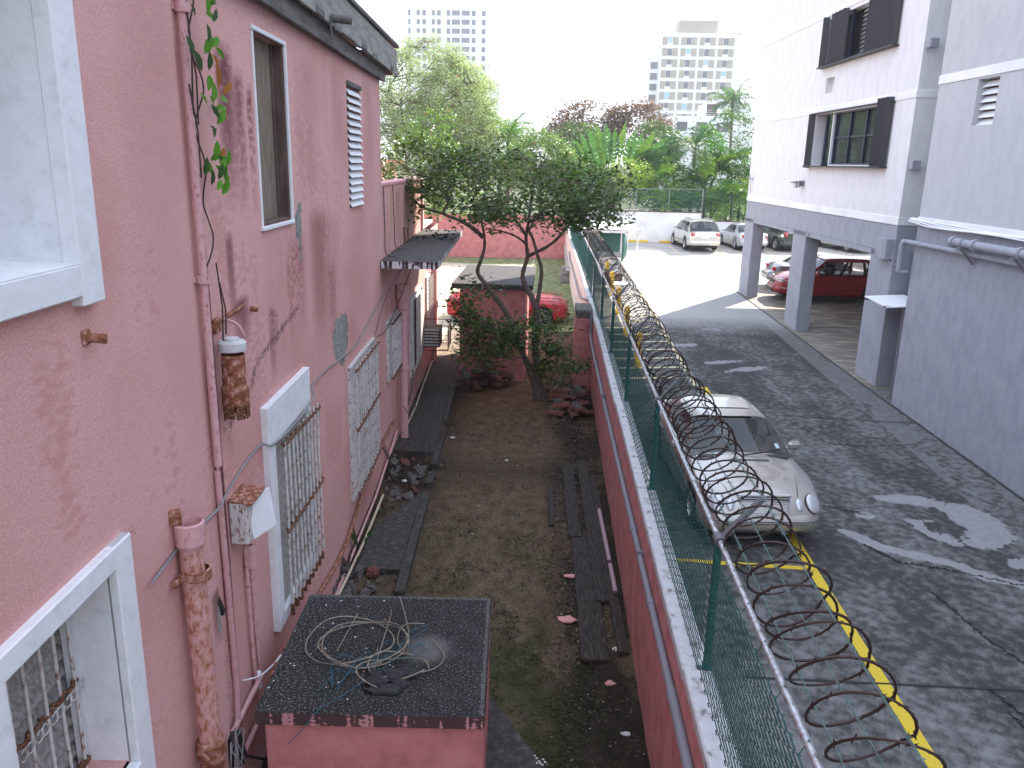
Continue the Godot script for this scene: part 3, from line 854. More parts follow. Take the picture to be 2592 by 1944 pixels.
func house() -> void:
	var o := thing("pink_house", "long two-storey pink stucco house with stained walls, white-framed windows and grey board eaves", "house", Vector3.ZERO, "", HT)
	var uvr := Rect2(-3.0, 0.0, 27.5, 7.2)
	var w := MB.new()
	panel(w, 5.45, 13.9, 0.0, 6.95, [[7.2, 8.14, 4.9, 6.52], [11.16, 12.1, 4.86, 6.44], [6.95, 8.25, 1.2, 2.95], [10.75, 12.6, 0.85, 2.7]], 0.0, 0.2, uvr)
	panel(w, 13.9, 24.4, 0.0, 3.72, [[14.15, 15.3, 1.65, 2.68], [17.5, 19.6, 0.85, 2.55], [20.8, 22.0, 1.0, 2.55]], 0.0, 0.2, uvr)
	panel(w, 13.9, 20.0, 3.85, 5.05, [], -0.012, 0.0, uvr)
	# near part of the wall stands 7 cm proud and turns in on a rounded corner
	panel(w, -3.0, 5.30, 0.0, 6.95, [[2.45, 3.83, 4.98, 6.5], [2.86, 3.85, 2.10, 3.33]], 0.07, 0.34, uvr)
	var rows := []
	for i in 7:
		var a := PI / 2 * i / 6.0
		rows.append([h(5.30 + 0.16 * sin(a), 0.0, -0.02 + 0.09 * cos(a)), h(5.30 + 0.16 * sin(a), 6.95, -0.02 + 0.09 * cos(a))])
	var i0 := w.v.size()
	w.grid(rows, false, true)
	for i in range(i0, w.v.size()): w.t[i] = Vector2((-w.v[i].z + 3.0) / 27.5, 1.0 - w.v[i].y / 7.2)
	var wall := part(o, "wall", w, M.pink_stucco)
	# rest of the shell
	var s := MB.new()
	s.quad(h(13.9, 3.85), h(13.9, 3.85, -9), h(13.9, 6.95, -9), h(13.9, 6.95))
	s.quad(h(24.4, 0), h(24.4, 0, -9), h(24.4, 3.72, -9), h(24.4, 3.72))
	s.box(h(10.7, 3.4, -9.1), Vector3(0.2, 6.8, 27.4))
	s.box(h(4.0, 6.99, -4.3), Vector3(8.5, 0.06, 19.7))
	s.box(h(19.1, 3.775, -4.6), Vector3(8.9, 0.09, 10.5))
	s.box(h(-3.05, 3.4, -4.5), Vector3(9.0, 6.8, 0.1))
	s.box(h(17.0, 4.45, -0.11), Vector3(0.18, 1.196, 5.9))
	part(o, "rear_wall", s, M.pink_light)
	var cp := MB.new()
	cp.box(h(16.95, 5.085, -0.10), Vector3(0.22, 0.07, 6.15), 0.015)
	part(o, "parapet_coping", cp, M.pink_light)
	var pl := MB.new()
	pl.box(h(20.1, 4.46, -0.09), Vector3(0.26, 1.22, 0.3), 0.02)
	part(o, "parapet_pier", pl, M.pink_light)
	# flat roof slab over the ground-floor windows
	var sl := MB.new()
	sl.box(h(17.0, 3.785, 0.47), Vector3(1.0, 0.125, 6.8), 0.02)
	var slab := part(o, "canopy_slab", sl, M.slab_grey, "flat concrete canopy slab, black with mildew and dead leaves")
	var sr := MB.new()
	sr.quad(h(13.598, 3.725, -0.02), h(13.598, 3.725, 0.955), h(13.598, 3.845, 0.955), h(13.598, 3.845, -0.02), Vector2(0, 1), Vector2(0.25, 1), Vector2(0.25, 0), Vector2(0, 0))
	sr.quad(h(13.62, 3.725, 0.973), h(20.38, 3.725, 0.973), h(20.38, 3.845, 0.973), h(13.62, 3.845, 0.973), Vector2(0, 1), Vector2(1.5, 1), Vector2(1.5, 0), Vector2(0, 0))
	var sm := mk("slab_runs", Color.WHITE, 0.9)
	sm.albedo_texture = runs_texture()
	part(slab, "slab_edge", sr, sm)
	for i in 34:
		var b := MB.new()
		var p := h(R.randf_range(17.6, 20.2), 3.86, R.randf_range(0.12, 0.9))
		b.ball(p, Vector3(R.randf_range(0.02, 0.05), 0.025, R.randf_range(0.02, 0.05)), 6, 4, 0.3, i)
		part(slab, "seed_pod", b, M.black)
	for q in [[16.4, 0.06, 0.35], [16.9, 0.07, 0.3]]:
		var b := MB.new()
		b.tube([h(q[0], 3.85, q[1]), h(q[0] + 0.02, 3.85 + q[2], q[1] - 0.02)], 0.02, 6)
		part(slab, "rusty_rebar", b, M.rust_dark)
	# eaves
	var e := MB.new()
	e.bar(h(-3, 6.86, 0.13), h(14.05, 6.83, 0.05), 0.05, 0.20, Vector3.UP, 0.006)
	part(o, "eaves_strip", e, M.fascia_dark)
	for q in [[-3.0, 6.2], [6.22, 10.0], [10.02, 14.75]]:
		e = MB.new()
		e.bar(h(q[0], 7.13, 0.16), h(q[1], 7.12 if q[1] < 14 else 7.10, 0.16), 0.035, 0.40, Vector3.UP, 0.004)
		part(o, "fascia_board", e, M.fascia_wood)
	e = MB.new()
	e.box(h(5.8, 7.37, -0.6), Vector3(1.62, 0.06, 18.0), 0.01)
	e.box(h(14.74, 7.1, -2.0), Vector3(4.2, 0.4, 0.035))
	part(o, "roof_edge", e, M.fascia_dark)
	for i in 14:
		e = MB.new()
		e.box(h(9.0 + i * 0.43, 6.96 - (i % 3) * 0.015, 0.178 - 0.012 * (i % 2)), Vector3(0.02, 0.07, 0.36), 0.004)
		if i % 3 != 1: part(o, "soffit_strip", e, M.fascia_dark)
	e = MB.new()
	e.tube([h(9.5, 6.98, 0.17), h(9.56, 6.97, 0.40)], 0.045, 10)
	e.bar(h(9.46, 6.75, 0.19), h(9.46, 7.0, 0.19), 0.02, 0.02)
	part(o, "roof_spout", e, M.fascia_dark)
	# boarded window on the upper floor
	var f := MB.new()
	for q in [[h(7.185, 5.71, 0.0), Vector3(0.03, 1.66, 0.03)], [h(8.165, 5.71, 0.0), Vector3(0.05, 1.66, 0.05)], [h(7.67, 6.54, 0.002), Vector3(0.05, 0.04, 1.04)], [h(7.67, 4.88, 0.002), Vector3(0.06, 0.035, 1.04)]]: f.box(q[0], q[1], 0.006)
	var win := part(o, "window", f, M.white_paint, "tall upper window boarded with brown plywood")
	f = MB.new()
	f.box(h(7.62, 5.71, -0.11), Vector3(0.015, 1.6, 0.84))
	part(win, "plywood_board", f, M.plywood)
	f = MB.new()
	f.box(h(8.115, 5.71, -0.07), Vector3(0.15, 1.6, 0.04), 0.004)
	f.box(h(8.06, 5.71, -0.095), Vector3(0.03, 1.6, 0.035), 0.004)
	f.box(h(7.67, 4.915, -0.08), Vector3(0.16, 0.03, 0.92), 0.004)
	part(win, "jamb", f, M.jamb_wood)
	# louvred vent
	f = MB.new()
	f.box(h(11.63, 6.46, 0.01), Vector3(0.05, 0.06, 0.96), 0.005)
	f.box(h(11.63, 5.65, -0.19), Vector3(0.02, 1.6, 0.94))
	win = part(o, "louvre_vent", f, M.fascia_dark, "narrow upper vent with sixteen white metal louvres")
	for i in 16:
		f = MB.new()
		var y := 6.36 - i * 0.097
		f.box(h(11.63, y, 0.005), Vector3(0.012, 0.105, 0.90), 0.003, Basis(Vector3.BACK, 0.62))
		part(win, "slat", f, M.white_paint)
	# upper window close to the camera: deep white surround, closed metal slats
	f = MB.new()
	for q in [[h(3.92, 5.72, 0.09), Vector3(0.09, 1.9, 0.21)], [h(3.1, 4.90, 0.09), Vector3(0.09, 0.16, 1.43)], [h(2.45, 5.72, 0.09), Vector3(0.09, 1.9, 0.2)], [h(3.3, 6.6, 0.09), Vector3(0.09, 0.2, 1.9)]]: f.box(q[0], q[1], 0.008)
	win = part(o, "window", f, M.white_paint, "upper window with deep white surround and closed slats")
	f = MB.new()
	f.quad(h(2.45, 4.981, 0.132), h(3.83, 4.981, 0.132), h(3.83, 5.01, -0.266), h(2.45, 5.01, -0.266))
	f.quad(h(3.828, 4.98, 0.05), h(3.828, 6.5, 0.05), h(3.828, 6.5, -0.266), h(3.828, 4.98, -0.266))
	f.quad(h(3.83, 4.98, -0.265), h(3.83, 6.5, -0.265), h(2.45, 6.5, -0.265), h(2.45, 4.98, -0.265))
	part(win, "reveal", f, M.white_paint)
	for i in 12:
		f = MB.new()
		f.box(h(3.06, 5.25 + i * 0.105, -0.235), Vector3(0.012, 0.112, 1.22), 0.003, Basis(Vector3.BACK, -0.16))
		part(win, "slat", f, M.white_paint)
	# lower window close to the camera: surround, jalousie slats and rusty scroll grille
	f = MB.new()
	for q in [[h(3.945, 2.6, 0.085), Vector3(0.07, 1.72, 0.19)], [h(3.25, 3.395, 0.085), Vector3(0.072, 0.13, 1.58)], [h(2.66, 2.6, 0.085), Vector3(0.07, 1.72, 0.4)], [h(3.3, 2.02, 0.087), Vector3(0.09, 0.16, 1.1)]]: f.box(q[0], q[1], 0.008)
	win = part(o, "window", f, M.white_paint, "lower window with white surround behind a rusty scroll grille")
	f = MB.new()
	f.quad(h(3.848, 2.10, 0.06), h(3.848, 3.33, 0.06), h(3.848, 3.33, -0.27), h(3.848, 2.10, -0.27))
	f.quad(h(2.86, 3.328, 0.06), h(2.86, 3.328, -0.27), h(3.85, 3.328, -0.27), h(3.85, 3.328, 0.06))
	part(win, "reveal", f, M.white_paint)
	f = MB.new()
	f.box(h(3.82, 2.71, -0.19), Vector3(0.04, 1.22, 0.05), 0.006)
	part(win, "inner_frame", f, M.white_paint)
	f = MB.new()
	f.quad(h(2.86, 2.10, -0.272), h(3.85, 2.10, -0.272), h(3.85, 3.33, -0.272), h(2.86, 3.33, -0.272))
	part(win, "backing", f, M.void)
	for i in 12:
		f = MB.new()
		f.box(h(3.34, 2.13 + i * 0.106, -0.235), Vector3(0.010, 0.116, 0.95), 0.003, Basis(Vector3.BACK, 0.5))
		part(win, "slat", f, M.jalousie)
	var gr := MB.new()
	var tw0 := []
	for i in 40: tw0.append(h(lerpf(2.87, 3.80, i / 39.0), 2.68 + sin(i * 1.4) * 0.012, -0.145 + cos(i * 1.4) * 0.012))
	gr.tube(tw0, 0.014, 5)
	var grille := part(win, "security_grille", gr, M.rust_dark)
	gr = MB.new()
	gr.bar(h(2.88, 2.16, -0.145), h(3.80, 2.16, -0.145), 0.03, 0.03)
	part(win, "grille_rail", gr, M.rust_dark)
	for i in 7:
		f = MB.new()
		var d := 2.94 + i * 0.138
		f.tube(wobble([h(d, 2.11, -0.145), h(d, 2.5, -0.145), h(d, 2.9, -0.145), h(d, 3.325, -0.145)], 0.004), 0.0105, 6)
		part(win, "grille_bar", f, M.rust_white)
		for sg in [-1.0, 1.0]:
			f = MB.new()
			var pts := []
			for kk in 12:
				var a := kk * 0.52
				var rr := 0.042 * (1.0 - kk * 0.045)
				pts.append(h(d + sg * (0.045 - rr * cos(a)), 2.63 - rr * sin(a), -0.135))
			f.tube(pts, 0.005, 4)
			if i > 0: part(win, "scroll", f, M.rust_white)
	# large white-framed window
	f = MB.new()
	f.box(h(6.9, 2.2, 0.03), Vector3(0.07, 2.26, 0.19), 0.006)
	f.box(h(7.63, 3.13, 0.029), Vector3(0.066, 0.40, 1.26), 0.006)
	f.box(h(8.3, 2.2, 0.03), Vector3(0.07, 2.26, 0.1), 0.006)
	f.box(h(7.6, 1.13, 0.031), Vector3(0.068, 0.13, 1.3), 0.006)
	win = part(o, "window", f, M.white_paint, "white-framed window with blank top panel and rusted white bars")
	f = MB.new()
	f.quad(h(6.98, 1.19, -0.06), h(8.26, 1.19, -0.06), h(8.26, 2.95, -0.06), h(6.98, 2.95, -0.06))
	part(win, "backing", f, M.void)
	for i in 16:
		f = MB.new()
		f.box(h(7.62, 1.25 + i * 0.108, 0.0), Vector3(0.010, 0.118, 1.25), 0.003, Basis(Vector3.BACK, 0.42))
		part(win, "slat", f, M.jalousie)
	for i in 10:
		f = MB.new()
		var d := 7.10 + i * 0.148
		f.tube(wobble([h(d, 1.16 - R.randf() * 0.04, 0.11), h(d, 1.7, 0.11), h(d, 2.2, 0.11), h(d, 2.9, 0.11)], 0.005), 0.014, 6)
		part(win, "grille_bar", f, M.rust_white)
	for q in [[2.90, 7.02, 8.5], [2.02, 7.02, 8.55]]:
		f = MB.new()
		var pts := []
		for i in 40: pts.append(h(lerpf(q[1], q[2], i / 39.0), q[0] + sin(i * 1.5) * 0.016 - 0.06 * i / 39.0, 0.115 + cos(i * 1.5) * 0.016))
		f.tube(pts, 0.017, 5)
		part(win, "grille_rail", f, M.rust_dark)
	for i in 9:
		f = MB.new()
		f.box(h(7.1 + i * 0.16, 1.15 - 0.008 * i, 0.11), Vector3(0.04, 0.08 + R.randf() * 0.05, 0.045), 0.006, Basis(Vector3.UP, R.randf()))
		part(win, "rust_foot", f, M.rust_dark)
	# barred windows further along
	for q in [[10.65, 12.62, 0.78, 2.72, 13], [14.12, 15.35, 1.62, 2.70, 9], [17.42, 19.65, 0.82, 2.55, 0], [20.75, 22.05, 0.98, 2.56, 6]]:
		f = MB.new()
		f.quad(h(q[0] + 0.05, q[2] + 0.05, -0.08), h(q[1] - 0.03, q[2] + 0.05, -0.08), h(q[1] - 0.03, q[3] - 0.03, -0.08), h(q[0] + 0.05, q[3] - 0.03, -0.08))
		for z in [q[0], q[1]]: f.box(h(z, (q[2] + q[3]) * 0.5, 0.02), Vector3(0.05, q[3] - q[2], 0.05), 0.005)
		for z in [q[2], q[3]]: f.box(h((q[0] + q[1]) * 0.5, z, 0.021), Vector3(0.052, 0.05, q[1] - q[0] + 0.05), 0.005)
		win = part(o, "window", f, M.rust_white)
		var ns := int((q[3] - q[2]) / 0.12)
		for i in ns:
			f = MB.new()
			f.box(h((q[0] + q[1]) * 0.5, q[2] + 0.08 + i * 0.118, 0.03 if q[4] == 0 else -0.02), Vector3(0.012, 0.125, q[1] - q[0] - 0.12), 0.003, Basis(Vector3.BACK, 0.5))
			part(win, "slat", f, M.rust_white)
		for i in q[4]:
			f = MB.new()
			var d: float = q[0] + 0.08 + i * (q[1] - q[0] - 0.16) / (q[4] - 1)
			f.tube(wobble([h(d, q[2] + R.randf() * 0.06, 0.10), h(d, (q[2] + q[3]) * 0.5, 0.10), h(d, q[3], 0.10)], 0.005), 0.016, 5)
			part(win, "grille_bar", f, M.rust_white)
		for y in ([1.82, 0.86, 2.68] if q[0] < 12 else ([1.65, 2.66] if q[0] < 15 else [])):
			f = MB.new()
			var pts := []
			for i in 36: pts.append(h(lerpf(q[0], q[1], i / 35.0), y + sin(i * 1.6) * 0.016, 0.11 + cos(i * 1.6) * 0.016))
			f.tube(pts, 0.017, 5)
			part(win, "grille_rail", f, M.rust_dark)
	# the bay behind the tall louvres carries a white board
	f = MB.new()
	f.box(h(18.6, 1.75, 0.11), Vector3(0.02, 1.5, 1.5), 0.004)
	part(o, "window_board", f, M.rust_white)
	# recess with exposed void
	f = MB.new()
	f.box(h(5.38, 2.20, 0.06), Vector3(0.03, 0.20, 0.06), 0.01, Basis(Vector3.RIGHT, 0.5))
	part(o, "wall_hole", f, M.void)
	f = MB.new()
	f.box(h(22.6, 1.85, 0.06), Vector3(0.12, 3.7, 0.6), 0.03)
	part(o, "end_pilaster", f, M.pink_light)

func pipe_thing(called: String, label: String, pts: Array, r, m: Material, cat := "pipe", xf := HT, sides := 8) -> Node3D:
	var o := thing(called, label, cat, pts[-1], "", xf)
	var b := MB.new()
	b.tube(pts, r, sides)
	part(o, "pipe", b, m)
	return o

func collar(o: Node3D, p: Vector3, r: float, hh: float, m: Material, bracket := true) -> void:
	var b := MB.new()
	b.lathe([Vector2(r * 0.8, -hh * 0.5), Vector2(r, -hh * 0.5), Vector2(r, hh * 0.5), Vector2(r * 0.8, hh * 0.5)], Transform3D(Basis(), p), 14)
	if bracket: b.box(p + Vector3(-r * 0.9, 0, 0.08), Vector3(0.025, hh * 0.7, 0.2), 0.004)
	part(o, "collar", b, m)

func house_fittings() -> void:
	# vine-clad pipe at the corner of the proud part
	var o := pipe_thing("downpipe", "thin pink downpipe with a vine, at the rounded corner of the house wall", [h(5.58, 7.0, 0.045), h(5.59, 5.0, 0.045), h(5.60, 3.25, 0.045)], 0.032, M.pink_pipe)
	for y in [4.66, 6.42]: collar(o, h(5.59, y, 0.045), 0.05, 0.06, M.pink_pipe)
	o = pipe_thing("wall_conduit", "slim pink conduit running down below the vine pipe to a tangle of wires", [h(5.61, 3.2, 0.03), h(5.64, 2.3, 0.03), h(5.66, 1.35, 0.03), h(5.62, 1.05, 0.04), h(5.45, 0.85, 0.05), h(5.45, 0.05, 0.05)], 0.026, M.pink_pipe)
	var v := thing("climbing_vine", "green climbing vine with a few red leaves clinging to the thin pink downpipe", "vine", h(5.74, 4.6, 0.08), "", HT)
	var st := []
	for i in 22: st.append(h(5.69 + 0.04 * sin(i * 0.8), 7.0 - i * 0.108, 0.07 + 0.03 * cos(i * 1.3)))
	var b := MB.new()
	b.tube(spline(st, 4), 0.006, 5)
	for q in [[5.60, 6.55, 5.58, 5.75], [5.62, 6.3, 5.66, 5.7], [5.84, 4.6, 5.9, 4.2], [5.8, 4.75, 5.82, 4.1], [5.9, 5.7, 5.98, 5.66], [5.55, 5.95, 5.64, 5.35]]:
		b.tube([h(q[0], q[1], 0.07), h((q[0] + q[2]) * 0.5 - 0.03, (q[1] + q[3]) * 0.5, 0.1), h(q[2], q[3], 0.07)], 0.006, 4)
	part(v, "stem", b, M.cable_dark)
	# leaves: [d, y, length, turn, kind]
	var lv := [[5.93, 6.62, 0.15, 0.4, 0], [5.90, 6.52, 0.13, 1.6, 0], [5.98, 6.41, 0.17, -0.2, 0], [5.90, 6.72, 0.13, 1.2, 0], [5.95, 6.24, 0.17, 1.2, 0], [6.05, 6.27, 0.16, 0.7, 0], [6.0, 6.18, 0.13, -0.7, 0], [5.92, 6.12, 0.12, -1.2, 2], [5.93, 6.02, 0.17, -1.4, 2], [5.88, 5.98, 0.14, -2.2, 0],
		[5.90, 5.93, 0.16, 1.3, 0], [5.65, 6.09, 0.15, -1.4, 1], [5.60, 6.18, 0.15, -1.8, 1], [5.66, 6.4, 0.12, 2.4, 1], [6.08, 5.97, 0.14, 0.9, 2], [6.22, 5.90, 0.19, 0.12, 0], [6.02, 5.83, 0.14, 0.3, 0], [5.96, 5.77, 0.16, 1.0, 0], [5.90, 5.76, 0.12, -1.2, 0], [5.90, 5.54, 0.16, 1.5, 0], [5.95, 5.50, 0.14, 0.6, 0],
		[6.02, 5.47, 0.15, -0.3, 0], [5.97, 5.43, 0.17, -1.0, 0], [5.92, 5.46, 0.15, 2.2, 1], [6.03, 5.52, 0.12, 1.1, 2], [5.95, 5.34, 0.15, -1.5, 0], [5.99, 5.29, 0.16, 0.9, 0], [5.63, 5.43, 0.14, 1.9, 1], [5.88, 5.38, 0.12, -1.0, 1], [5.88, 6.83, 0.14, 0.2, 0], [5.9, 6.3, 0.14, -1.9, 1], [5.86, 5.66, 0.1, -2.0, 1]]
	for i in 16: lv.append([R.randf_range(5.72, 5.98), R.randf_range(5.3, 6.7), R.randf_range(0.09, 0.15), R.randf_range(-2.0, 2.0), i % 2])
	for q in lv:
		b = MB.new()
		var dir := h(cos(q[3]), 0, 0) + Vector3(R.randf_range(0.1, 0.5), sin(q[3]), 0)
		leaf(b, h(q[0] - 0.10, q[1], R.randf_range(0.11, 0.20)) - dir.normalized() * q[2] * 0.5, dir.normalized(), Vector3(1, 0.5, R.randf_range(0.2, 1.2)).normalized(), q[2] * 0.92, q[2] * 0.34)
		part(v, "leaf", b, M[["leaf_vine", "leaf_vine_dark", "leaf_dry"][q[4]]])
	# stub pipe, canister, box, big soil pipe
	b = MB.new()
	b.tube([h(3.9, 4.60, 0.05), h(3.94, 4.585, 0.16)], 0.026, 8)
	b.box(h(3.9, 4.60, 0.075), Vector3(0.02, 0.08, 0.08), 0.01)
	solo("cut_pipe_stub", b, M.rust_pipe, "short rusty pipe stub sticking out of the pink wall under the upper white window", "pipe", h(3.9, 4.6, 0.07), "", HT)
	o = thing("rusted_canister", "orange-rusted cylinder with a white cap, crumbling at its lower end, on the pink wall", "canister", h(5.8, 3.6, 0.12), "", HT)
	b = MB.new()
	b.lathe([Vector2(0.085, 3.66), Vector2(0.100, 3.67), Vector2(0.103, 3.80), Vector2(0.088, 3.82), Vector2(0.086, 4.06)], Transform3D(Basis(), h(5.84, 0, 0.13)), 18)
	part(o, "body", b, M.rust_pipe)
	for i in 7:
		b = MB.new()
		var a := i * TAU / 7.0
		b.box(h(5.84, 3.63, 0.13) + Vector3(cos(a) * 0.088, R.randf_range(-0.03, 0.02), sin(a) * 0.088), Vector3(0.012, 0.12, 0.07), 0.004, Basis(Vector3.UP, -a))
		part(o, "rust_flake", b, M.rust_dark)
	b = MB.new()
	b.lathe([Vector2(0.09, 4.09), Vector2(0.104, 4.09), Vector2(0.104, 4.15), Vector2(0.09, 4.165), Vector2(0.0, 4.168)], Transform3D(Basis(), h(5.84, 0, 0.13)), 18)
	b.lathe([Vector2(0.055, 4.165), Vector2(0.055, 4.185), Vector2(0.0, 4.20)], Transform3D(Basis(), h(5.84, 0, 0.13)), 14)
	part(o, "cap", b, M.cap_paint)
	b = MB.new()
	b.tube(spline([h(5.98, 4.30, 0.02), h(6.0, 4.26, 0.12), h(6.04, 4.16, 0.16), h(6.06, 4.10, 0.16)]), 0.012, 6)
	solo("bent_wire_stub", b, M.pink_pipe, "short hooked conduit end just above the rusted canister", "conduit", h(5.98, 4.1, 0.1), "", HT)
	b = MB.new()
	b.tube([h(5.9, 4.295, 0.02), h(6.45, 4.315, 0.02)], 0.017, 6)
	b.box(h(5.86, 4.27, 0.01), Vector3(0.05, 0.11, 0.12), 0.01)
	b.tube([h(6.72, 4.25, 0.0), h(6.73, 4.24, 0.06)], 0.025, 8)
	solo("broken_conduit", b, M.rust_pipe, "broken length of rusty horizontal conduit above the rusted canister", "conduit", h(6.1, 4.28, 0), "", HT)
	o = thing("meter_box", "small white meter box with a rusty top and its lid hanging open", "meter box", h(5.95, 2.5, 0), "", HT)
	b = MB.new()
	b.box(h(5.99, 2.66, 0.08), Vector3(0.14, 0.36, 0.30), 0.008)
	part(o, "case", b, M.rust_white)
	b = MB.new()
	b.box(h(6.02, 2.84, 0.10), Vector3(0.2, 0.025, 0.36), 0.005, Basis(Vector3.BACK, -0.12))
	part(o, "rusty_top", b, M.rust_pipe)
	b = MB.new()
	b.box(h(6.08, 2.655, 0.19), Vector3(0.016, 0.34, 0.30), 0.003, Basis(Vector3.UP, -0.35) * Basis(Vector3.BACK, 0.16))
	part(o, "lid", b, M.white_paint)
	o = pipe_thing("meter_conduit", "pair of pink conduits dropping from the open meter box", [h(6.10, 2.48, 0.03), h(6.10, 1.5, 0.03), h(6.13, 1.02, 0.03)], 0.018, M.pink_pipe)
	b = MB.new()
	b.tube([h(6.20, 2.3, 0.03), h(6.22, 1.5, 0.03), h(6.26, 0.85, 0.03)], 0.016, 6)
	part(o, "second_pipe", b, M.pink_pipe)
	b = MB.new()
	b.lathe([Vector2(0.02, 2.10), Vector2(0.042, 2.12), Vector2(0.042, 2.28), Vector2(0.02, 2.33)], Transform3D(Basis(), h(6.14, 0, 0.06)), 10)
	part(o, "fitting", b, M.pink_pipe)
	b = MB.new()
	b.box(h(6.16, 1.0, 0.04), Vector3(0.05, 0.16, 0.06), 0.008)
	part(o, "end_box", b, M.white_paint)
	o = thing("soil_pipe", "fat pink soil pipe with an open rusty top, nearest the lower white window", "pipe", h(4.72, 0, 0.19), "", HT)
	var xf := Transform3D(Basis(Vector3.BACK, 0.01), h(4.72, 0, 0.19))
	b = MB.new()
	b.lathe([Vector2(0.083, 0.0), Vector2(0.083, 1.45)], xf, 20)
	part(o, "lower_length", b, M.rust_pipe)
	b = MB.new()
	b.lathe([Vector2(0.083, 1.42), Vector2(0.098, 1.42), Vector2(0.100, 1.53), Vector2(0.085, 1.56), Vector2(0.078, 1.56)], xf, 20)
	part(o, "socket", b, M.rust_pipe)
	b = MB.new()
	b.lathe([Vector2(0.076, 1.5), Vector2(0.076, 3.05)], xf, 20)
	part(o, "upper_length", b, M.rust_pink)
	b = MB.new()
	b.lathe([Vector2(0.076, 3.02), Vector2(0.094, 3.06), Vector2(0.097, 3.20), Vector2(0.086, 3.21), Vector2(0.080, 3.10), Vector2(0.0, 3.02)], xf, 20)
	part(o, "open_top", b, M.pink_pipe)
	collar(o, h(4.72, 2.84, 0.19), 0.092, 0.07, M.rust_pipe)
	b = MB.new()
	b.box(h(4.66, 3.26, 0.10), Vector3(0.08, 0.11, 0.035), 0.008, Basis(Vector3.UP, 0.4))
	solo("rusty_bracket", b, M.rust_pipe, "small rusty bracket left of the open top of the soil pipe", "bracket", h(4.66, 3.26, 0.07), "", HT)
	# cable strung along the wall
	b = MB.new()
	b.tube(spline([h(4.24, 3.04, 0.12), h(4.34, 3.02, 0.10), h(4.82, 3.02, 0.08), h(5.42, 2.98, 0.09), h(5.78, 2.94, 0.02), h(6.3, 3.02, 0.02), h(6.72, 3.02, 0.02), h(6.85, 2.98, 0.09), h(7.6, 2.96, 0.11), h(8.38, 2.98, 0.09), h(8.6, 3.04, 0.02), h(9.3, 3.05, 0.02), h(10.0, 3.0, 0.02), h(11.2, 2.94, 0.02), h(12.4, 3.08, 0.02), h(13.7, 3.25, 0.02)], 6), 0.011, 5)
	solo("wall_cable", b, M.cable_grey, "grey cable strung loosely along the pink wall across the white-framed window", "cable", h(9, 3, 0), "", HT)
	for q in [[13.62, 5.05, 13.7, 4.3, 13.75, 3.87], [14.7, 5.05, 14.85, 4.3, 14.95, 3.87]]:
		b = MB.new()
		b.tube(spline([h(q[0] + 0.4, q[1], 0.02), h(q[2] + 0.3, q[3], 0.03), h(q[4] + 0.3, q[5] + 0.05, 0.04), h(q[4] + 0.4, q[5], 0.2)]), 0.008, 4)
		solo("hanging_wire", b, M.cable_dark, "thin wire hanging down the pink parapet, %s" % ("nearer the tall wall's corner" if q[0] < 14 else "further from the tall wall's corner"), "wire", h(q[4], q[5], 0), "", HT)
	b = MB.new()
	b.tube(spline([h(13.7, 3.72, 0.35), h(13.3, 3.2, 0.10), h(12.8, 2.75, 0.03)]), 0.008, 4)
	b.tube(spline([h(13.85, 3.72, 0.5), h(13.9, 3.2, 0.3), h(13.6, 2.7, 0.1), h(12.9, 2.7, 0.05)]), 0.008, 4)
	solo("slack_wire", b, M.cable_dark, "two slack wires falling from the canopy slab to the barred window", "wire", h(13.5, 3.0, 0.1), "", HT)
	# pipes along the foot of the wall
	pipe_thing("rust_banded_pipe", "pink water pipe with rust bands sloping along the foot of the house wall, upper one", [h(8.0, 0.62, 0.05), h(9.3, 0.46, 0.05), h(10.0, 0.44, 0.05), h(11.2, 0.62, 0.05), h(12.9, 0.76, 0.05), h(14.6, 0.70, 0.05)], 0.024, M.rust_pipe)
	pipe_thing("low_water_pipe", "plain pink water pipe along the foot of the house wall, under the rust-banded one", [h(7.8, 0.12, 0.06), h(9.6, 0.10, 0.06), h(12.3, 0.13, 0.06), h(14.9, 0.40, 0.06)], 0.02, M.pink_pipe)
	pipe_thing("short_water_pipe", "pink water pipe between the soil pipe and the concrete box, upper of two", [h(5.0, 1.02, 0.05), h(6.2, 1.0, 0.05)], 0.024, M.pink_pipe)
	pipe_thing("short_water_pipe", "pink water pipe between the soil pipe and the concrete box, lower of two", [h(5.0, 0.62, 0.05), h(6.4, 0.66, 0.05)], 0.024, M.pink_pipe)
	o = thing("wire_junction", "blackened electrical box with a tangle of wires beside the soil pipe", "electrical box", h(5.36, 0.8, 0.08), "", HT)
	b = MB.new()
	b.box(h(5.34, 0.95, 0.10), Vector3(0.12, 0.26, 0.12), 0.01, Basis(Vector3.BACK, 0.2))
	part(o, "case", b, M.black)
	b = MB.new()
	for i in 7:
		var p := h(5.3 + R.randf_range(-0.05, 0.05), 1.05, 0.12)
		b.tube(spline([p, p + Vector3(0.05, R.randf_range(0.05, 0.2), R.randf_range(-0.1, 0.2)), p + Vector3(0.08, R.randf_range(-0.3, 0.1), R.randf_range(0.0, 0.3)), p + Vector3(R.randf_range(0, 0.1), -0.35, R.randf_range(-0.2, 0.3))]), 0.006, 4)
	part(o, "wires", b, M.cable_grey)
	b = MB.new()
	b.tube([h(5.34, 0.9, 0.14), h(5.75, 0.5, 0.2), h(6.1, 0.1, 0.3)], 0.012, 5)
	part(o, "black_cable", b, M.black)
	# second soil pipe under the canopy and a pipe by the end
	o = thing("soil_pipe", "fat pink soil pipe rising between the two barred windows under the canopy", "pipe", h(14.9, 0, 0.14), "", HT)
	b = MB.new()
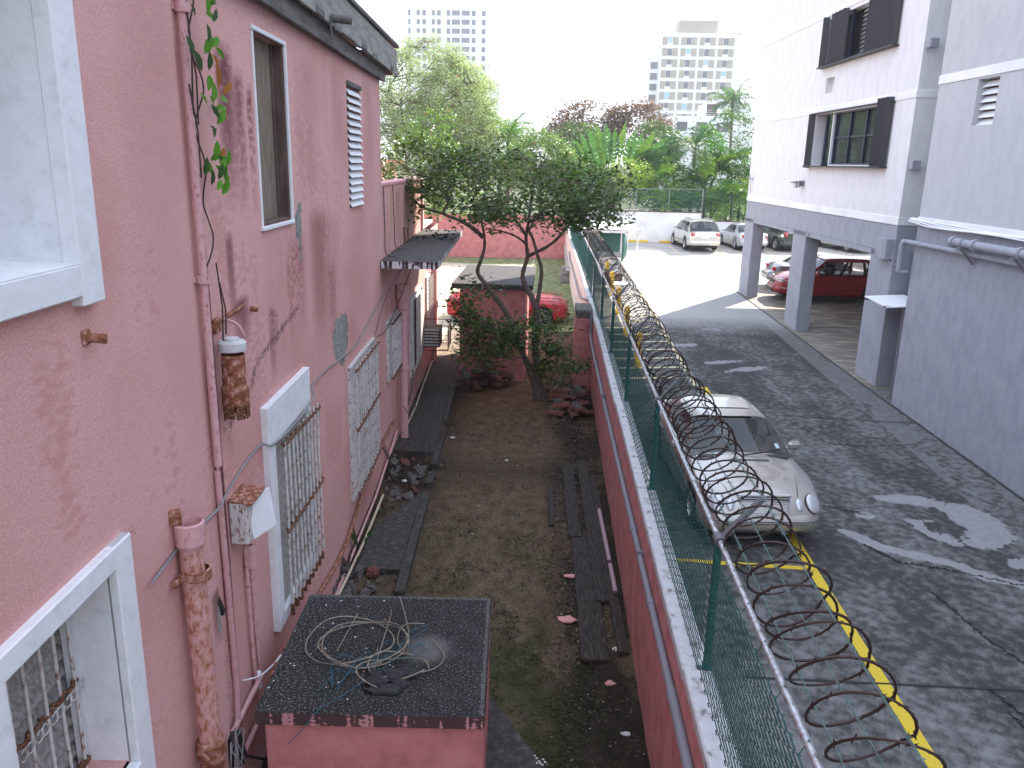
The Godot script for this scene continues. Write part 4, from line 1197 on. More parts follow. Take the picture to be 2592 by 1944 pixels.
	b.lathe([Vector2(0.08, 0.0), Vector2(0.08, 2.7), Vector2(0.105, 2.74), Vector2(0.105, 2.86), Vector2(0.125, 2.9), Vector2(0.125, 3.2), Vector2(0.105, 3.2), Vector2(0.1, 3.0), Vector2(0, 3.0)], Transform3D(Basis(), h(15.4, 0, 0.13)), 16)
	part(o, "pipe", b, M.pink_pipe)
	collar(o, h(15.4, 1.55, 0.13), 0.11, 0.06, M.pink_pipe)
	o = pipe_thing("soil_pipe", "pink pipe at the sunlit far end of the house", [h(21.9, 3.7, 0.12), h(21.9, 0.0, 0.12)], 0.075, M.pink_light, "pipe", HT, 12)
	collar(o, h(21.9, 1.7, 0.12), 0.11, 0.16, M.pink_light)
	pipe_thing("low_water_pipe", "cream hose running along the foot of the wall past the window cage", [h(15.3, 0.16, 0.10), h(17.2, 0.22, 0.16), h(18.9, 0.26, 0.14), h(21.5, 0.2, 0.1)], 0.018, M.cream)
	b = MB.new()
	b.tube([h(16.8, 0.36, 0.03), h(17.05, 0.62, 0.08), h(17.35, 0.72, 0.06), h(17.65, 1.0, 0.04)], 0.022, 5)
	solo("fallen_branch", b, M.bark, "dark crooked stick leaning on the wall under the white louvred window", "stick", h(16.8, 0.36, 0), "", HT)
	# caged window unit
	o = thing("caged_air_conditioner", "weathered air conditioner in a rusty wire cage on the house wall", "air conditioner", h(19.3, 1.0, 0.0), "", HT)
	b = MB.new()
	b.box(h(19.5, 1.33, 0.27), Vector3(0.5, 0.46, 0.62), 0.015)
	part(o, "case", b, M.rubble)
	for i in 6:
		b = MB.new()
		b.box(h(19.18, 1.16 + i * 0.075, 0.26), Vector3(0.46, 0.03, 0.02), 0.004)
		part(o, "vent_slat", b, M.rust_white)
	for z in [19.1, 19.95]:
		b = MB.new()
		b.bar(h(z, 1.05, 0.72), h(z, 1.66, 0.72), 0.02, 0.02)
		b.bar(h(z, 1.66, 0.0), h(z, 1.66, 0.72), 0.018, 0.018)
		b.bar(h(z, 1.05, 0.0), h(z, 1.05, 0.72), 0.018, 0.018)
		part(o, "cage_frame", b, M.rust_dark)
	for i in 14:
		b = MB.new()
		b.bar(h(19.1, 1.07 + i * 0.044, 0.72), h(19.95, 1.07 + i * 0.044, 0.72), 0.01, 0.01)
		part(o, "cage_bar", b, M.rust_dark)
	for i in 6:
		b = MB.new()
		b.bar(h(19.1, 1.07 + i * 0.118, 0.5), h(19.1, 1.07 + i * 0.118, 0.72), 0.01, 0.01)
		part(o, "cage_bar", b, M.rust_dark)

func leaf(b: MB, p: Vector3, dir: Vector3, up: Vector3, length: float, width: float) -> void:
	# a folded pointed leaf from p along dir
	var sd := dir.cross(up).normalized()
	var nn := sd.cross(dir).normalized()
	var pts := [[0.0, 0.0], [0.25, 0.8], [0.5, 1.0], [0.78, 0.62], [1.0, 0.0]]
	for i in 4:
		var f0: float = pts[i][0]
		var f1: float = pts[i + 1][0]
		var m0 := p + dir * length * f0 - nn * length * 0.18 * f0 * f0
		var m1 := p + dir * length * f1 - nn * length * 0.18 * f1 * f1
		for s in [-1.0, 1.0]:
			var e0: Vector3 = m0 + (sd * s + nn * 0.35) * width * 0.5 * float(pts[i][1])
			var e1: Vector3 = m1 + (sd * s + nn * 0.35) * width * 0.5 * float(pts[i + 1][1])
			if s > 0: b.quad(m0, e0, e1, m1)
			else: b.quad(m0, m1, e1, e0)

func apartment() -> void:
	var AF := BT * Transform3D(Basis(Vector3.UP, PI), Vector3.ZERO)   # x out of the facade towards the drive, +z away from the camera
	var o := thing("apartment_building", "pale grey apartment building on square columns with dark accordion shutters, over the parked cars", "building", Vector3(0, 0, 27), "", AF)
	var w := MB.new()
	panel(w, -33.7, -20.25, 4.43, 7.15, [[-25.3, -22.0, 5.65, 7.1], [-26.76, -25.36, 5.6, 7.12]], 0.0, 0.3)
	panel(w, -33.7, -20.25, 7.32, 9.90, [[-26.6, -21.7, 8.5, 9.8], [-26.28, -25.6, 7.69, 8.13]], 0.0, 0.3)
	panel(w, -33.7, -20.25, 10.08, 21.0, [[-26.6, -21.7, 11.5, 13.0], [-26.6, -21.7, 14.6, 16.1]], 0.0, 0.3)
	# side walls and back
	for q in [[4.43, 7.15], [7.32, 9.90], [10.08, 21.0]]:
		w.quad(Vector3(0, q[0], 33.7), Vector3(-13, q[0], 33.7), Vector3(-13, q[1], 33.7), Vector3(0, q[1], 33.7))
		w.quad(Vector3(-13, q[0], 20.25), Vector3(0, q[0], 20.25), Vector3(0, q[1], 20.25), Vector3(-13, q[1], 20.25))
	w.quad(Vector3(-13, 3.4, 33.7), Vector3(-13, 3.4, 20.25), Vector3(-13, 21, 20.25), Vector3(-13, 21, 33.7))
	w.quad(Vector3(0, 21, 20.25), Vector3(0, 21, 33.7), Vector3(-13, 21, 33.7), Vector3(-13, 21, 20.25))
	part(o, "wall", w, M.pale_wall)
	w = MB.new()
	w.box(Vector3(-6.5, 3.9, 26.975), Vector3(13.0, 0.66, 13.45), 0.01)
	w.box(Vector3(-0.3, 3.505, 29.93), Vector3(0.6, 0.13, 7.54))
	w.box(Vector3(-0.3, 3.505, 23.3), Vector3(0.6, 0.13, 6.0))
	part(o, "beam", w, M.gray_wall)
	for q in [[4.335, 0.19], [7.235, 0.17], [9.99, 0.18]]:
		w = MB.new()
		w.box(Vector3(-6.49, q[0], 26.975), Vector3(13.02, q[1], 13.48), 0.006)
		part(o, "floor_band", w, M.white_wall)
	for q in [[20.25, 21.56], [26.5, 27.72], [32.5, 33.7]]:
		w = MB.new()
		w.box(Vector3(-0.22, 1.75, (q[0] + q[1]) * 0.5), Vector3(0.44, 3.66, q[1] - q[0]), 0.015)
		part(o, "column", w, M.gray_wall)
	for q in [[26.5, 27.72], [32.5, 33.7]]:
		for x in [-6.5, -12.7]:
			w = MB.new()
			w.box(Vector3(x, 1.75, (q[0] + q[1]) * 0.5), Vector3(0.44, 3.66, q[1] - q[0]), 0.015)
			part(o, "column", w, M.gray_wall)
	w = MB.new()
	w.box(Vector3(-0.9, 3.06, 20.36), Vector3(0.95, 1.04, 0.2))
	w.box(Vector3(-7.0, 1.75, 20.36), Vector3(11.2, 3.66, 0.2))
	w.box(Vector3(-1.4, 1.3, 21.0), Vector3(0.1, 2.5, 1.1))
	part(o, "end_wall", w, M.gray_wall)
	# lower window
	w = MB.new()
	for q in [[Vector3(-0.05, 5.66, 23.65), Vector3(0.10, 0.05, 3.3)], [Vector3(-0.05, 7.08, 23.65), Vector3(0.10, 0.05, 3.3)], [Vector3(-0.12, 6.4, 23.65), Vector3(0.05, 0.06, 3.26)]]: w.box(q[0], q[1], 0.005)
	for z in [22.03, 23.1, 24.2, 25.27]: w.box(Vector3(-0.10, 6.37, z), Vector3(0.07, 1.4, 0.07), 0.005)
	w.box(Vector3(-0.12, 6.36, 25.55), Vector3(0.07, 1.45, 0.09), 0.005)
	w.box(Vector3(-0.12, 6.36, 26.1), Vector3(0.07, 1.45, 0.09), 0.005)
	var win := part(o, "window", w, M.frame_navy, "lower window with blue-black frames and folded dark shutters")
	for i in 3:
		for j in 2:
			w = MB.new()
			w.box(Vector3(-0.13, 6.03 + j * 0.71, 22.56 + i * 1.09), Vector3(0.008, 0.66, 1.0))
			part(win, "pane", w, M.window_glass)
	w = MB.new()
	w.box(Vector3(-0.14, 6.36, 25.82), Vector3(0.008, 1.4, 0.46))
	part(win, "pane", w, M.window_glass)
	w = MB.new()
	w.box(Vector3(-2.2, 6.37, 24.4), Vector3(0.1, 2.4, 6.4))
	w.box(Vector3(-1.2, 5.3, 24.4), Vector3(2.2, 0.1, 6.4))
	w.box(Vector3(-1.2, 7.42, 24.4), Vector3(2.2, 0.06, 6.4))
	part(win, "room", w, M.seat_grey)
	for i in 2:
		w = MB.new()
		w.box(Vector3(-0.5, 6.75, 22.5 + i * 2.1), Vector3(0.03, 0.7, 0.9), 0.0)
		part(win, "blind", w, M.jalousie)
	accordion(win, [[21.3, 21.98, 5.56, 7.25, 5], [26.78, 27.02, 5.54, 7.14, 2]])
	w = MB.new()
	w.box(Vector3(0.10, 5.585, 24.15), Vector3(0.22, 0.04, 5.7), 0.005)
	w.box(Vector3(0.08, 7.145, 24.15), Vector3(0.10, 0.035, 5.7), 0.005)
	part(win, "shutter_rail", w, M.shutter_dark)
	# upper window
	w = MB.new()
	for z in [23.46, 24.9]: w.box(Vector3(-0.08, 9.15, z), Vector3(0.08, 1.32, 0.08), 0.005)
	w.box(Vector3(-0.08, 8.54, 24.2), Vector3(0.10, 0.06, 4.9), 0.005)
	win = part(o, "window", w, M.frame_navy, "upper window with slatted glass between closed dark shutters")
	w = MB.new()
	w.box(Vector3(-0.28, 9.15, 24.15), Vector3(0.02, 1.32, 4.9))
	part(win, "room", w, M.void)
	for i in 11:
		w = MB.new()
		w.box(Vector3(-0.08, 8.64 + i * 0.112, 23.85), Vector3(0.012, 0.115, 0.62), 0.0, Basis(Vector3.BACK, 0.75))
		part(win, "glass_slat", w, M.lamp_bowl)
	accordion(win, [[21.6, 23.42, 8.46, 9.92, 12], [24.95, 25.95, 8.5, 9.86, 7], [26.45, 26.72, 8.46, 9.86, 2]])
	w = MB.new()
	w.box(Vector3(0.09, 8.45, 24.15), Vector3(0.2, 0.04, 5.2), 0.005)
	part(win, "shutter_rail", w, M.shutter_dark)
	w = MB.new()
	w.box(Vector3(-0.2, 7.91, 25.94), Vector3(0.02, 0.44, 0.68))
	part(o, "vent_recess", w, M.white_wall)
	# second block, nearer the camera
	o = thing("apartment_building", "grey end block with wall pipes and one louvred vent, nearest on the right", "building", Vector3(0.2, 0, 12), "", AF)
	w = MB.new()
	panel(w, -18.83, 6.0, 4.53, 7.30, [[-17.27, -16.53, 6.4, 7.26]], 0.2, 0.22)
	panel(w, -18.83, 6.0, 7.48, 12.5, [], 0.2, 0.22)
	w.box(Vector3(-5.05, 8.51, 6.4), Vector3(9.9, 7.9, 24.7))
	w.quad(Vector3(-0.1, 4.53, 18.826), Vector3(0.2, 4.53, 18.83), Vector3(0.2, 12.5, 18.83), Vector3(-0.1, 12.5, 18.826))
	part(o, "upper_wall", w, M.block_wall)
	w = MB.new()
	panel(w, -18.83, 6.0, -0.1, 4.39, [], 0.2, 0.2)
	w.box(Vector3(-4.9, 2.2, 6.4), Vector3(10.1, 4.38, 24.7))
	part(o, "lower_wall", w, M.gray_wall)
	for q in [[4.46, 0.14], [7.39, 0.18]]:
		w = MB.new()
		w.box(Vector3(-4.88, q[0], 6.415), Vector3(10.2, q[1], 24.87), 0.006)
		part(o, "floor_band", w, M.white_wall)
	w = MB.new()
	w.box(Vector3(0.0, 6.83, 16.9), Vector3(0.02, 0.86, 0.74))
	var vent := part(o, "vent", w, M.jamb_wood)
	for i in 6:
		w = MB.new()
		w.box(Vector3(0.06, 6.46 + i * 0.142, 16.9), Vector3(0.014, 0.16, 0.74), 0.003, Basis(Vector3.BACK, 0.75))
		part(vent, "slat", w, M.white_paint)
	# pipes on the block
	o = thing("wall_pipe", "thin grey pipe running along the grey block and turning down at its corner", "pipe", Vector3(0.33, 3.9, 17), "", AF)
	w = MB.new()
	w.tube(spline([Vector3(0.24, 3.28, 18.95), Vector3(0.42, 3.28, 18.95), Vector3(0.44, 3.4, 18.95), Vector3(0.44, 3.85, 18.95), Vector3(0.42, 3.95, 18.9), Vector3(0.34, 3.97, 18.6), Vector3(0.32, 3.97, 14.0), Vector3(0.32, 3.97, 4.0)], 4), 0.055, 10)
	part(o, "pipe", w, M.gray_wall)
	o = thing("wall_pipe", "thick capped grey pipe on brackets along the grey block", "pipe", Vector3(0.45, 4.17, 16), "", AF)
	w = MB.new()
	w.tube([Vector3(0.45, 4.17, 16.7), Vector3(0.45, 4.17, 4.0)], 0.085, 12)
	part(o, "pipe", w, M.gray_wall)
	for z in [16.72, 15.95, 14.5, 13.0]:
		w = MB.new()
		w.lathe([Vector2(0.06, -0.05), Vector2(0.115, -0.05), Vector2(0.115, 0.05), Vector2(0.06, 0.05)], Transform3D(Basis(Vector3.RIGHT, PI / 2), Vector3(0.45, 4.17, z)), 12)
		part(o, "coupling", w, M.gray_wall)
	for z in [16.35, 14.55]:
		w = MB.new()
		w.bar(Vector3(0.22, 4.07, z), Vector3(0.58, 4.07, z), 0.05, 0.03)
		w.bar(Vector3(0.23, 3.78, z), Vector3(0.5, 4.06, z), 0.05, 0.03)
		w.lathe([Vector2(0.088, -0.02), Vector2(0.098, -0.02), Vector2(0.098, 0.02), Vector2(0.088, 0.02)], Transform3D(Basis(Vector3.RIGHT, PI / 2), Vector3(0.45, 4.17, z)), 12)
		part(o, "bracket", w, M.conduit_grey)
	o = thing("cable_bundle", "white cable bundle sagging along the band of the grey block", "cable", Vector3(0.3, 4.42, 17), "", AF)
	w = MB.new()
	for i in 4:
		var pts := []
		for kk in 15: pts.append(Vector3(0.26 + 0.03 * i, 4.44 - 0.02 * i + 0.02 * sin(kk * 1.3 + i) + (0.05 if kk == 0 else 0.0), 19.0 - kk * 0.9))
		w.tube(pts, 0.018, 5)
	part(o, "cables", w, M.white_paint)
	o = thing("electrical_cabinet", "grey wall box with a coil of cable on the column next to the side door", "electrical box", Vector3(0.1, 3.4, 20.5), "", AF)
	w = MB.new()
	w.box(Vector3(0.09, 3.66, 20.6), Vector3(0.2, 0.5, 0.6), 0.01)
	part(o, "case", w, M.gray_wall)
	w = MB.new()
	for i in 4:
		var pts := []
		for kk in 17: pts.append(Vector3(0.12 + 0.02 * sin(kk * 0.9 + i) + cos(kk * TAU / 16) * 0.04, 3.42 + sin(kk * TAU / 16) * (0.06 + 0.01 * i), 20.05 - 0.16 + cos(kk * TAU / 16) * 0.22))
		w.tube(pts, 0.009, 5)
	part(o, "cable_coil", w, M.conduit_grey)
	o = thing("door_canopy", "small tilted white sheet canopy over the side door of the grey block", "canopy", Vector3(0.1, 2.5, 19.6), "", AF)
	w = MB.new()
	w.box(Vector3(0.12, 2.52, 19.55), Vector3(0.95, 0.03, 1.25), 0.004, Basis(Vector3.BACK, -0.06) * Basis(Vector3.RIGHT, -0.05))
	part(o, "sheet", w, M.white_paint)
	for z in [19.0, 20.1]:
		w = MB.new()
		w.bar(Vector3(-0.3, 2.46, z), Vector3(0.62, 2.47, z), 0.03, 0.04)
		part(o, "rib", w, M.dark_metal)
	o = thing("side_door", "dark blue-grey door standing ajar under the small canopy beside the grey block", "door", Vector3(-0.1, 0.2, 19.2), "", AF)
	w = MB.new()
	w.box(Vector3(-0.08, 1.3, 19.2), Vector3(0.06, 2.2, 0.62), 0.006)
	part(o, "leaf", w, mk("door_blue", lin(0.10, 0.105, 0.14), 0.6))
	w = MB.new()
	w.tube([Vector3(-0.05, 1.3, 19.40), Vector3(0.0, 1.3, 19.40), Vector3(0.0, 1.3, 19.30)], 0.012, 6)
	part(o, "handle", w, M.chrome)
	w = MB.new()
	w.box(Vector3(-0.9, 1.3, 20.9), Vector3(1.1, 2.6, 0.05))
	w.box(Vector3(-0.35, 1.3, 20.6), Vector3(0.05, 2.6, 0.55))
	part(o, "niche_wall", w, M.door_blue)  # dark door colour paints the deep shade inside the niche
	o = thing("wall_lamp", "small grey wall lamp under the windows of the apartment building", "lamp", Vector3(0, 5.0, 27.3), "", AF)
	w = MB.new()
	w.box(Vector3(0.05, 5.04, 27.3), Vector3(0.1, 0.16, 0.2), 0.01)
	w.box(Vector3(0.2, 5.1, 27.3), Vector3(0.34, 0.035, 0.3), 0.01, Basis(Vector3.BACK, -0.15))
	part(o, "hood", w, M.conduit_grey)
	w = MB.new()
	w.lathe([Vector2(0.06, 4.91), Vector2(0.09, 4.93), Vector2(0.1, 5.07), Vector2(0.0, 5.08)], Transform3D(Basis(), Vector3(0.2, 0, 27.3)), 12)
	part(o, "shade", w, M.lamp_bowl)
	for q in [[19.55, 8.3, 20.1], [19.4, 5.65, 20.1]]:
		w = MB.new()
		w.box(Vector3(-0.12, q[1], q[2]), Vector3(0.2, 0.2, 0.2), 0.01)
		solo("vent_box", w, M.gray_wall, "small grey box on the building's shaded end wall, %s" % ("the upper one" if q[1] > 7 else "the lower one"), "vent", Vector3(-0.12, q[1], q[2]), "", AF)
	o = thing("whip_aerial", "thin aerial on the far corner of the apartment building's facade", "aerial", Vector3(0, 4.6, 33.3), "", AF)
	w = MB.new()
	w.tube([Vector3(0.05, 4.55, 33.2), Vector3(0.12, 5.25, 33.2)], 0.012, 5)
	w.box(Vector3(0.1, 5.1, 33.2), Vector3(0.2, 0.015, 0.3))
	part(o, "mast", w, M.conduit_grey)

func accordion(win: Node3D, list: Array) -> void:
	for q in list:
		var n: int = q[4]
		var step: float = (q[1] - q[0]) / n
		for i in n:
			var b := MB.new()
			var z: float = q[0] + (i + 0.5) * step
			b.box(Vector3(0.11, (q[2] + q[3]) * 0.5, z), Vector3(0.17, q[3] - q[2], 0.02), 0.004, Basis(Vector3.UP, (0.7 if i % 2 else -0.7) * clampf(step / 0.15, 0.3, 1.0)))
			part(win, "shutter_leaf", b, M.shutter_dark)

func bend(z: float) -> float:   # how far the boundary swings towards the house beyond the pier
	return 0.0 if z > -20.0 else 0.30 * (-z - 20.0) / 29.0

func boundary() -> void:
	var o := thing("boundary_wall", "long dusky pink boundary wall with a white cap, right of the alley", "wall", Vector3(1.19, 0, -10))
	for q in [[3.0, -20.0], [-20.0, -49.2]]:
		var b := MB.new()
		b.bar(Vector3(1.19 - bend(q[0]), 0.85, q[0]), Vector3(1.19 - bend(q[1]), 0.85, q[1]), 0.2, 1.9)
		part(o, "wall_length", b, M.pink_paint if q[0] > 0 else M.pink_bounce_lit)  # far length is coloured paler to stand for light bounced off the yard
	for i in 14:
		var b := MB.new()
		var z0 := 1.7 - 3.5 * i
		var z1 := z0 - 3.488
		var y := 1.845 + R.randf_range(-0.02, 0.03)
		if i == 13: z1 = -49.2
		b.bar(Vector3(1.188 - bend(z0) + R.randf_range(-0.008, 0.008), y, z0), Vector3(1.188 - bend(z1), y + R.randf_range(-0.01, 0.01), z1), 0.215, 0.10, Vector3.UP, 0.012)
		part(o, "wall_cap", b, M.cap_paint)
	# chain-link fence on top
	o = thing("chain_link_fence", "green chain-link fence on the pink boundary wall, with slanted arms and barbed wire", "fence", Vector3(1.25, 1.88, 0))
	var wire := MB.new()
	var pitch := 0.070
	var nz := int(3.5 / pitch)
	for i in nz:
		var pts := []
		var z := -(i + 0.5) * pitch
		var y := -0.03 - 0.03 * (i % 2)
		var kk := 0
		while y < 1.07:
			pts.append(Vector3((0.006 if kk % 2 else -0.006) - 0.012 * sin(y * 2.9) - 0.03 * (1.0 - clampf(y * 4.0, 0, 1)), y, z + (pitch * 0.53 if kk % 2 else -pitch * 0.53)))
			y += pitch * 0.5
			kk += 1
		wire.tube(pts, 0.0050, 3, false)
	var wm := wire.mesh()
	for i in 14:
		var z0 := 1.7 - 3.5 * i
		var b := MB.new()
		b.tube([Vector3(1.25 - bend(z0), 1.85, z0), Vector3(1.25 - bend(z0), 2.95, z0)], 0.030, 8)
		b.box(Vector3(1.24 - bend(z0), 1.90, z0), Vector3(0.10, 0.02, 0.11), 0.004)
		part(o, "post", b, M.green_post)
		b = MB.new()
		b.bar(Vector3(1.25 - bend(z0), 2.94, z0 - 0.015), Vector3(1.54 - bend(z0), 3.285, z0 - 0.03), 0.05, 0.035, Vector3.UP, 0.006)
		part(o, "arm", b, M.grey_arm)
		b = MB.new()
		b.lathe([Vector2(0.028, -0.05), Vector2(0.038, -0.05), Vector2(0.038, 0.05), Vector2(0.028, 0.05)], Transform3D(Basis(Vector3.RIGHT, PI / 2), Vector3(1.25 - bend(z0), 2.965, z0)), 10)
		part(o, "post_cap", b, M.grey_arm)
		if i < 13:
			var mi := MeshInstance3D.new()
			mi.mesh = wm
			mi.material_override = M.green_vinyl
			mi.name = "wire_mesh" if i == 0 else "wire_mesh_%03d" % i
			o.add_child(mi)
			mi.transform = Transform3D(Basis(Vector3.UP, 0.0103 if z0 < -20.0 else 0.0), Vector3(1.215 - bend(z0) - 1.25, -0.03, z0))
			mi.set_meta("kind", "stuff")
			b = MB.new()
			b.tube([Vector3(1.25 - bend(z0), 2.965, z0), Vector3(1.25 - bend(z0 - 1.75) + R.randf_range(-0.006, 0.006), 2.965 + R.randf_range(-0.012, 0.004), z0 - 1.75), Vector3(1.25 - bend(z0 - 3.5), 2.965, z0 - 3.5)], 0.022, 8)
			b.lathe([Vector2(0.02, -0.06), Vector2(0.027, -0.06), Vector2(0.027, 0.06), Vector2(0.02, 0.06)], Transform3D(Basis(Vector3.RIGHT, PI / 2), Vector3(1.25 - bend(z0 - 1.1), 2.965, z0 - 1.1)), 10)
			part(o, "top_rail", b, M.galvanised)
			b = MB.new()
			for kk in 9: b.tube([Vector3(1.205 - bend(z0), 2.90, z0 - 0.2 - kk * 0.4), Vector3(1.25 - bend(z0), 2.995, z0 - 0.2 - kk * 0.4), Vector3(1.28 - bend(z0), 2.95, z0 - 0.2 - kk * 0.4)], 0.0035, 3)
			part(o, "tie_wires", b, M.green_vinyl)
	for q in [[1.33, 3.055], [1.43, 3.175], [1.525, 3.29]]:
		var b := MB.new()
		for st in 2:
			var pts := []
			for i in 361: pts.append(Vector3(q[0] - bend(1.7 - i * 0.125) + 0.0045 * cos(i * 1.57 + st * PI), q[1] - 0.03 * sin(PI * fposmod(i * 0.125, 3.5) / 3.5) + 0.0045 * sin(i * 1.57 + st * PI), 1.7 - i * 0.125))
			b.tube(pts, 0.0028, 3)
		for i in 350:
			var z := 1.6 - i * 0.125
			var p := Vector3(q[0] - bend(z), q[1] - 0.03 * sin(PI * fposmod(1.7 - z, 3.5) / 3.5), z)
			for st in 2:
				var dd := Vector3(R.randf_range(-1, 1), R.randf_range(-1, 1), R.randf_range(-0.4, 0.4)).normalized() * 0.02
				b.tube([p - dd, p + dd], 0.0022, 3, false)
		part(o, "barbed_wire", b, mk("barb_green", lin(0.12, 0.20, 0.18), 0.5))
	# coil of razor wire
	o = thing("razor_wire_coil", "rusty brown coil of razor wire stretched along the fence arms", "razor wire", Vector3(1.5, 3.03, 0))
	var z := 1.2
	var seg := []
	var ang := 0.0
	var barbs := MB.new()
	var lp := 0
	while z > -44.2:
		var pit := 0.245 if z > -6.6 else (0.23 if z > -10.8 else 0.21)
		pit *= R.randf_range(0.8, 1.2)
		var rr := (0.225 if z > -6.6 else 0.235) * R.randf_range(0.93, 1.06)
		var cx := 1.505 + R.randf_range(-0.02, 0.02)
		var cy := 3.04 + R.randf_range(-0.02, 0.02)
		var tilt := (0.10 if z > -11.0 else 0.05) + R.randf_range(-0.05, 0.05)
		for i in 26:
			var a := TAU * i / 26.0
			var f := i / 26.0
			var zz := z - pit * f
			var p := Vector3(cx - bend(zz) + cos(a) * rr, cy + sin(a) * rr, zz + sin(a) * tilt + cos(a * 2.0 + lp) * 0.015)
			seg.append(p)
			if (i % 3 == 0 and (z > -16.0 or i % 6 == 0)) or (z > -9.0 and i % 3 == 1):
				var tg := Vector3(-sin(a), cos(a), 0)
				var rd := Vector3(cos(a), sin(a), 0)
				var sp := Vector3(0, 0, 0.014) if i % 2 else rd * 0.014
				barbs.quad(p - tg * 0.016, p + sp - tg * 0.028, p + tg * 0.016, p - sp + tg * 0.028)
		z -= pit
		lp += 1
		if lp % 24 == 0:
			seg_out(o, seg)
			seg = [seg[-1]]
	seg_out(o, seg)
	part(o, "barbs", barbs, M.razor, "", "stuff")
	# conduit along the wall on the alley side
	o = thing("wall_conduit", "grey conduit with couplings along the alley face of the pink boundary wall", "conduit", Vector3(1.05, 1.4, -10))
	var cp := [Vector3(1.05, 1.60, 1.0), Vector3(1.05, 1.545, -5.5), Vector3(1.05, 1.49, -7.7), Vector3(1.05, 1.40, -11.1), Vector3(1.05, 1.31, -14.8), Vector3(1.045, 1.29, -19.2)]
	for i in 5:
		var b := MB.new()
		b.tube([cp[i], cp[i + 1]], 0.034 if i else 0.04, 10)
		part(o, "pipe", b, M.conduit_grey)
	for zz in [-3.6, -5.5, -6.9, -8.6, -10.3, -12.0, -13.8, -15.5, -17.3]:
		for i in 5:
			if zz <= cp[i].z and zz > cp[i + 1].z:
				var p: Vector3 = cp[i].lerp(cp[i + 1], (zz - cp[i].z) / (cp[i + 1].z - cp[i].z))
				var b := MB.new()
				b.lathe([Vector2(0.033, -0.05), Vector2(0.042, -0.045), Vector2(0.042, 0.045), Vector2(0.033, 0.05)], Transform3D(Basis(Vector3.RIGHT, PI / 2), p), 10)
				part(o, "coupling", b, M.conduit_grey)
	for zz in [-4.6, -7.9, -14.4]:
		var b := MB.new()
		b.box(Vector3(1.06, 1.56 + (zz + 4.6) * 0.018, zz), Vector3(0.09, 0.10, 0.02), 0.01)
		part(o, "strap", b, M.conduit_grey)
	var bb := MB.new()
	bb.tube(spline([Vector3(1.045, 1.29, -19.2), Vector3(1.04, 1.42, -19.7), Vector3(1.04, 1.75, -19.82), Vector3(1.04, 1.98, -19.86)]), 0.036, 10)
	part(o, "riser", bb, M.conduit_grey)
	bb = MB.new()
	bb.tube([Vector3(1.0, 1.95, -21.8), Vector3(0.96, 1.35, -26.0), Vector3(0.86, 1.2, -38.0), Vector3(0.83, 1.55, -38.1)], 0.034, 8)
	part(o, "far_run", bb, M.conduit_grey)
	# pier
	o = thing("wall_pier", "square pink pier with a raw concrete top standing against the boundary wall", "pier", Vector3(0.88, 0, -20.4))
	bb = MB.new()
	bb.box(Vector3(0.87, 0.89, -20.5), Vector3(0.43, 1.8, 1.1), 0.02)
	part(o, "shaft", bb, M.pink_paint)
	bb = MB.new()
	bb.box(Vector3(0.865, 1.895, -20.5), Vector3(0.425, 0.21, 1.09), 0.03)
	part(o, "top", bb, M.rubble)
	bb = MB.new()
	bb.tube([Vector3(0.75, 1.52, -19.93), Vector3(0.92, 1.49, -19.96)], 0.012, 5)
	part(o, "tie", bb, M.rust_dark)
	# back wall of the yard
	o = thing("yard_wall", "dull pink rear wall closing the far end of the yard", "wall", Vector3(-5, 0, -49))
	bb = MB.new()
	bb.bar(Vector3(0.84, 1.25, -49.05), Vector3(-16.0, 1.25, -47.6), 0.2, 2.52, Vector3.UP, 0.01)
	part(o, "wall_length", bb, M.pink_paint)

func seg_out(o: Node3D, seg: Array) -> void:
	var b := MB.new()
	b.tube(seg, 0.0085 if seg[0].z > -9.0 else (0.0062 if seg[0].z > -14.0 else 0.0048), 4)
	part(o, "coil_length", b, M.razor)

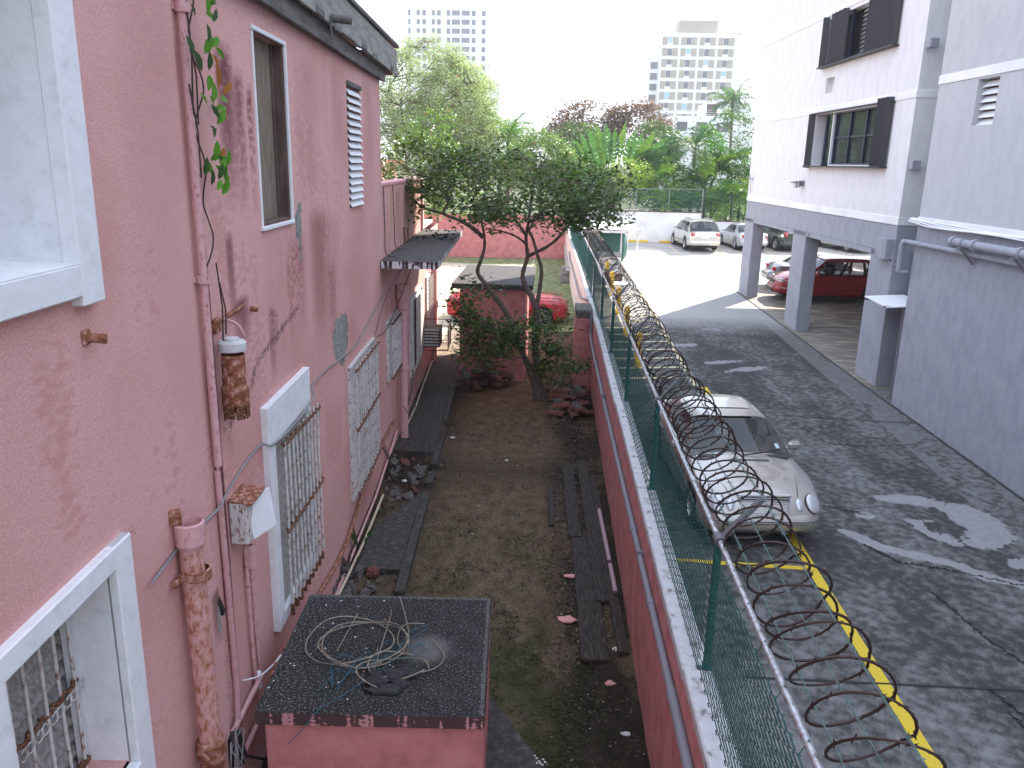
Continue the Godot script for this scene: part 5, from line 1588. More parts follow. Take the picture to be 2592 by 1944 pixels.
func alley_things() -> void:
	# concrete box with a mildewed lid
	var BX := Transform3D(Basis(Vector3.UP, deg_to_rad(2.6)), Vector3(-1.345, 0, -6.28))
	var o := thing("concrete_box", "low pink concrete box with a black mildewed lid in the near alley", "pump house", Vector3.ZERO, "", BX)
	var b := MB.new()
	b.box(Vector3(0.03, 0.59, 0.02), Vector3(1.74, 1.2, 1.68), 0.01)
	part(o, "body", b, M.pink_paint)
	b = MB.new()
	b.box(Vector3(0, 1.245, 0), Vector3(1.81, 0.115, 1.80), 0.012)
	var lid := part(o, "lid", b, M.slab_black)
	b = MB.new()
	b.quad(Vector3(-0.893, 1.3055, 0.888), Vector3(0.893, 1.3055, 0.888), Vector3(0.893, 1.3055, -0.888), Vector3(-0.893, 1.3055, -0.888))
	var lm := mk("lid_top", Color.WHITE, 0.95, 0.0, 0.2)
	lm.albedo_texture = lid_texture()
	part(lid, "lid_top", b, lm)
	b = MB.new()
	b.quad(Vector3(-0.895, 1.190, 0.904), Vector3(0.895, 1.190, 0.904), Vector3(0.895, 1.298, 0.904), Vector3(-0.895, 1.298, 0.904))
	var dm := mk("lid_edge", Color.WHITE, 0.9)
	dm.albedo_texture = drip_texture()
	b.quad(Vector3(0.909, 1.190, 0.895), Vector3(0.909, 1.190, -0.895), Vector3(0.909, 1.298, -0.895), Vector3(0.909, 1.298, 0.895), Vector2(0, 1), Vector2(0.2, 1), Vector2(0.2, 0), Vector2(0, 0))
	part(o, "lid_edge", b, dm)
	for i in 30:   # grit and lime flakes that lie on the lid
		b = MB.new()
		var p := Vector3(R.randf_range(-0.88, 0.1) if i < 34 else R.randf_range(-0.8, 0.8), 1.306, R.randf_range(-0.85, 0.8))
		b.ball(p, Vector3(R.randf_range(0.006, 0.014), 0.005, R.randf_range(0.006, 0.012)), 5, 3, 0.3, i)
		part(o, "flake", b, M.litter_white if i % 6 else M.litter_pink)
	for i in 5:
		b = MB.new()
		b.ball(Vector3(-0.93 + R.randf_range(0, 0.05), 1.28, 0.5 - i * 0.12), Vector3(0.03, 0.025, 0.035), 6, 4, 0.3, i)
		part(o, "rusty_lump", b, M.rust_pipe)
	# loose coil of razor wire on the lid
	o = thing("loose_razor_wire", "old razor wire loops with blue string and dark rag on the black lid", "razor wire", Vector3(-0.2, 1.31, 0.2), "", BX)
	for q in [[-0.32, -0.02, 0.385, 0.0], [-0.18, -0.0, 0.375, 1.1], [-0.20, 0.01, 0.385, 2.3], [0.16, 0.33, 0.26, 0.7], [0.12, 0.42, 0.30, 1.9]]:
		b = MB.new()
		var pts := []
		var n := 30 if q[2] > 0.35 else 21
		for i in n:
			var a: float = q[3] + TAU * i / 28.0
			pts.append(Vector3(q[0] + cos(a) * q[2] * (1.0 + 0.05 * sin(a * 3)), 1.325 + 0.035 * (1.0 + sin(a * 2 + q[3])) + 0.02 * i / n, q[1] + sin(a) * q[2] * (0.92 if q[2] > 0.35 else 0.7)))
		b.tube(pts, 0.006, 4)
		for i in n:
			if i % 2 == 0 and i < n - 1:
				var p: Vector3 = pts[i]
				var d: Vector3 = (pts[i + 1] - pts[i]).normalized()
				b.bar(p - d * 0.02, p + d * 0.02, 0.016, 0.002)
		part(o, "loop", b, M.razor_old)
	for q in [[[-0.05, 1.33, -0.62], [0.03, 1.5, -0.55], [0.10, 1.42, -0.42], [0.17, 1.34, -0.2], [0.2, 1.33, 0.1]], [[-0.05, 1.33, -0.60], [-0.02, 1.4, -0.3], [-0.05, 1.34, 0.4]], [[0.4, 1.33, -0.1], [0.52, 1.33, 0.12], [0.48, 1.33, 0.30], [0.3, 1.33, 0.4], [0.05, 1.36, 0.5]], [[0.3, 1.34, -0.35], [0.12, 1.38, -0.25], [0.1, 1.36, 0.0], [0.25, 1.33, 0.15]], [[-0.35, 1.34, -0.5], [-0.42, 1.33, 0.1]]]:
		b = MB.new()
		var pts := []
		for p in q: pts.append(Vector3(p[0], p[1], p[2]))
		b.tube(spline(pts, 6), 0.005, 4)
		part(o, "stray_strand", b, M.razor_old)
	for s in 6:
		b = MB.new()
		var pts := []
		for i in 8: pts.append(Vector3(-0.45 + 0.11 * i + R.randf_range(-0.04, 0.04), 1.325 + R.randf_range(0, 0.05), 0.55 - 0.09 * i + R.randf_range(-0.1, 0.1) * (1 + s % 3)))
		if s == 0:
			pts = [Vector3(-0.62, 1.10, 1.02), Vector3(-0.5, 1.22, 0.97), Vector3(-0.4, 1.32, 0.88), Vector3(-0.25, 1.32, 0.7), Vector3(-0.1, 1.33, 0.5)]
		b.tube(spline(pts, 4), 0.0038, 4)
		part(o, "blue_string", b, M.blue_string)
	for q in [[0.12, 0.45, 0.12, 0.05, 0.07], [0.0, 0.53, 0.09, 0.045, 0.06], [0.24, 0.40, 0.10, 0.04, 0.06], [0.08, 0.62, 0.14, 0.03, 0.05], [-0.03, 0.44, 0.06, 0.05, 0.05], [0.18, 0.54, 0.08, 0.035, 0.05]]:
		b = MB.new()
		b.ball(Vector3(q[0], 1.325, q[1]), Vector3(q[2], q[3], q[4]), 18, 10, 0.36, int(q[0] * 100) + 50)
		part(o, "rag", b, M.rag)
	b = MB.new()
	b.tube(spline([Vector3(-1.2, 1.18, 0.35), Vector3(-1.05, 1.20, 0.3), Vector3(-0.95, 1.26, 0.22), Vector3(-0.9, 1.31, 0.15)]), 0.008, 5)
	solo("white_cable", b, M.white_paint, "short white cable from the wall box onto the black lid", "cable", Vector3(-1.0, 1.25, 0.2), "", BX)
	# dark slab at the foot of the box
	b = MB.new()
	var s := [Vector3(-0.50, 0.11, -7.33), Vector3(0.22, 0.11, -6.1), Vector3(0.75, 0.11, -5.2), Vector3(-0.5, 0.11, -5.2)]
	b.quad(s[3], s[2], s[1], s[0])
	for i in 3: b.qo(s[i], s[i + 1], s[i + 1] - Vector3(0, 0.14, 0), s[i] - Vector3(0, 0.14, 0), Vector3(-0.2, 0, -5.6))
	var sl := struct("step", b, M.walk_concrete)
	for i in 16:
		b = MB.new()
		var f := R.randf_range(0.72, 1.0)
		b.ball(Vector3(lerpf(-0.5, 0.22, f) + R.randf_range(-0.04, 0.06), 0.115, lerpf(-7.33, -6.1, f) + R.randf_range(-0.05, 0.05)), Vector3(0.014, 0.006, 0.012), 5, 3, 0.3, i)
		part(sl, "paint_splash", b, M.litter_white)
	# planks along the right wall: [x0, z0, x1, z1, width]
	for q in [[0.655, -8.1, 0.60, -11.2, 0.31, "broad black weathered plank lying nearest the camera beside the right wall", 0.05], [0.82, -9.35, 0.70, -14.4, 0.20, "long black plank lying partly under the pink pipe by the right wall", 0.085],
		[0.50, -11.25, 0.43, -14.3, 0.20, "shorter black plank lying on the alley side of the others", 0.05], [0.98, -8.2, 0.86, -13.6, 0.13, "narrow black plank standing against the foot of the right wall", 0.10]]:
		b = MB.new()
		b.bar(Vector3(q[0], q[6], q[1]), Vector3(q[2], q[6] + 0.012, q[3]), q[4], 0.045, Vector3.UP, 0.008)
		solo("plank", b, M.old_wood, q[5], "plank", Vector3(q[0], 0, q[1]), "black planks along the right wall")
	b = MB.new()
	b.bar(Vector3(0.145, 0.045, -11.63), Vector3(0.135, 0.045, -13.23), 0.09, 0.05, Vector3.UP, 0.01)
	solo("plank", b, M.old_wood, "short dark offcut lying alone on the dirt left of the plank stack", "plank", Vector3(0.14, 0, -12.4))
	o = thing("plastic_pipe", "pale pink plastic pipe lying on the planks by the right wall", "pipe", Vector3(0.95, 0.1, -10.8))
	b = MB.new()
	b.tube([Vector3(0.985, 0.135, -9.5), Vector3(0.95, 0.14, -10.7), Vector3(0.905, 0.14, -12.1)], 0.032, 10)
	part(o, "pipe", b, M.pale_pink_pvc)
	b = MB.new()
	b.lathe([Vector2(0.033, -0.04), Vector2(0.04, -0.04), Vector2(0.04, 0.04), Vector2(0.033, 0.04)], Transform3D(Basis(Vector3.RIGHT, PI / 2), Vector3(0.962, 0.138, -10.3)), 10)
	b.tube([Vector3(0.99, 0.135, -9.42), Vector3(0.985, 0.135, -9.5)], 0.036, 10)
	part(o, "joint", b, M.cable_dark)
	pipe_thing("loose_rod", "thin cream rod lying on the broken walkway slab by the house", [Vector3(-2.62, 0.20, -12.2), Vector3(-2.55, 0.19, -10.5), Vector3(-2.52, 0.22, -9.2), Vector3(-2.50, 0.3, -8.2)], 0.02, M.cream, "rod", Transform3D())
	# litter
	for q in [[0.42, -10.05, 0.10, "crumpled pink and white scrap beside the broad plank", 1], [0.36, -8.95, 0.12, "flat pink plaster scrap on the moss left of the broad plank", 1], [0.93, -8.35, 0.07, "white scrap between the plank ends and the right wall", 0], [0.80, -7.7, 0.06, "small pinkish chip near the end of the broad plank", 1], [0.9, -6.9, 0.05, "small white chip on the dirt near the right wall", 0],
		[-2.45, -13.2, 0.06, "white scrap on the rubble by the house wall", 0], [-1.9, -15.6, 0.05, "white scrap lying on the walkway slab", 0], [-0.72, -14.4, 0.035, "tiny white ring on the bare dirt in the middle of the alley", 0], [0.75, -22.2, 0.13, "pale bundle on the ground beyond the pier", 0]]:
		b = MB.new()
		b.ball(Vector3(q[0], 0.05, q[1]), Vector3(q[2], 0.022, q[2] * 0.62), 9, 5, 0.32, int(-q[1] * 10))
		solo("litter", b, M.litter_pink if q[4] else M.litter_white, q[3], "litter", Vector3(q[0], 0.03, q[1]))
	# rubble in the gaps of the walkway, stones as parts
	for q in [[-2.52, -9.45, 34, 0.62, 0.42, "heap of broken concrete between wall and kerb, behind the concrete box"], [-2.55, -13.2, 44, 0.62, 1.25, "rubble and weeds filling the broken middle of the walkway"]]:
		o = thing("rubble_pile", q[5], "rubble", Vector3(q[0], 0, q[1]))
		for i in q[2]:
			b = MB.new()
			var rr := R.randf_range(0.04, 0.10) * (1.5 if i % 9 == 0 else 1.0)
			b.rock(Vector3(q[0] + R.randf_range(-q[3], q[3]) * 0.6, R.randf_range(0.03, 0.11), q[1] + R.randf_range(-q[4], q[4])), Vector3(rr, rr * 0.6, rr * R.randf_range(0.7, 1.3)), i + 200, Basis.from_euler(Vector3(R.randf(), R.randf() * 6.0, R.randf())))
			part(o, "stone", b, M.rubble if i % 7 else M.tile_clay)
	# small plants
	for q in [[-2.62, -10.6, 0.32, "small grey-green weed at the wall beside the broken slab"], [-2.60, -9.9, 0.30, "dry brown tuft at the house wall behind the concrete box"], [-2.75, -13.7, 0.5, "leafless twiggy weed in the walkway rubble"], [-2.2, -15.0, 0.6, "thin bare shoots growing at the soil pipe"]]:
		o = thing("weed", q[3], "weed", Vector3(q[0], 0.05, q[1]))
		for i in 16:
			b = MB.new()
			var a := R.randf() * TAU
			var d := Vector3(cos(a) * 0.6, R.randf_range(0.8, 1.6), sin(a) * 0.6).normalized()
			if q[2] > 0.45:
				if i > 5: continue
				b.tube(spline([Vector3(q[0], 0.02, q[1]), Vector3(q[0], 0.02, q[1]) + d * q[2] * 0.8 + Vector3(0.05, 0, 0.05), Vector3(q[0], 0, q[1]) + d * q[2] * 1.8]), 0.009, 4)
				part(o, "shoot", b, M.bark)
			else:
				leaf(b, Vector3(q[0] + cos(a) * 0.04, 0.08, q[1] + sin(a) * 0.04), d, Vector3(d.z, 0.2, -d.x), q[2] * R.randf_range(0.7, 1.2), 0.035)
				part(o, "leaf", b, M.frond_dark if q[3].contains("green") else M.bark)
	# leaf litter, crumbs and pebbles on the dirt
	var chip := MB.new()
	chip.ball(Vector3.ZERO, Vector3(1, 0.45, 0.7), 6, 4, 0.25, 3)
	var at := []
	var cols := []
	for i in 7000:
		var z := -4.5 - 22.0 * pow(R.randf(), 0.85)
		var x := R.randf_range(-2.6, 1.05)
		if i % 2: x = (R.randf_range(0.2, 1.05) if R.randf() < 0.65 else R.randf_range(-2.0, -1.5))
		var sc := R.randf_range(0.004, 0.014) * (1.7 if i % 17 == 0 else 1.0)
		at.append(Transform3D(Basis(Vector3.UP, R.randf() * TAU).scaled(Vector3(sc, sc, sc * R.randf_range(0.6, 1.6))), Vector3(x, 0.022 + 0.03 * clampf((x - 0.6) / 0.45, 0, 1), z)))
		var g := R.randf_range(0.02, 0.16)
		if R.randf() < 0.03: g = 0.5
		cols.append(Color(g * 1.1, g * 0.9, g * 0.72))
	var crumb := mk("crumb", Color.WHITE, 0.95)
	crumb.vertex_color_use_as_albedo = true
	scatter(null, "ground_litter", chip.mesh(), crumb, at, cols)
	var lf := MB.new()
	leaf(lf, Vector3(-0.5, 0, 0), Vector3.RIGHT, Vector3.UP, 1.0, 0.45)
	at = []; cols = []
	for i in 2600:
		var z := R.randf_range(-8, -26.0)
		var x := R.randf_range(-2.0, 1.0)
		if i % 3: x = R.randf_range(0.15, 1.0)
		if i % 5 == 0: z = R.randf_range(-16.5, -20.5)
		var sc := R.randf_range(0.04, 0.09)
		at.append(Transform3D(Basis.from_euler(Vector3(R.randf_range(-0.4, 0.4), R.randf() * TAU, R.randf_range(-0.4, 0.4))).scaled(Vector3.ONE * sc), Vector3(x, 0.035 + R.randf() * 0.03, z)))
		var g := R.randf_range(0.02, 0.10)
		cols.append(Color(g * 1.3, g * 0.9, g * 0.6))
	scatter(null, "fallen_leaves", lf.mesh(), crumb, at, cols)
	var tuft := MB.new()
	for i in 6:
		var a := i * 1.05
		leaf(tuft, Vector3(cos(a) * 0.2, 0, sin(a) * 0.2), Vector3(cos(a) * 0.8, 0.8, sin(a) * 0.8).normalized(), Vector3(0, 1, 0.3), 0.9, 0.4)
	at = []; cols = []
	var mossy := noise(0.5, 91, 3)
	for i in 9000:
		var z := R.randf_range(-4.5, -11.5) if i < 7000 else R.randf_range(-21.0, -26.0)
		var x := R.randf_range(-1.5, 0.8)
		if mossy.get_noise_2d(x * 2.0, z * 1.2) < (-z - 9.5) * 0.12 - 0.05 and i < 7000: continue
		var sc := R.randf_range(0.010, 0.026)
		at.append(Transform3D(Basis(Vector3.UP, R.randf() * TAU).scaled(Vector3(sc, sc * 0.7, sc)), Vector3(x, 0.015, z)))
		var g := R.randf_range(0.4, 1.0)
		cols.append(Color(0.085 * g, 0.105 * g, 0.03 * g))
	scatter(null, "moss", tuft.mesh(), M.leaf_soft, at, cols)
	# pink shed with a concrete roof
	o = thing("garden_shed", "square pink shed with a flat grey concrete roof behind the alley tree", "shed", Vector3(-1.45, 0, -22))
	b = MB.new()
	b.box(Vector3(-1.455, 1.20, -22.0), Vector3(1.68, 2.42, 3.3), 0.02)
	part(o, "body", b, M.pink_paint)
	b = MB.new()
	b.box(Vector3(-1.46, 2.48, -22.1), Vector3(2.05, 0.13, 3.9), 0.015)
	part(o, "roof_slab", b, M.slab_grey)
	# heaps of old clay roof tiles
	for q in [[-1.55, -19.7, 30, 0.75, 0.45, 0.62, "heap of old curved clay roof tiles stacked against the shed"], [0.55, -18.2, 34, 0.5, 1.2, 0.22, "low heap of broken clay tiles and slabs at the foot of the pier"]]:
		o = thing("tile_heap", q[6], "roof tiles", Vector3(q[0], 0, q[1]))
		for i in q[2]:
			b = MB.new()
			var lay: float = float(i) / q[2]
			var p := Vector3(q[0] + R.randf_range(-q[3], q[3]) * (1.0 - 0.4 * lay), 0.06 + q[5] * lay * R.randf_range(0.6, 1.0), q[1] + R.randf_range(-q[4], q[4]) * (1.0 - 0.45 * lay))
			b.X = Transform3D(Basis.from_euler(Vector3(R.randf_range(-0.25, 0.35), R.randf_range(-0.7, 0.7) + (0.0 if i % 3 else 1.5), R.randf_range(-0.25, 0.25))), p)
			if i % 5 == 4:
				b.box(Vector3.ZERO, Vector3(0.34, 0.05, 0.24), 0.012)
			else:
				var rows := []
				for kk in 2:
					var row := []
					for j in 9:
						var a := PI * j / 8.0
						row.append(Vector3(cos(a) * 0.10, sin(a) * 0.085, -0.2 + 0.4 * kk))
					for j in 9:
						var a := PI * (8 - j) / 8.0
						row.append(Vector3(cos(a) * 0.083, sin(a) * 0.068, -0.2 + 0.4 * kk))
					rows.append(row)
				b.grid(rows, true)
				for j in 8:
					for e in 2:
						b.qo(rows[e][j], rows[e][j + 1], rows[e][16 - j], rows[e][17 - j], Vector3.ZERO)
			part(o, "tile", b, M.tile_clay if i % 4 else M.rubble)
	o = thing("stacked_blocks", "two pale concrete blocks stacked by the boundary wall at the far end", "block", Vector3(0.6, 0, -39))
	for i in 2:
		b = MB.new()
		b.box(Vector3(0.66 + 0.05 * i, 0.18 + 0.37 * i, -39.0), Vector3(0.42, 0.35, 0.5), 0.02)
		part(o, "block", b, M.concrete)

# ---------------------------------------------------------------- vehicles
func tab(t: Array, x: float) -> float:
	if x <= t[0][0]: return t[0][1]
	for i in t.size() - 1:
		if x <= t[i + 1][0]:
			var f: float = (x - t[i][0]) / (t[i + 1][0] - t[i][0])
			f = f * f * (3.0 - 2.0 * f) * 0.5 + f * 0.5
			return lerpf(t[i][1], t[i + 1][1], f)
	return t[-1][1]

func vehicle(called: String, label: String, cat: String, c: Dictionary, pos: Vector3, turn: float, group := "") -> Node3D:
	# front towards local +z; c: length, width, tables along z of top and plan, cabin points
	var o := thing(called, label, cat, Vector3.ZERO, group, Transform3D(Basis(Vector3.UP, turn), pos))
	var L: float = c.l
	var W: float = c.w * 0.5
	var paint: Material = M[c.paint]
	var rw: float = c.get("wheel", 0.32)
	var zs := []
	for f in [0.0, 0.012, 0.035, 0.07]: zs.append_array([-L / 2 + f * L, L / 2 - f * L])
	for wz in [c.zf, c.zr]:
		for k in 15: zs.append(wz + (k - 7) / 7.0 * (rw + 0.075))
	for k in 24: zs.append(-L / 2 + 0.1 * L + k * 0.8 * L / 23.0)
	zs.sort()
	var rows := []
	for z in zs:
		var hw: float = tab(c.plan, z) * W
		var yt: float = tab(c.top, z)
		var ysh: float = tab(c.shoulder, z)
		var yb: float = tab(c.sill, z)
		for wz in [c.zf, c.zr]:
			var dz := absf(z - wz)
			if dz < rw + 0.07: yb = maxf(yb, rw + sqrt(maxf(0.0, (rw + 0.07) * (rw + 0.07) - dz * dz)) * 0.96)
		yb = minf(yb, ysh - 0.06)
		var half := [Vector3(hw * 0.80, yb + 0.0, z), Vector3(hw * 0.955, yb, z), Vector3(hw * 0.985, lerpf(yb, ysh, 0.12), z), Vector3(hw, lerpf(yb, ysh, 0.45), z), Vector3(hw * 0.995, lerpf(yb, ysh, 0.66), z), Vector3(hw * 0.975, lerpf(yb, ysh, 0.88), z), Vector3(hw * 0.945, lerpf(yb, ysh, 0.97), z), Vector3(hw * 0.90, ysh, z), Vector3(hw * 0.72, lerpf(ysh, yt, 0.55), z), Vector3(hw * 0.40, lerpf(ysh, yt, 0.92), z), Vector3(0, yt, z)]
		var row := []
		for p in half: row.append(p)
		for i in range(half.size() - 2, -1, -1): row.append(Vector3(-half[i].x, half[i].y, z))
		rows.append(row)
	var b := MB.new()
	b.grid(rows)
	for e in [0, rows.size() - 1]:
		var cc := Vector3(0, 0.5, rows[e][0].z)
		for j in rows[e].size() - 1:
			if e == 0: b.tri(cc, rows[e][j + 1], rows[e][j])
			else: b.tri(cc, rows[e][j], rows[e][j + 1])
	var body := part(o, "body", b, paint)
	# underbody fills the arches
	b = MB.new()
	b.box(Vector3(0, 0.42, 0), Vector3(W * 1.5, 0.44, L * 0.86))
	part(o, "underbody", b, M.black)
	# cabin
	var yb0: float = c.belt
	var yr: float = c.roof
	var wb: float = W * c.get("wbelt", 0.90)
	var wt: float = W * c.get("wroof", 0.70)
	var side := func(sg: float, s: float, v: float) -> Vector3:
		var z0: float = lerpf(c.wsb, c.rb, s)
		var z1: float = lerpf(c.wst, c.rt, s)
		var e := sin(s * PI)
		return Vector3(sg * (lerpf(wb, wt, v) + 0.03 * sin(v * PI) + 0.015 * e), lerpf(yb0 - 0.03, yr - 0.05, v), lerpf(z0, z1, v))
	var strips: Array = c.strips   # [s0, s1, kind]: 0 paint, 1 glass, 2 dark
	for sg in [-1.0, 1.0]:
		for st in strips:
			var mm: Material = [paint, M.car_glass, M.plastic_black][st[2]]
			b = MB.new()
			var rr := []
			for i in 6:
				var v: float = 0.93 * i / 5.0
				rr.append([side.call(sg, st[0], v), side.call(sg, (st[0] + st[1]) * 0.5, v), side.call(sg, st[1], v)])
			b.grid(rr, false, sg < 0)
			part(o, ["pillar", "side_window", "pillar"][st[2]], b, mm)
	# windscreen, rear window, roof
	for e in 2:
		b = MB.new()
		var rr := []
		for i in 6:
			var v: float = i / 5.0
			var row := []
			for j in 9:
				var u := j / 4.0 - 1.0
				var p: Vector3 = side.call(1.0, 0.0 if e == 0 else 1.0, v * 0.97)
				var bow := (1.0 - u * u) * (0.11 if e == 0 else -0.08)
				row.append(Vector3(u * (p.x - 0.015), p.y + (1.0 - u * u) * 0.03 * v, p.z + bow))
			rr.append(row)
		b.grid(rr, false, e == 1)
		part(o, "windscreen" if e == 0 else "rear_window", b, M.car_glass)
	b = MB.new()
	var rf := []
	for i in 11:
		var s := i / 10.0
		var row := []
		for j in 13:
			var u := j / 6.0 - 1.0
			var p: Vector3 = side.call(1.0, s, 0.93)
			var q: Vector3 = side.call(1.0, s, 1.0)
			var au := absf(u)
			var x := u * (q.x + 0.005)
			var y: float = yr + (c.get("crown", 0.03)) * sin(PI * clampf(s * 0.9 + 0.08, 0, 1)) - 0.055 * pow(au, 4.0) - (0.02 if i == 0 or i == 10 else 0.0)
			if j == 0 or j == 12:
				x = signf(u) * p.x; y = p.y
			row.append(Vector3(x, y, q.z + (1.0 - u * u) * (0.10 * (1.0 - s) - 0.08 * s)))
		rf.append(row)
	b.grid(rf)
	part(o, "roof", b, paint)
	if c.get("sunroof", false):
		b = MB.new()
		var sr := []
		for i in 4:
			var row := []
			for j in 7:
				var u := (j / 3.0 - 1.0) * 0.62
				row.append(Vector3(u * wt, yr + c.get("crown", 0.03) * 0.93 - 0.055 * pow(absf(u), 4.0) + 0.006, lerpf(c.wst - 0.22, c.wst - 0.62, i / 3.0)))
			sr.append(row)
		b.grid(sr, false, false)
		part(o, "sunroof", b, paint, "closed sunroof panel")
	# interior
	b = MB.new()
	b.box(Vector3(0, yb0 - 0.12, (c.wsb + c.rb) * 0.5), Vector3(wb * 1.7, 0.05, (c.wsb - c.rb) * 0.94))
	b.box(Vector3(0, yb0 - 0.04, c.wsb - 0.28), Vector3(wb * 1.75, 0.09, 0.42), 0.03)
	for x in [-0.36, 0.36]:
		b.box(Vector3(x, yb0 + 0.06, c.wst - 0.30), Vector3(0.46, 0.42, 0.13), 0.05, Basis(Vector3.RIGHT, -0.22))
		b.box(Vector3(x, yb0 + 0.32, c.wst - 0.35), Vector3(0.22, 0.15, 0.09), 0.04)
	b.box(Vector3(0, yb0 + 0.03, c.rt + 0.10), Vector3(1.1, 0.3, 0.13), 0.05)
	var inn := part(o, "seats", b, M.seat_grey)
	b = MB.new()
	var ring := []
	for i in 17: ring.append(Vector3(c.get("steer", 0.36) + cos(i * TAU / 16) * 0.18, yb0 + 0.03 + sin(i * TAU / 16) * 0.15, c.wsb - 0.58 - sin(i * TAU / 16) * 0.09))
	b.tube(ring, 0.014, 6)
	part(o, "steering_wheel", b, M.plastic_black)
	# wheels
	for wz in [c.zf, c.zr]:
		for sg in [-1.0, 1.0]:
			b = MB.new()
			var xf := Transform3D(Basis(Vector3.BACK, -sg * PI / 2), Vector3(sg * (W - 0.21), rw, wz))
			b.lathe([Vector2(rw * 0.66, 0.0), Vector2(rw * 0.97, 0.0), Vector2(rw, 0.04), Vector2(rw, 0.16), Vector2(rw * 0.95, 0.19), Vector2(rw * 0.68, 0.195), Vector2(rw * 0.64, 0.16)], xf, 28)
			var wh := part(o, "wheel", b, M.rubber)
			b = MB.new()
			b.lathe([Vector2(rw * 0.66, 0.165), Vector2(rw * 0.62, 0.19), Vector2(rw * 0.58, 0.15), Vector2(rw * 0.56, 0.09), Vector2(0.0, 0.09)], xf, 24)
			b.lathe([Vector2(rw * 0.2, 0.09), Vector2(rw * 0.2, 0.165), Vector2(0.0, 0.17)], xf, 12)
			var ns: int = c.get("spokes", 5)
			for k in ns:
				var a := TAU * k / ns
				var keep := b.X
				b.X = xf
				b.box(Vector3(cos(a) * rw * 0.39, 0.15, sin(a) * rw * 0.39), Vector3(rw * 0.46, 0.03, rw * 0.20), 0.008, Basis(Vector3.UP, -a))
				b.X = keep
			part(wh, "rim", b, M.alloy)
	# mirrors, handles, seams, trim
	for sg in [-1.0, 1.0]:
		b = MB.new()
		b.box(Vector3(sg * (W + 0.055), yb0 + 0.06, c.wsb - 0.40), Vector3(0.22, 0.15, 0.12), 0.045, Basis(Vector3.UP, sg * 0.15))
		b.box(Vector3(sg * (W - 0.04), yb0 + 0.02, c.wsb - 0.40), Vector3(0.14, 0.04, 0.06), 0.01)
		part(o, "mirror", b, paint)
		for s in c.doors:
			b = MB.new()
			var z: float = lerpf(c.wsb, c.rb, s)
			var hw2: float = tab(c.plan, z) * W
			var ysh2: float = tab(c.shoulder, z)
			b.tube([Vector3(sg * (hw2 * 0.957), ysh2 - 0.03, z), Vector3(sg * (hw2 * 0.995 + 0.001), lerpf(0.25, ysh2, 0.66), z), Vector3(sg * (hw2 + 0.001), lerpf(0.25, ysh2, 0.45), z), Vector3(sg * (hw2 * 0.985 + 0.001), 0.32, z)], 0.005, 4)
			part(o, "door_seam", b, M.black)
			b = MB.new()
			b.box(Vector3(sg * (hw2 * 0.99 + 0.012), ysh2 - 0.15, z + 0.16), Vector3(0.03, 0.035, 0.18), 0.01)
			if s > c.doors[0]: part(o, "door_handle", b, paint)
		b = MB.new()
		var tr := []
		for i in 9:
			var z: float = lerpf(c.zf - rw - 0.12, c.zr + rw + 0.12, i / 8.0)
			tr.append(Vector3(sg * (tab(c.plan, z) * W + 0.004), 0.53, z))
		b.tube(tr, 0.016, 5)
		part(o, "rub_strip", b, M[c.get("strip", "plastic_grey")])
	return o

func front_point(c: Dictionary, x: float, y: float, e := 1.0) -> float:
	# z where the body's half width at height y falls to x, near the front (e 1) or the rear (e -1)
	var L: float = c.l
	var z := e * L * 0.5
	for i in 90:
		var hw: float = tab(c.plan, z) * c.w * 0.5
		var yy: float = lerpf(tab(c.shoulder, z), tab(c.top, z), clampf(1.0 - absf(x) / maxf(hw, 0.01), 0.0, 1.0))
		if absf(x) <= hw * 0.985 and y <= yy: return z
		z -= e * 0.012
	return z

func bumper(o: Node3D, c: Dictionary, y0: float, y1: float, e: float, m: Material, out := 0.05) -> void:
	var b := MB.new()
	var rows := []
	for i in 21:
		var u := i / 10.0 - 1.0
		var x: float = u * c.w * 0.5 * 0.975
		var z: float = front_point(c, x * 0.985, y0 + 0.1, e)
		var row := []
		for j in 7:
			var a := PI * j / 6.0 - PI / 2
			row.append(Vector3(x + signf(x) * 0.02 * cos(a) * absf(u), lerpf(y0, y1, j / 6.0), z + e * (out * pow(cos(a), 0.6) - 0.02)))
		rows.append(row)
	b.grid(rows, false, e > 0)
	part(o, "bumper", b, m)

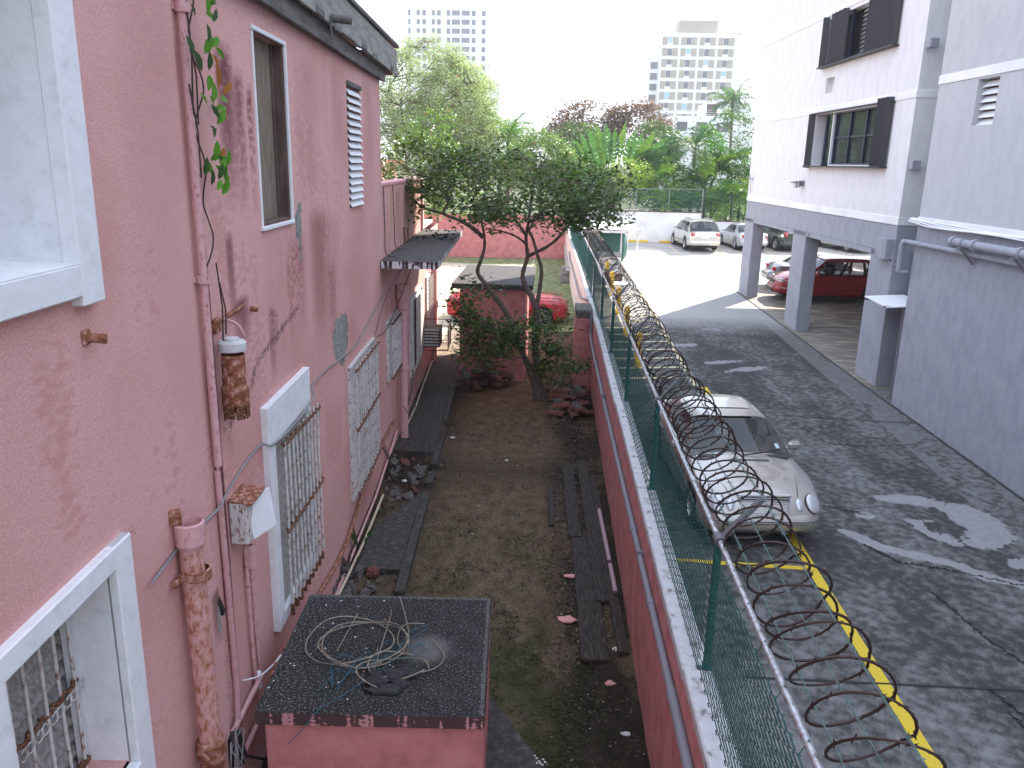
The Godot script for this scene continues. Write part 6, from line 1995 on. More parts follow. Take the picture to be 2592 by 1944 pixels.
func vehicles() -> void:
	# silver saloon with four round lamps
	var c := {"l": 4.82, "w": 1.86, "paint": "paint_silver", "zf": 1.52, "zr": -1.31, "wheel": 0.31, "belt": 0.93, "roof": 1.39, "wsb": 1.02, "wst": 0.18, "rt": -1.02, "rb": -1.72, "wroof": 0.66, "wbelt": 0.89, "crown": 0.045, "spokes": 8,
		"plan": [[-2.40, 0.62], [-2.34, 0.80], [-2.1, 0.93], [-1.3, 0.985], [0.0, 1.0], [1.3, 0.985], [1.8, 0.985], [2.1, 0.96], [2.26, 0.92], [2.35, 0.85], [2.40, 0.74]],
		"top": [[-2.40, 0.62], [-2.36, 0.86], [-2.25, 0.97], [-1.7, 1.01], [-1.0, 0.98], [1.02, 0.985], [1.4, 0.95], [1.9, 0.885], [2.15, 0.83], [2.27, 0.75], [2.36, 0.63], [2.40, 0.52]],
		"shoulder": [[-2.40, 0.55], [-2.36, 0.80], [-2.2, 0.90], [-1.0, 0.93], [1.0, 0.90], [1.5, 0.855], [2.0, 0.785], [2.2, 0.73], [2.30, 0.66], [2.36, 0.57], [2.40, 0.47]],
		"sill": [[-2.4, 0.36], [-2.2, 0.26], [-1.7, 0.22], [1.8, 0.20], [2.2, 0.20], [2.4, 0.26]],
		"strips": [[0.0, 0.055, 0], [0.055, 0.40, 1], [0.40, 0.46, 2], [0.46, 0.78, 1], [0.78, 1.0, 0]], "doors": [0.10, 0.43, 0.80], "sunroof": true, "steer": 0.36}
	var pos := Vector3(3.13, lot_y(-13.6) - 0.01, -13.56)
	var o := vehicle("parked_car", "silver saloon with round headlamps parked beside the fence, facing the camera", "car", c, pos, 0.062)
	bumper(o, c, 0.24, 0.53, 1.0, M.paint_silver, 0.075)
	bumper(o, c, 0.26, 0.56, -1.0, M.paint_silver, 0.06)
	var b := MB.new()
	for y in [0.40, 0.435]:
		var pts := []
		for i in 21:
			var u := i / 10.0 - 1.0
			var x: float = u * 0.88
			pts.append(Vector3(x, y, front_point(c, x * 0.985, 0.34) + 0.052))
		b.tube(pts, 0.008, 4)
	part(o, "bumper_groove", b, M.plastic_grey)
	b = MB.new()
	b.box(Vector3(0, 0.275, 2.41), Vector3(1.2, 0.05, 0.06), 0.01)
	part(o, "lower_intake", b, M.plastic_black)
	for sg in [-1.0, 1.0]:
		for q in [[0.715, 0.655, 0.112, 0.150], [0.515, 0.63, 0.075, 0.105]]:
			var z := front_point(c, q[0], q[1]) - 0.03
			var hl := MB.new()
			var bs := Basis(Vector3.UP, sg * (0.40 if q[0] > 0.6 else 0.2)) * Basis(Vector3.RIGHT, -0.62)
			hl.X = Transform3D(bs, Vector3(sg * q[0], q[1], z))
			hl.ball(Vector3.ZERO, Vector3(q[2] + 0.012, q[3] + 0.012, 0.050), 24, 10)
			var lamp := part(o, "headlight", hl, M.plastic_black)
			hl = MB.new()
			hl.X = Transform3D(bs, Vector3(sg * q[0], q[1], z) + bs.z * 0.014)
			hl.ball(Vector3.ZERO, Vector3(q[2], q[3], 0.045), 24, 10)
			part(lamp, "reflector", hl, M.lamp_bowl)
			hl = MB.new()
			hl.X = Transform3D(bs, Vector3(sg * q[0], q[1], z) + bs.z * 0.022)
			hl.ball(Vector3.ZERO, Vector3(q[2] * 1.0, q[3] * 1.0, 0.052), 24, 10)
			part(lamp, "lens", hl, M.lamp_glass)
	# grille
	var GX := Transform3D(Basis(Vector3.RIGHT, -0.45), Vector3(0, 0.655, 2.325))
	b = MB.new()
	b.X = GX
	for q in [[Vector3(0, 0.135, 0), Vector3(0.80, 0.04, 0.05)], [Vector3(0, -0.13, 0), Vector3(0.66, 0.02, 0.045)]]: b.box(q[0], q[1], 0.012)
	for sg in [-1.0, 1.0]: b.bar(Vector3(sg * 0.385, 0.13, 0), Vector3(sg * 0.33, -0.13, 0), 0.026, 0.045, Vector3.BACK, 0.008)
	var gr := part(o, "grille", b, M.chrome)
	b = MB.new()
	b.X = GX
	b.box(Vector3(0, 0, -0.02), Vector3(0.72, 0.26, 0.02))
	part(gr, "grille_back", b, M.plastic_black)
	for i in 6:
		b = MB.new()
		b.X = GX
		var y := 0.09 - i * 0.038
		b.box(Vector3(0, y, 0.004), Vector3(0.73 - 0.016 * i, 0.012, 0.03), 0.003)
		part(gr, "grille_bar", b, M.chrome)
	b = MB.new()
	b.X = GX
	b.box(Vector3(0, 0.0, 0.008), Vector3(0.012, 0.25, 0.03), 0.003)
	part(gr, "centre_bar", b, M.chrome)
	# bonnet creases, cowl, wipers, sticker
	for sg in [-1.0, 1.0]:
		b = MB.new()
		var pts := []
		for i in 9:
			var z: float = lerpf(0.98, 2.24, i / 8.0)
			var hw: float = tab(c.plan, z) * 0.9
			var x: float = lerpf(0.745, 0.50, pow(i / 8.0, 1.3))
			var f := clampf((1.0 - x / hw - 0.10) / 0.5, 0.0, 1.0)
			pts.append(Vector3(sg * x, lerpf(tab(c.shoulder, z), tab(c.top, z), 0.02 + f * 1.1) + 0.006, z))
		b.tube(pts, 0.006, 4)
		part(o, "bonnet_gap", b, M.plastic_grey)
	b = MB.new()
	b.box(Vector3(0.05, 0.962, 1.27), Vector3(0.62, 0.008, 0.055), 0.002, Basis(Vector3.RIGHT, 0.12))
	part(o, "air_intake", b, M.plastic_grey)
	b = MB.new()
	b.box(Vector3(0, 0.955, 1.08), Vector3(1.46, 0.03, 0.10), 0.01, Basis(Vector3.RIGHT, 0.15))
	b.tube([Vector3(0.0, 0.99, 1.12), Vector3(0.35, 1.02, 1.06), Vector3(0.62, 1.045, 0.97)], 0.012, 5)
	part(o, "wiper", b, M.plastic_black)
	b = MB.new()
	b.box(Vector3(0.60, 1.07, 0.885), Vector3(0.06, 0.10, 0.004), 0.0, Basis(Vector3.UP, 0.2) * Basis(Vector3.RIGHT, -1.05))
	part(o, "sticker", b, M.sticker)
	# station wagons and saloons at the back: a common tall body and a common saloon body
	var suv := {"l": 4.65, "w": 1.88, "paint": "paint_silver2", "zf": 1.42, "zr": -1.32, "wheel": 0.36, "belt": 1.08, "roof": 1.64, "wsb": 1.25, "wst": 0.45, "rt": -1.62, "rb": -2.12, "wroof": 0.72, "wbelt": 0.91, "crown": 0.05, "spokes": 5, "strip": "plastic_grey",
		"plan": [[-2.325, 0.80], [-2.25, 0.93], [-1.9, 0.98], [0.0, 1.0], [1.4, 0.985], [1.9, 0.93], [2.15, 0.82], [2.28, 0.66], [2.325, 0.5]],
		"top": [[-2.325, 0.85], [-2.3, 1.05], [-2.1, 1.12], [1.0, 1.12], [1.3, 1.10], [1.8, 1.03], [2.1, 0.93], [2.25, 0.78], [2.325, 0.6]],
		"shoulder": [[-2.325, 0.80], [-2.3, 1.0], [-2.1, 1.07], [1.0, 1.03], [1.6, 0.96], [2.05, 0.86], [2.25, 0.70], [2.325, 0.55]],
		"sill": [[-2.325, 0.42], [-2.1, 0.34], [-1.7, 0.28], [1.8, 0.28], [2.325, 0.34]],
		"strips": [[0.0, 0.05, 0], [0.05, 0.36, 1], [0.36, 0.40, 2], [0.40, 0.64, 1], [0.64, 0.68, 2], [0.68, 0.90, 1], [0.90, 1.0, 0]], "doors": [0.08, 0.38, 0.66]}
	o = vehicle("parked_car", "pearl silver SUV seen from behind at the white wall, leftmost of its row", "car", suv, Vector3(8.28, 0.92, -48.35), PI + 0.10, "cars in the back row")
	tail(o, suv, [[0.70, 0.95, 0.22, 0.20]], M.lamp_glass, true)
	for sg in [-1.0, 1.0]:
		b = MB.new()
		b.tube([Vector3(sg * 0.58, 1.70, 0.3), Vector3(sg * 0.60, 1.74, 0.0), Vector3(sg * 0.60, 1.74, -1.2), Vector3(sg * 0.58, 1.69, -1.5)], 0.022, 6)
		part(o, "roof_rail", b, M.chrome)
	b = MB.new()
	b.box(Vector3(0, 1.70, -1.66), Vector3(1.0, 0.03, 0.22), 0.01)
	part(o, "spoiler", b, M.paint_silver2)
	var sal := {"l": 4.38, "w": 1.735, "paint": "paint_silver3", "zf": 1.30, "zr": -1.21, "wheel": 0.315, "belt": 0.93, "roof": 1.42, "wsb": 1.05, "wst": 0.30, "rt": -0.95, "rb": -1.62, "wroof": 0.68, "wbelt": 0.90, "crown": 0.05, "spokes": 7, "strip": "paint_silver3",
		"plan": [[-2.19, 0.70], [-2.12, 0.88], [-1.8, 0.96], [0.0, 1.0], [1.4, 0.97], [1.85, 0.90], [2.08, 0.76], [2.19, 0.5]],
		"top": [[-2.19, 0.70], [-2.15, 0.96], [-1.95, 1.03], [-1.5, 1.03], [1.0, 0.98], [1.5, 0.90], [1.95, 0.80], [2.12, 0.65], [2.19, 0.5]],
		"shoulder": [[-2.19, 0.66], [-2.15, 0.90], [-1.9, 0.96], [0.8, 0.92], [1.5, 0.82], [1.95, 0.70], [2.19, 0.45]],
		"sill": [[-2.19, 0.38], [-2.0, 0.28], [-1.6, 0.22], [1.7, 0.20], [2.19, 0.28]],
		"strips": [[0.0, 0.055, 0], [0.055, 0.42, 1], [0.42, 0.46, 2], [0.46, 0.76, 1], [0.76, 1.0, 0]], "doors": [0.10, 0.44, 0.78]}
	o = vehicle("parked_car", "silver saloon with red tail lamps parked at the white wall right of the SUV", "car", sal, Vector3(11.2, 0.93, -49.1), PI + 0.12, "cars in the back row")
	tail(o, sal, [[0.66, 0.82, 0.17, 0.19]], M.tail_red, true)
	var wag := suv.duplicate()
	wag.paint = "paint_dark"; wag.roof = 1.50; wag.belt = 1.0; wag.l = 4.5
	o = vehicle("parked_car", "dark green estate car with red tail lamps, behind the columns", "car", wag, Vector3(13.55, 0.92, -49.4), PI + 0.16, "cars in the back row")
	tail(o, wag, [[0.72, 0.98, 0.16, 0.26]], M.tail_red, true)
	var sil := sal.duplicate()
	sil.paint = "paint_gray"
	o = vehicle("parked_car", "light silver car facing out under the beam, rightmost of the back row", "car", suv, Vector3(17.3, 0.93, -49.6), 0.35, "cars in the back row")
	front_lamps(o, suv)
	var red := suv.duplicate()
	red.paint = "paint_red"; red.spokes = 5; red.l = 4.65; red.roof = 1.66; red.strip = "paint_red"
	o = vehicle("parked_car", "dark red SUV parked under the apartment building behind the columns", "car", red, Vector3(11.0, 0.53, -32.35), -PI / 2 - 0.03)
	front_lamps(o, red)
	sil.l = 4.7
	o = vehicle("parked_car", "grey saloon car half hidden behind the dark red SUV", "car", sil, Vector3(11.5, 0.62, -35.2), PI / 2 - 0.02)
	tail(o, sil, [[0.64, 0.82, 0.17, 0.16]], M.tail_red, true)
	# wreck in the yard
	var wr := sal.duplicate()
	wr.paint = "red_car_wreck"; wr.l = 4.2; wr.roof = 1.36; wr.strip = "red_car_wreck"
	wr.plan = [[-2.1, 0.85], [-1.9, 0.96], [0, 1.0], [1.7, 1.0], [2.05, 0.95], [2.1, 0.9]]
	wr.top = [[-2.1, 0.86], [-1.9, 0.98], [-1.5, 1.0], [1.0, 0.99], [1.6, 0.96], [2.0, 0.88], [2.1, 0.80]]
	wr.shoulder = [[-2.1, 0.75], [-1.9, 0.86], [1.0, 0.86], [1.9, 0.80], [2.1, 0.70]]
	o = vehicle("wrecked_car", "rusting red wrecked car stripped at the nose, sunk in the yard behind the shed", "car", wr, Vector3(-1.55, -0.08, -29.1), PI / 2)
	b = MB.new()
	for i in 12: b.box(Vector3(R.randf_range(-0.7, 0.7), R.randf_range(0.2, 0.72), R.randf_range(2.08, 2.22)), Vector3(R.randf_range(0.1, 0.3), R.randf_range(0.05, 0.2), 0.12), 0.02, Basis.from_euler(Vector3(R.randf(), R.randf(), R.randf())))
	part(o, "exposed_front", b, M.rust_pipe)
	b = MB.new()
	for sg in [-1.0, 1.0]: b.tube([Vector3(sg * 0.62, 0.92, 2.02), Vector3(sg * 0.58, 0.975, 1.6), Vector3(sg * 0.62, 0.985, 1.1)], 0.02, 5)
	part(o, "bonnet_ridge", b, M.red_car_wreck)

func tail(o: Node3D, c: Dictionary, list: Array, m: Material, plate := false) -> void:
	for q in list:
		for sg in [-1.0, 1.0]:
			var b := MB.new()
			var z := front_point(c, q[0], q[1], -1.0)
			b.box(Vector3(sg * q[0], q[1], z + 0.03), Vector3(q[2], q[3], 0.16), 0.03, Basis(Vector3.UP, sg * 0.35))
			var t := part(o, "tail_lamp", b, M.tail_red)
			b = MB.new()
			b.box(Vector3(sg * (q[0] - 0.02), q[1] + 0.01, z - 0.045), Vector3(q[2] * 0.5, q[3] * 0.35, 0.05), 0.015, Basis(Vector3.UP, sg * 0.35))
			part(t, "lens", b, M.lamp_bowl)
	bumper(o, c, 0.34, 0.62, -1.0, M[c.paint] if c.paint != "paint_dark" else M.plastic_grey, 0.06)
	var b := MB.new()
	b.box(Vector3(0, 0.80, -c.l * 0.5 - 0.005), Vector3(0.34, 0.17, 0.03), 0.006)
	part(o, "number_plate", b, M.plate)

func front_lamps(o: Node3D, c: Dictionary) -> void:
	for sg in [-1.0, 1.0]:
		var b := MB.new()
		var z := front_point(c, 0.66, 0.80)
		b.box(Vector3(sg * 0.68, 0.80, z - 0.05), Vector3(0.34, 0.16, 0.16), 0.05, Basis(Vector3.UP, sg * 0.5))
		part(o, "headlight", b, M.lamp_bowl)
	bumper(o, c, 0.36, 0.60, 1.0, M[c.paint], 0.06)
	var b := MB.new()
	var z0 := front_point(c, 0.1, 0.72)
	b.box(Vector3(0, 0.72, z0 + 0.0), Vector3(0.72, 0.16, 0.05), 0.03, Basis(Vector3.RIGHT, -0.3))
	var g := part(o, "grille", b, M.plastic_black)
	for i in 3:
		b = MB.new()
		b.box(Vector3(0, 0.675 + i * 0.045, z0 + 0.022 - i * 0.012), Vector3(0.66, 0.012, 0.02), 0.003)
		part(g, "grille_bar", b, M.chrome)
	b = MB.new()
	b.box(Vector3(0, 0.42, c.l * 0.5 + 0.03), Vector3(1.0, 0.14, 0.06), 0.02)
	part(o, "lower_intake", b, M.plastic_black)

func lot_things() -> void:
	# white wall at the back of the car park
	var o := thing("car_park_wall", "white rear wall of the sunlit car park with a thin dark coping", "wall", Vector3(8, 0.975, -50.6))
	var b := MB.new()
	b.box(Vector3(4.9, 1.86, -50.7), Vector3(8.2, 1.85, 0.2), 0.01)
	b.box(Vector3(24.5, 1.62, -50.72), Vector3(31.0, 1.36, 0.2), 0.01)
	part(o, "wall_length", b, M.white_wall)
	b = MB.new()
	b.box(Vector3(4.9, 2.805, -50.69), Vector3(8.24, 0.05, 0.24), 0.01)
	b.box(Vector3(24.5, 2.32, -50.71), Vector3(31.0, 0.04, 0.24), 0.01)
	part(o, "coping", b, M.jamb_wood)
	for i in 5:
		b = MB.new()
		b.box(Vector3(3.2 + i * 2.0, 1.03, -50.35), Vector3(1.3, 0.13, 0.22), 0.02)
		solo("wheel_stop", b, M.yellow_bollard, "yellow kerb block at the foot of the white wall, %s" % ["first from the tank shelter", "second from the tank shelter", "just left of the silver SUV", "behind the silver SUV", "behind the silver saloon"][i], "wheel stop", Vector3(3.2 + i * 2.0, 0.975, -50.35), "yellow wheel stops")
	o = thing("rear_fence", "grey-green chain-link fence on the white wall, trees pressing through it", "fence", Vector3(5, 2.8, -50.75))
	for i in 5:
		b = MB.new()
		b.tube([Vector3(1.0 + i * 2.0, 2.8, -50.75), Vector3(1.0 + i * 2.0, 4.1 + i * 0.03, -50.75)], 0.03, 6)
		part(o, "post", b, M.cable_grey)
	for y in [4.08, 2.9]:
		b = MB.new()
		b.tube([Vector3(1.0, y, -50.75), Vector3(9.0, y + 0.1, -50.75)], 0.02, 6)
		part(o, "rail", b, M.cable_grey)
	b = MB.new()
	var i := 0
	while i < 120:
		var x := 0.3 + i * 0.075
		for s in [-1.0, 1.0]: b.tube([Vector3(x, 2.85, -50.75 + 0.004 * s), Vector3(x + s * 1.25 * 0.8, 4.1, -50.75 + 0.004 * s)], 0.005, 3, false)
		i += 1
	part(o, "wire_mesh", b, M.green_vinyl, "", "stuff")
	o = thing("rear_fence", "dark green chain-link gate section with tall posts right of the white wall's step", "fence", Vector3(11, 2.3, -50.8))
	for k in 4:
		b = MB.new()
		b.tube([Vector3(9.15 + k * 1.6, 2.2, -50.8), Vector3(9.15 + k * 1.6, 4.2, -50.8)], 0.035, 6)
		part(o, "post", b, M.dark_metal)
	b = MB.new()
	for k in 60:
		for s in [-1.0, 1.0]: b.tube([Vector3(8.8 + k * 0.09, 2.4, -50.8 + 0.004 * s), Vector3(8.8 + k * 0.09 + s * 1.2, 4.0, -50.8 + 0.004 * s)], 0.005, 3, false)
	part(o, "wire_mesh", b, M.green_post, "", "stuff")
	# tank under its shelter
	o = thing("tank_shelter", "white open shelter with a ribbed sheet roof on thin posts, beside the fence", "shelter", Vector3(3, 0.7, -38.5))
	for q in [[3.82, -36.9], [1.6, -36.9], [3.82, -41.9], [3.3, -39.4], [1.6, -41.9]]:
		b = MB.new()
		b.tube([Vector3(q[0], lot_y(q[1]), q[1]), Vector3(q[0], 2.62, q[1])], 0.035, 8)
		part(o, "post", b, M.white_wall)
	for k in 5:
		b = MB.new()
		b.box(Vector3(2.60, 2.70, -37.2 - k * 1.06), Vector3(2.65, 0.02, 1.04), 0.004)
		b.bar(Vector3(1.3, 2.72, -36.70 - k * 1.06), Vector3(3.92, 2.72, -36.70 - k * 1.06), 0.05, 0.05)
		part(o, "roof_sheet", b, M.white_wall)
	b = MB.new()
	b.bar(Vector3(1.3, 2.62, -36.72), Vector3(3.92, 2.62, -36.72), 0.04, 0.10)
	b.bar(Vector3(3.93, 2.64, -36.72), Vector3(3.93, 2.64, -41.9), 0.04, 0.10)
	part(o, "fascia", b, M.white_wall)
	o = thing("storage_tank", "big dark green cylindrical tank lying under the white shelter", "tank", Vector3(2.4, 0.75, -40.4))
	b = MB.new()
	b.lathe([Vector2(0.0, -0.28), Vector2(0.45, -0.20), Vector2(0.72, -0.05), Vector2(0.80, 0.1), Vector2(0.80, 2.2), Vector2(0.72, 2.35), Vector2(0.45, 2.5), Vector2(0.0, 2.56)], Transform3D(Basis(Vector3.BACK, PI / 2), Vector3(3.45, 1.62, -40.5)), 28)
	part(o, "shell", b, M.tank_green)
	for x in [1.7, 3.1]:
		b = MB.new()
		b.box(Vector3(x, 0.9, -40.5), Vector3(0.2, 0.5, 1.1), 0.02)
		part(o, "saddle", b, M.concrete)
	o = thing("equipment_cabinet", "white metal cabinet with a sloping lid in front of the green tank", "cabinet", Vector3(2.7, 0.6, -36.2))
	b = MB.new()
	b.box(Vector3(2.55, 1.12, -36.2), Vector3(0.95, 1.05, 0.7), 0.02)
	part(o, "case", b, M.white_wall)
	b = MB.new()
	b.box(Vector3(2.55, 1.68, -36.2), Vector3(1.02, 0.05, 0.8), 0.01, Basis(Vector3.RIGHT, 0.12))
	part(o, "lid", b, M.concrete)
	o = thing("planter", "low white planter with a dark box beside the yellow bollards", "planter", Vector3(2.75, 0.5, -32.8))
	b = MB.new()
	b.box(Vector3(2.75, 0.72, -32.6), Vector3(0.7, 0.42, 0.9), 0.03)
	part(o, "trough", b, M.white_wall)
	b = MB.new()
	b.box(Vector3(2.55, 0.95, -33.6), Vector3(0.75, 0.5, 0.5), 0.02)
	part(o, "dark_box", b, M.jamb_wood)
	var names := ["nearest the camera", "second from the camera", "third from the camera", "fourth from the camera", "furthest, by the tank shelter"]
	for k in 5:
		var z: float = [-21.25, -24.9, -28.3, -31.9, -35.0][k]
		b = MB.new()
		b.lathe([Vector2(0.085, lot_y(z) - 0.02), Vector2(0.085, lot_y(z) + 0.88), Vector2(0.07, lot_y(z) + 0.94), Vector2(0.0, lot_y(z) + 0.97)], Transform3D(Basis(), Vector3(2.40, 0, z)), 12)
		solo("bollard", b, M.yellow_bollard, "yellow post behind the chain-link fence, %s" % names[k], "bollard", Vector3(2.40, lot_y(z), z), "yellow bollards")

func far_things() -> void:
	# white tower block, left
	var o := thing("tower_block", "tall white tower block far behind the trees on the left, rows of grey windows", "building", Vector3(-38, 0.9, -297))
	var b := MB.new()
	b.box(Vector3(-38.8, 28.0, -306.4), Vector3(27.8, 55.0, 18.0))
	part(o, "wall", b, M.tower_white)
	b = MB.new()
	b.box(Vector3(-22.6, 26.0, -307.5), Vector3(5.0, 50.0, 14.0))
	part(o, "side_wing", b, M.tower_white)
	for q in [[-45.0, 1.5], [-39.5, 2.2], [-33.0, 2.0]]:
		b = MB.new()
		b.box(Vector3(q[0], 56.9, -302), Vector3(q[1], 3.0, 2.0))
		part(o, "roof_box", b, M.tower_white)
	var cx := [[511, 22], [571, 22], [614, 24], [679, 22], [719, 26], [787, 24], [841, 56], [910, 58], [967, 26], [1038, 26]]
	for r in 10:
		for q in cx:
			b = MB.new()
			var x: float = -52.6 + (q[0] - 480) * 0.048
			b.box(Vector3(x, 54.0 - r * 2.86, -297.36), Vector3(q[1] * 0.048, 1.65, 0.1))
			part(o, "window", b, M.tower_window)
		b = MB.new()
		b.box(Vector3(-33.0, 52.9 - r * 2.86, -297.2), Vector3(6.6, 0.5, 0.5))
		part(o, "balcony_rail", b, M.tower_white)
	for q in [-51.6, -48.2, -46.1, -43.0, -41.0, -37.8, -29.2, -25.8]:
		b = MB.new()
		b.box(Vector3(q + 0.9, 36.0, -297.3), Vector3(0.3, 38.5, 0.4))
		part(o, "pilaster", b, M.tower_white)
	# tan and white tower block, right
	o = thing("tower_block", "broad tower block far behind the palms on the right, white grid with tan panels", "building", Vector3(39, 0.9, -243))
	b = MB.new()
	b.box(Vector3(38.7, 21.0, -250.2), Vector3(21.0, 40.0, 14.0))
	part(o, "wall", b, M.tower_white)
	b = MB.new()
	b.box(Vector3(27.0, 20.0, -251), Vector3(2.4, 38.0, 12.0))
	part(o, "side_wing", b, M.tower_white)
	b = MB.new()
	b.box(Vector3(50.5, 20.0, -251), Vector3(2.6, 38.0, 12.0))
	part(o, "side_wing", b, M.tower_white)
	b = MB.new()
	b.box(Vector3(38.7, 42.8, -250), Vector3(10.8, 3.8, 8.0))
	part(o, "roof_box", b, M.tower_tan)
	b = MB.new()
	b.box(Vector3(48.2, 41.5, -249), Vector3(5.0, 0.5, 5.0))
	part(o, "roof_canopy", b, M.tower_tan)
	for r in 11:
		for k in 4:
			var x := 28.55 + k * 5.1
			var y := 38.9 - r * 2.87
			for s in 2:
				b = MB.new()
				b.box(Vector3(x + 0.75 + s * 3.0, y, -243.16), Vector3(1.45, 2.05, 0.06))
				part(o, "tan_panel", b, M.tower_tan)
			b = MB.new()
			var up := (r + k) % 2 == 0
			b.box(Vector3(x + 2.25, y + (0.3 if up else 0.0), -243.15), Vector3(1.35, 1.3 if up else 1.8, 0.06))
			part(o, "window", b, M.tower_blue if (r * 7 + k * 3) % 5 == 0 else M.tower_window)
		b = MB.new()
		b.box(Vector3(26.9, 38.4 - r * 2.87, -244.9), Vector3(1.9, 1.7, 0.3))
		if r > 1: part(o, "side_window", b, M.tower_window)
	for k in 5:
		b = MB.new()
		b.box(Vector3(28.4 + k * 5.1, 22.0, -243.1), Vector3(0.42, 37.0, 0.5))
		part(o, "pilaster", b, M.tower_white)
	# mid-distance white house with a terrace
	o = thing("terrace_house", "white flat-roofed house with a roof terrace behind the palms, below the tan tower", "house", Vector3(24, 0.9, -130))
	b = MB.new()
	b.box(Vector3(23.5, 6.6, -136), Vector3(12.4, 12.6, 10.0))
	b.box(Vector3(26.5, 13.9, -137), Vector3(7.0, 2.2, 7.0))
	part(o, "wall", b, M.tower_white)
	for q in [[19.2, 11.4, 1.6], [22.2, 11.4, 1.6], [25.5, 11.4, 2.0]]:
		b = MB.new()
		b.box(Vector3(q[0], q[1], -130.98), Vector3(q[2], 1.3, 0.1))
		part(o, "window", b, M.tower_window)
	b = MB.new()
	b.box(Vector3(24.0, 14.0, -133.47), Vector3(1.6, 1.7, 0.1))
	part(o, "door", b, M.jamb_wood)
	for k in 3:
		b = MB.new()
		b.bar(Vector3(18, 13.2 + k * 0.3, -131.1), Vector3(29.5, 13.2 + k * 0.3, -131.1), 0.05, 0.05)
		part(o, "terrace_rail", b, M.tower_white)
	# neighbouring house beyond the pink one
	o = thing("neighbour_house", "low pinkish house at the sunlit far end of the yard behind the trees", "house", Vector3(-13, 0, -46))
	b = MB.new()
	b.box(Vector3(-13.5, 2.6, -45), Vector3(9.0, 5.2, 5.0), 0.02)
	part(o, "wall", b, M.pink_light)
	b = MB.new()
	b.box(Vector3(-13.5, 5.35, -45), Vector3(9.6, 0.3, 5.6), 0.02)
	part(o, "roof", b, M.roof_tile_red)
	for k in 3:
		b = MB.new()
		b.box(Vector3(-15.5 + k * 2.6, 3.4, -42.49), Vector3(1.1, 1.3, 0.06))
		part(o, "window", b, M.tower_window)

# ---------------------------------------------------------------- plants
func small_leaf() -> Mesh:
	var b := MB.new()
	var a := Vector3(-0.5, 0, 0)
	var c := Vector3(0.5, -0.1, 0)
	b.quad(a, Vector3(0, 0.06, 0.26), c, Vector3(0.02, 0.0, 0))
	b.quad(a, Vector3(0.02, 0.0, 0), c, Vector3(0, 0.06, -0.26))
	return b.mesh()

func tree(called: String, label: String, cat: String, base: Vector3, trunks: Array, crowns: Array, o := {}) -> Node3D:
	# trunks: lists of [points, radius at foot, radius at tip]; crowns: [centre, radii, clusters]
	var t := thing(called, label, cat, base, o.get("group", ""))
	var nodes := []
	for q in trunks:
		var p := spline(q[0], 5)
		var rr := []
		for i in p.size(): rr.append(lerpf(q[1], q[2], pow(float(i) / (p.size() - 1), 0.8)) * (1.0 + 0.12 * sin(i * 2.3)))
		var b := MB.new()
		b.tube(p, rr, 9)
		part(t, "trunk" if q == trunks[0] else "limb", b, M.bark)
		nodes.append_array(p.slice(p.size() / 3))
	var rg := RandomNumberGenerator.new()
	rg.seed = o.get("seed", 5)
	var mass := noise(o.get("gap_freq", 0.55), o.get("seed", 5), 2)
	var tw := MB.new()
	var at := []
	var cols := []
	var sz: float = o.get("leaf", 0.1)
	var sp: float = o.get("spread", 0.35)
	var c0: Color = o.get("c0", Color(0.03, 0.06, 0.015))
	var c1: Color = o.get("c1", Color(0.07, 0.12, 0.03))
	for q in crowns:
		var made := 0
		var tries := 0
		while made < q[2] and tries < q[2] * 12:
			tries += 1
			var d := Vector3(rg.randf_range(-1, 1), rg.randf_range(-1, 1), rg.randf_range(-1, 1))
			if d.length() > 1.0 or d.length() < 0.12: continue
			d = d.normalized() * pow(d.length(), 0.55)
			var p: Vector3 = q[0] + d * q[1]
			if mass.get_noise_3d(p.x, p.y, p.z) < o.get("gap", -0.1): continue
			made += 1
			if o.get("twigs", true) and nodes.size():
				var best: Vector3 = nodes[0]
				var bd := 1e9
				for n in nodes:
					var dist: float = n.distance_to(p) + maxf(0.0, n.y - p.y) * 0.8
					if dist < bd:
						bd = dist; best = n
				var mid := best.lerp(p, 0.5) + Vector3(rg.randf_range(-0.15, 0.15), 0.12 * bd * 0.5, rg.randf_range(-0.15, 0.15)) * minf(bd, 1.5)
				var pp := spline([best, mid, p], 4)
				var r0: float = o.get("twig", 0.016) * clampf(bd * 0.7, 0.4, 1.5)
				var rr := []
				for i in pp.size(): rr.append(lerpf(r0, 0.004, float(i) / (pp.size() - 1)))
				tw.tube(pp, rr, 4, false)
				if made % 4 == 0: nodes.append(mid)
			var tone := rg.randf_range(0.0, 1.0)
			for k in int(o.get("per", 14)):
				var e := Vector3(rg.randfn(0, 1), rg.randfn(0, 0.7), rg.randfn(0, 1)) * sp * 0.55
				var bs := Basis.from_euler(Vector3(rg.randf_range(-0.9, 0.9), rg.randf() * TAU, rg.randf_range(-0.9, 0.6)))
				at.append(Transform3D(bs.scaled(Vector3.ONE * sz * rg.randf_range(0.6, 1.25)), p + e - base))
				var cc := c0.lerp(c1, clampf(tone * 0.6 + rg.randf() * 0.4, 0, 1))
				if o.has("c2") and rg.randf() < o.get("f2", 0.02): cc = o.c2
				cols.append(cc)
	if tw.v.size(): part(t, "branches", tw, M.bark, "", "stuff")
	scatter(t, "crown", leaf_mesh, M[o.get("mat", "leaf")], at, cols)
	return t

var leaf_mesh: Mesh

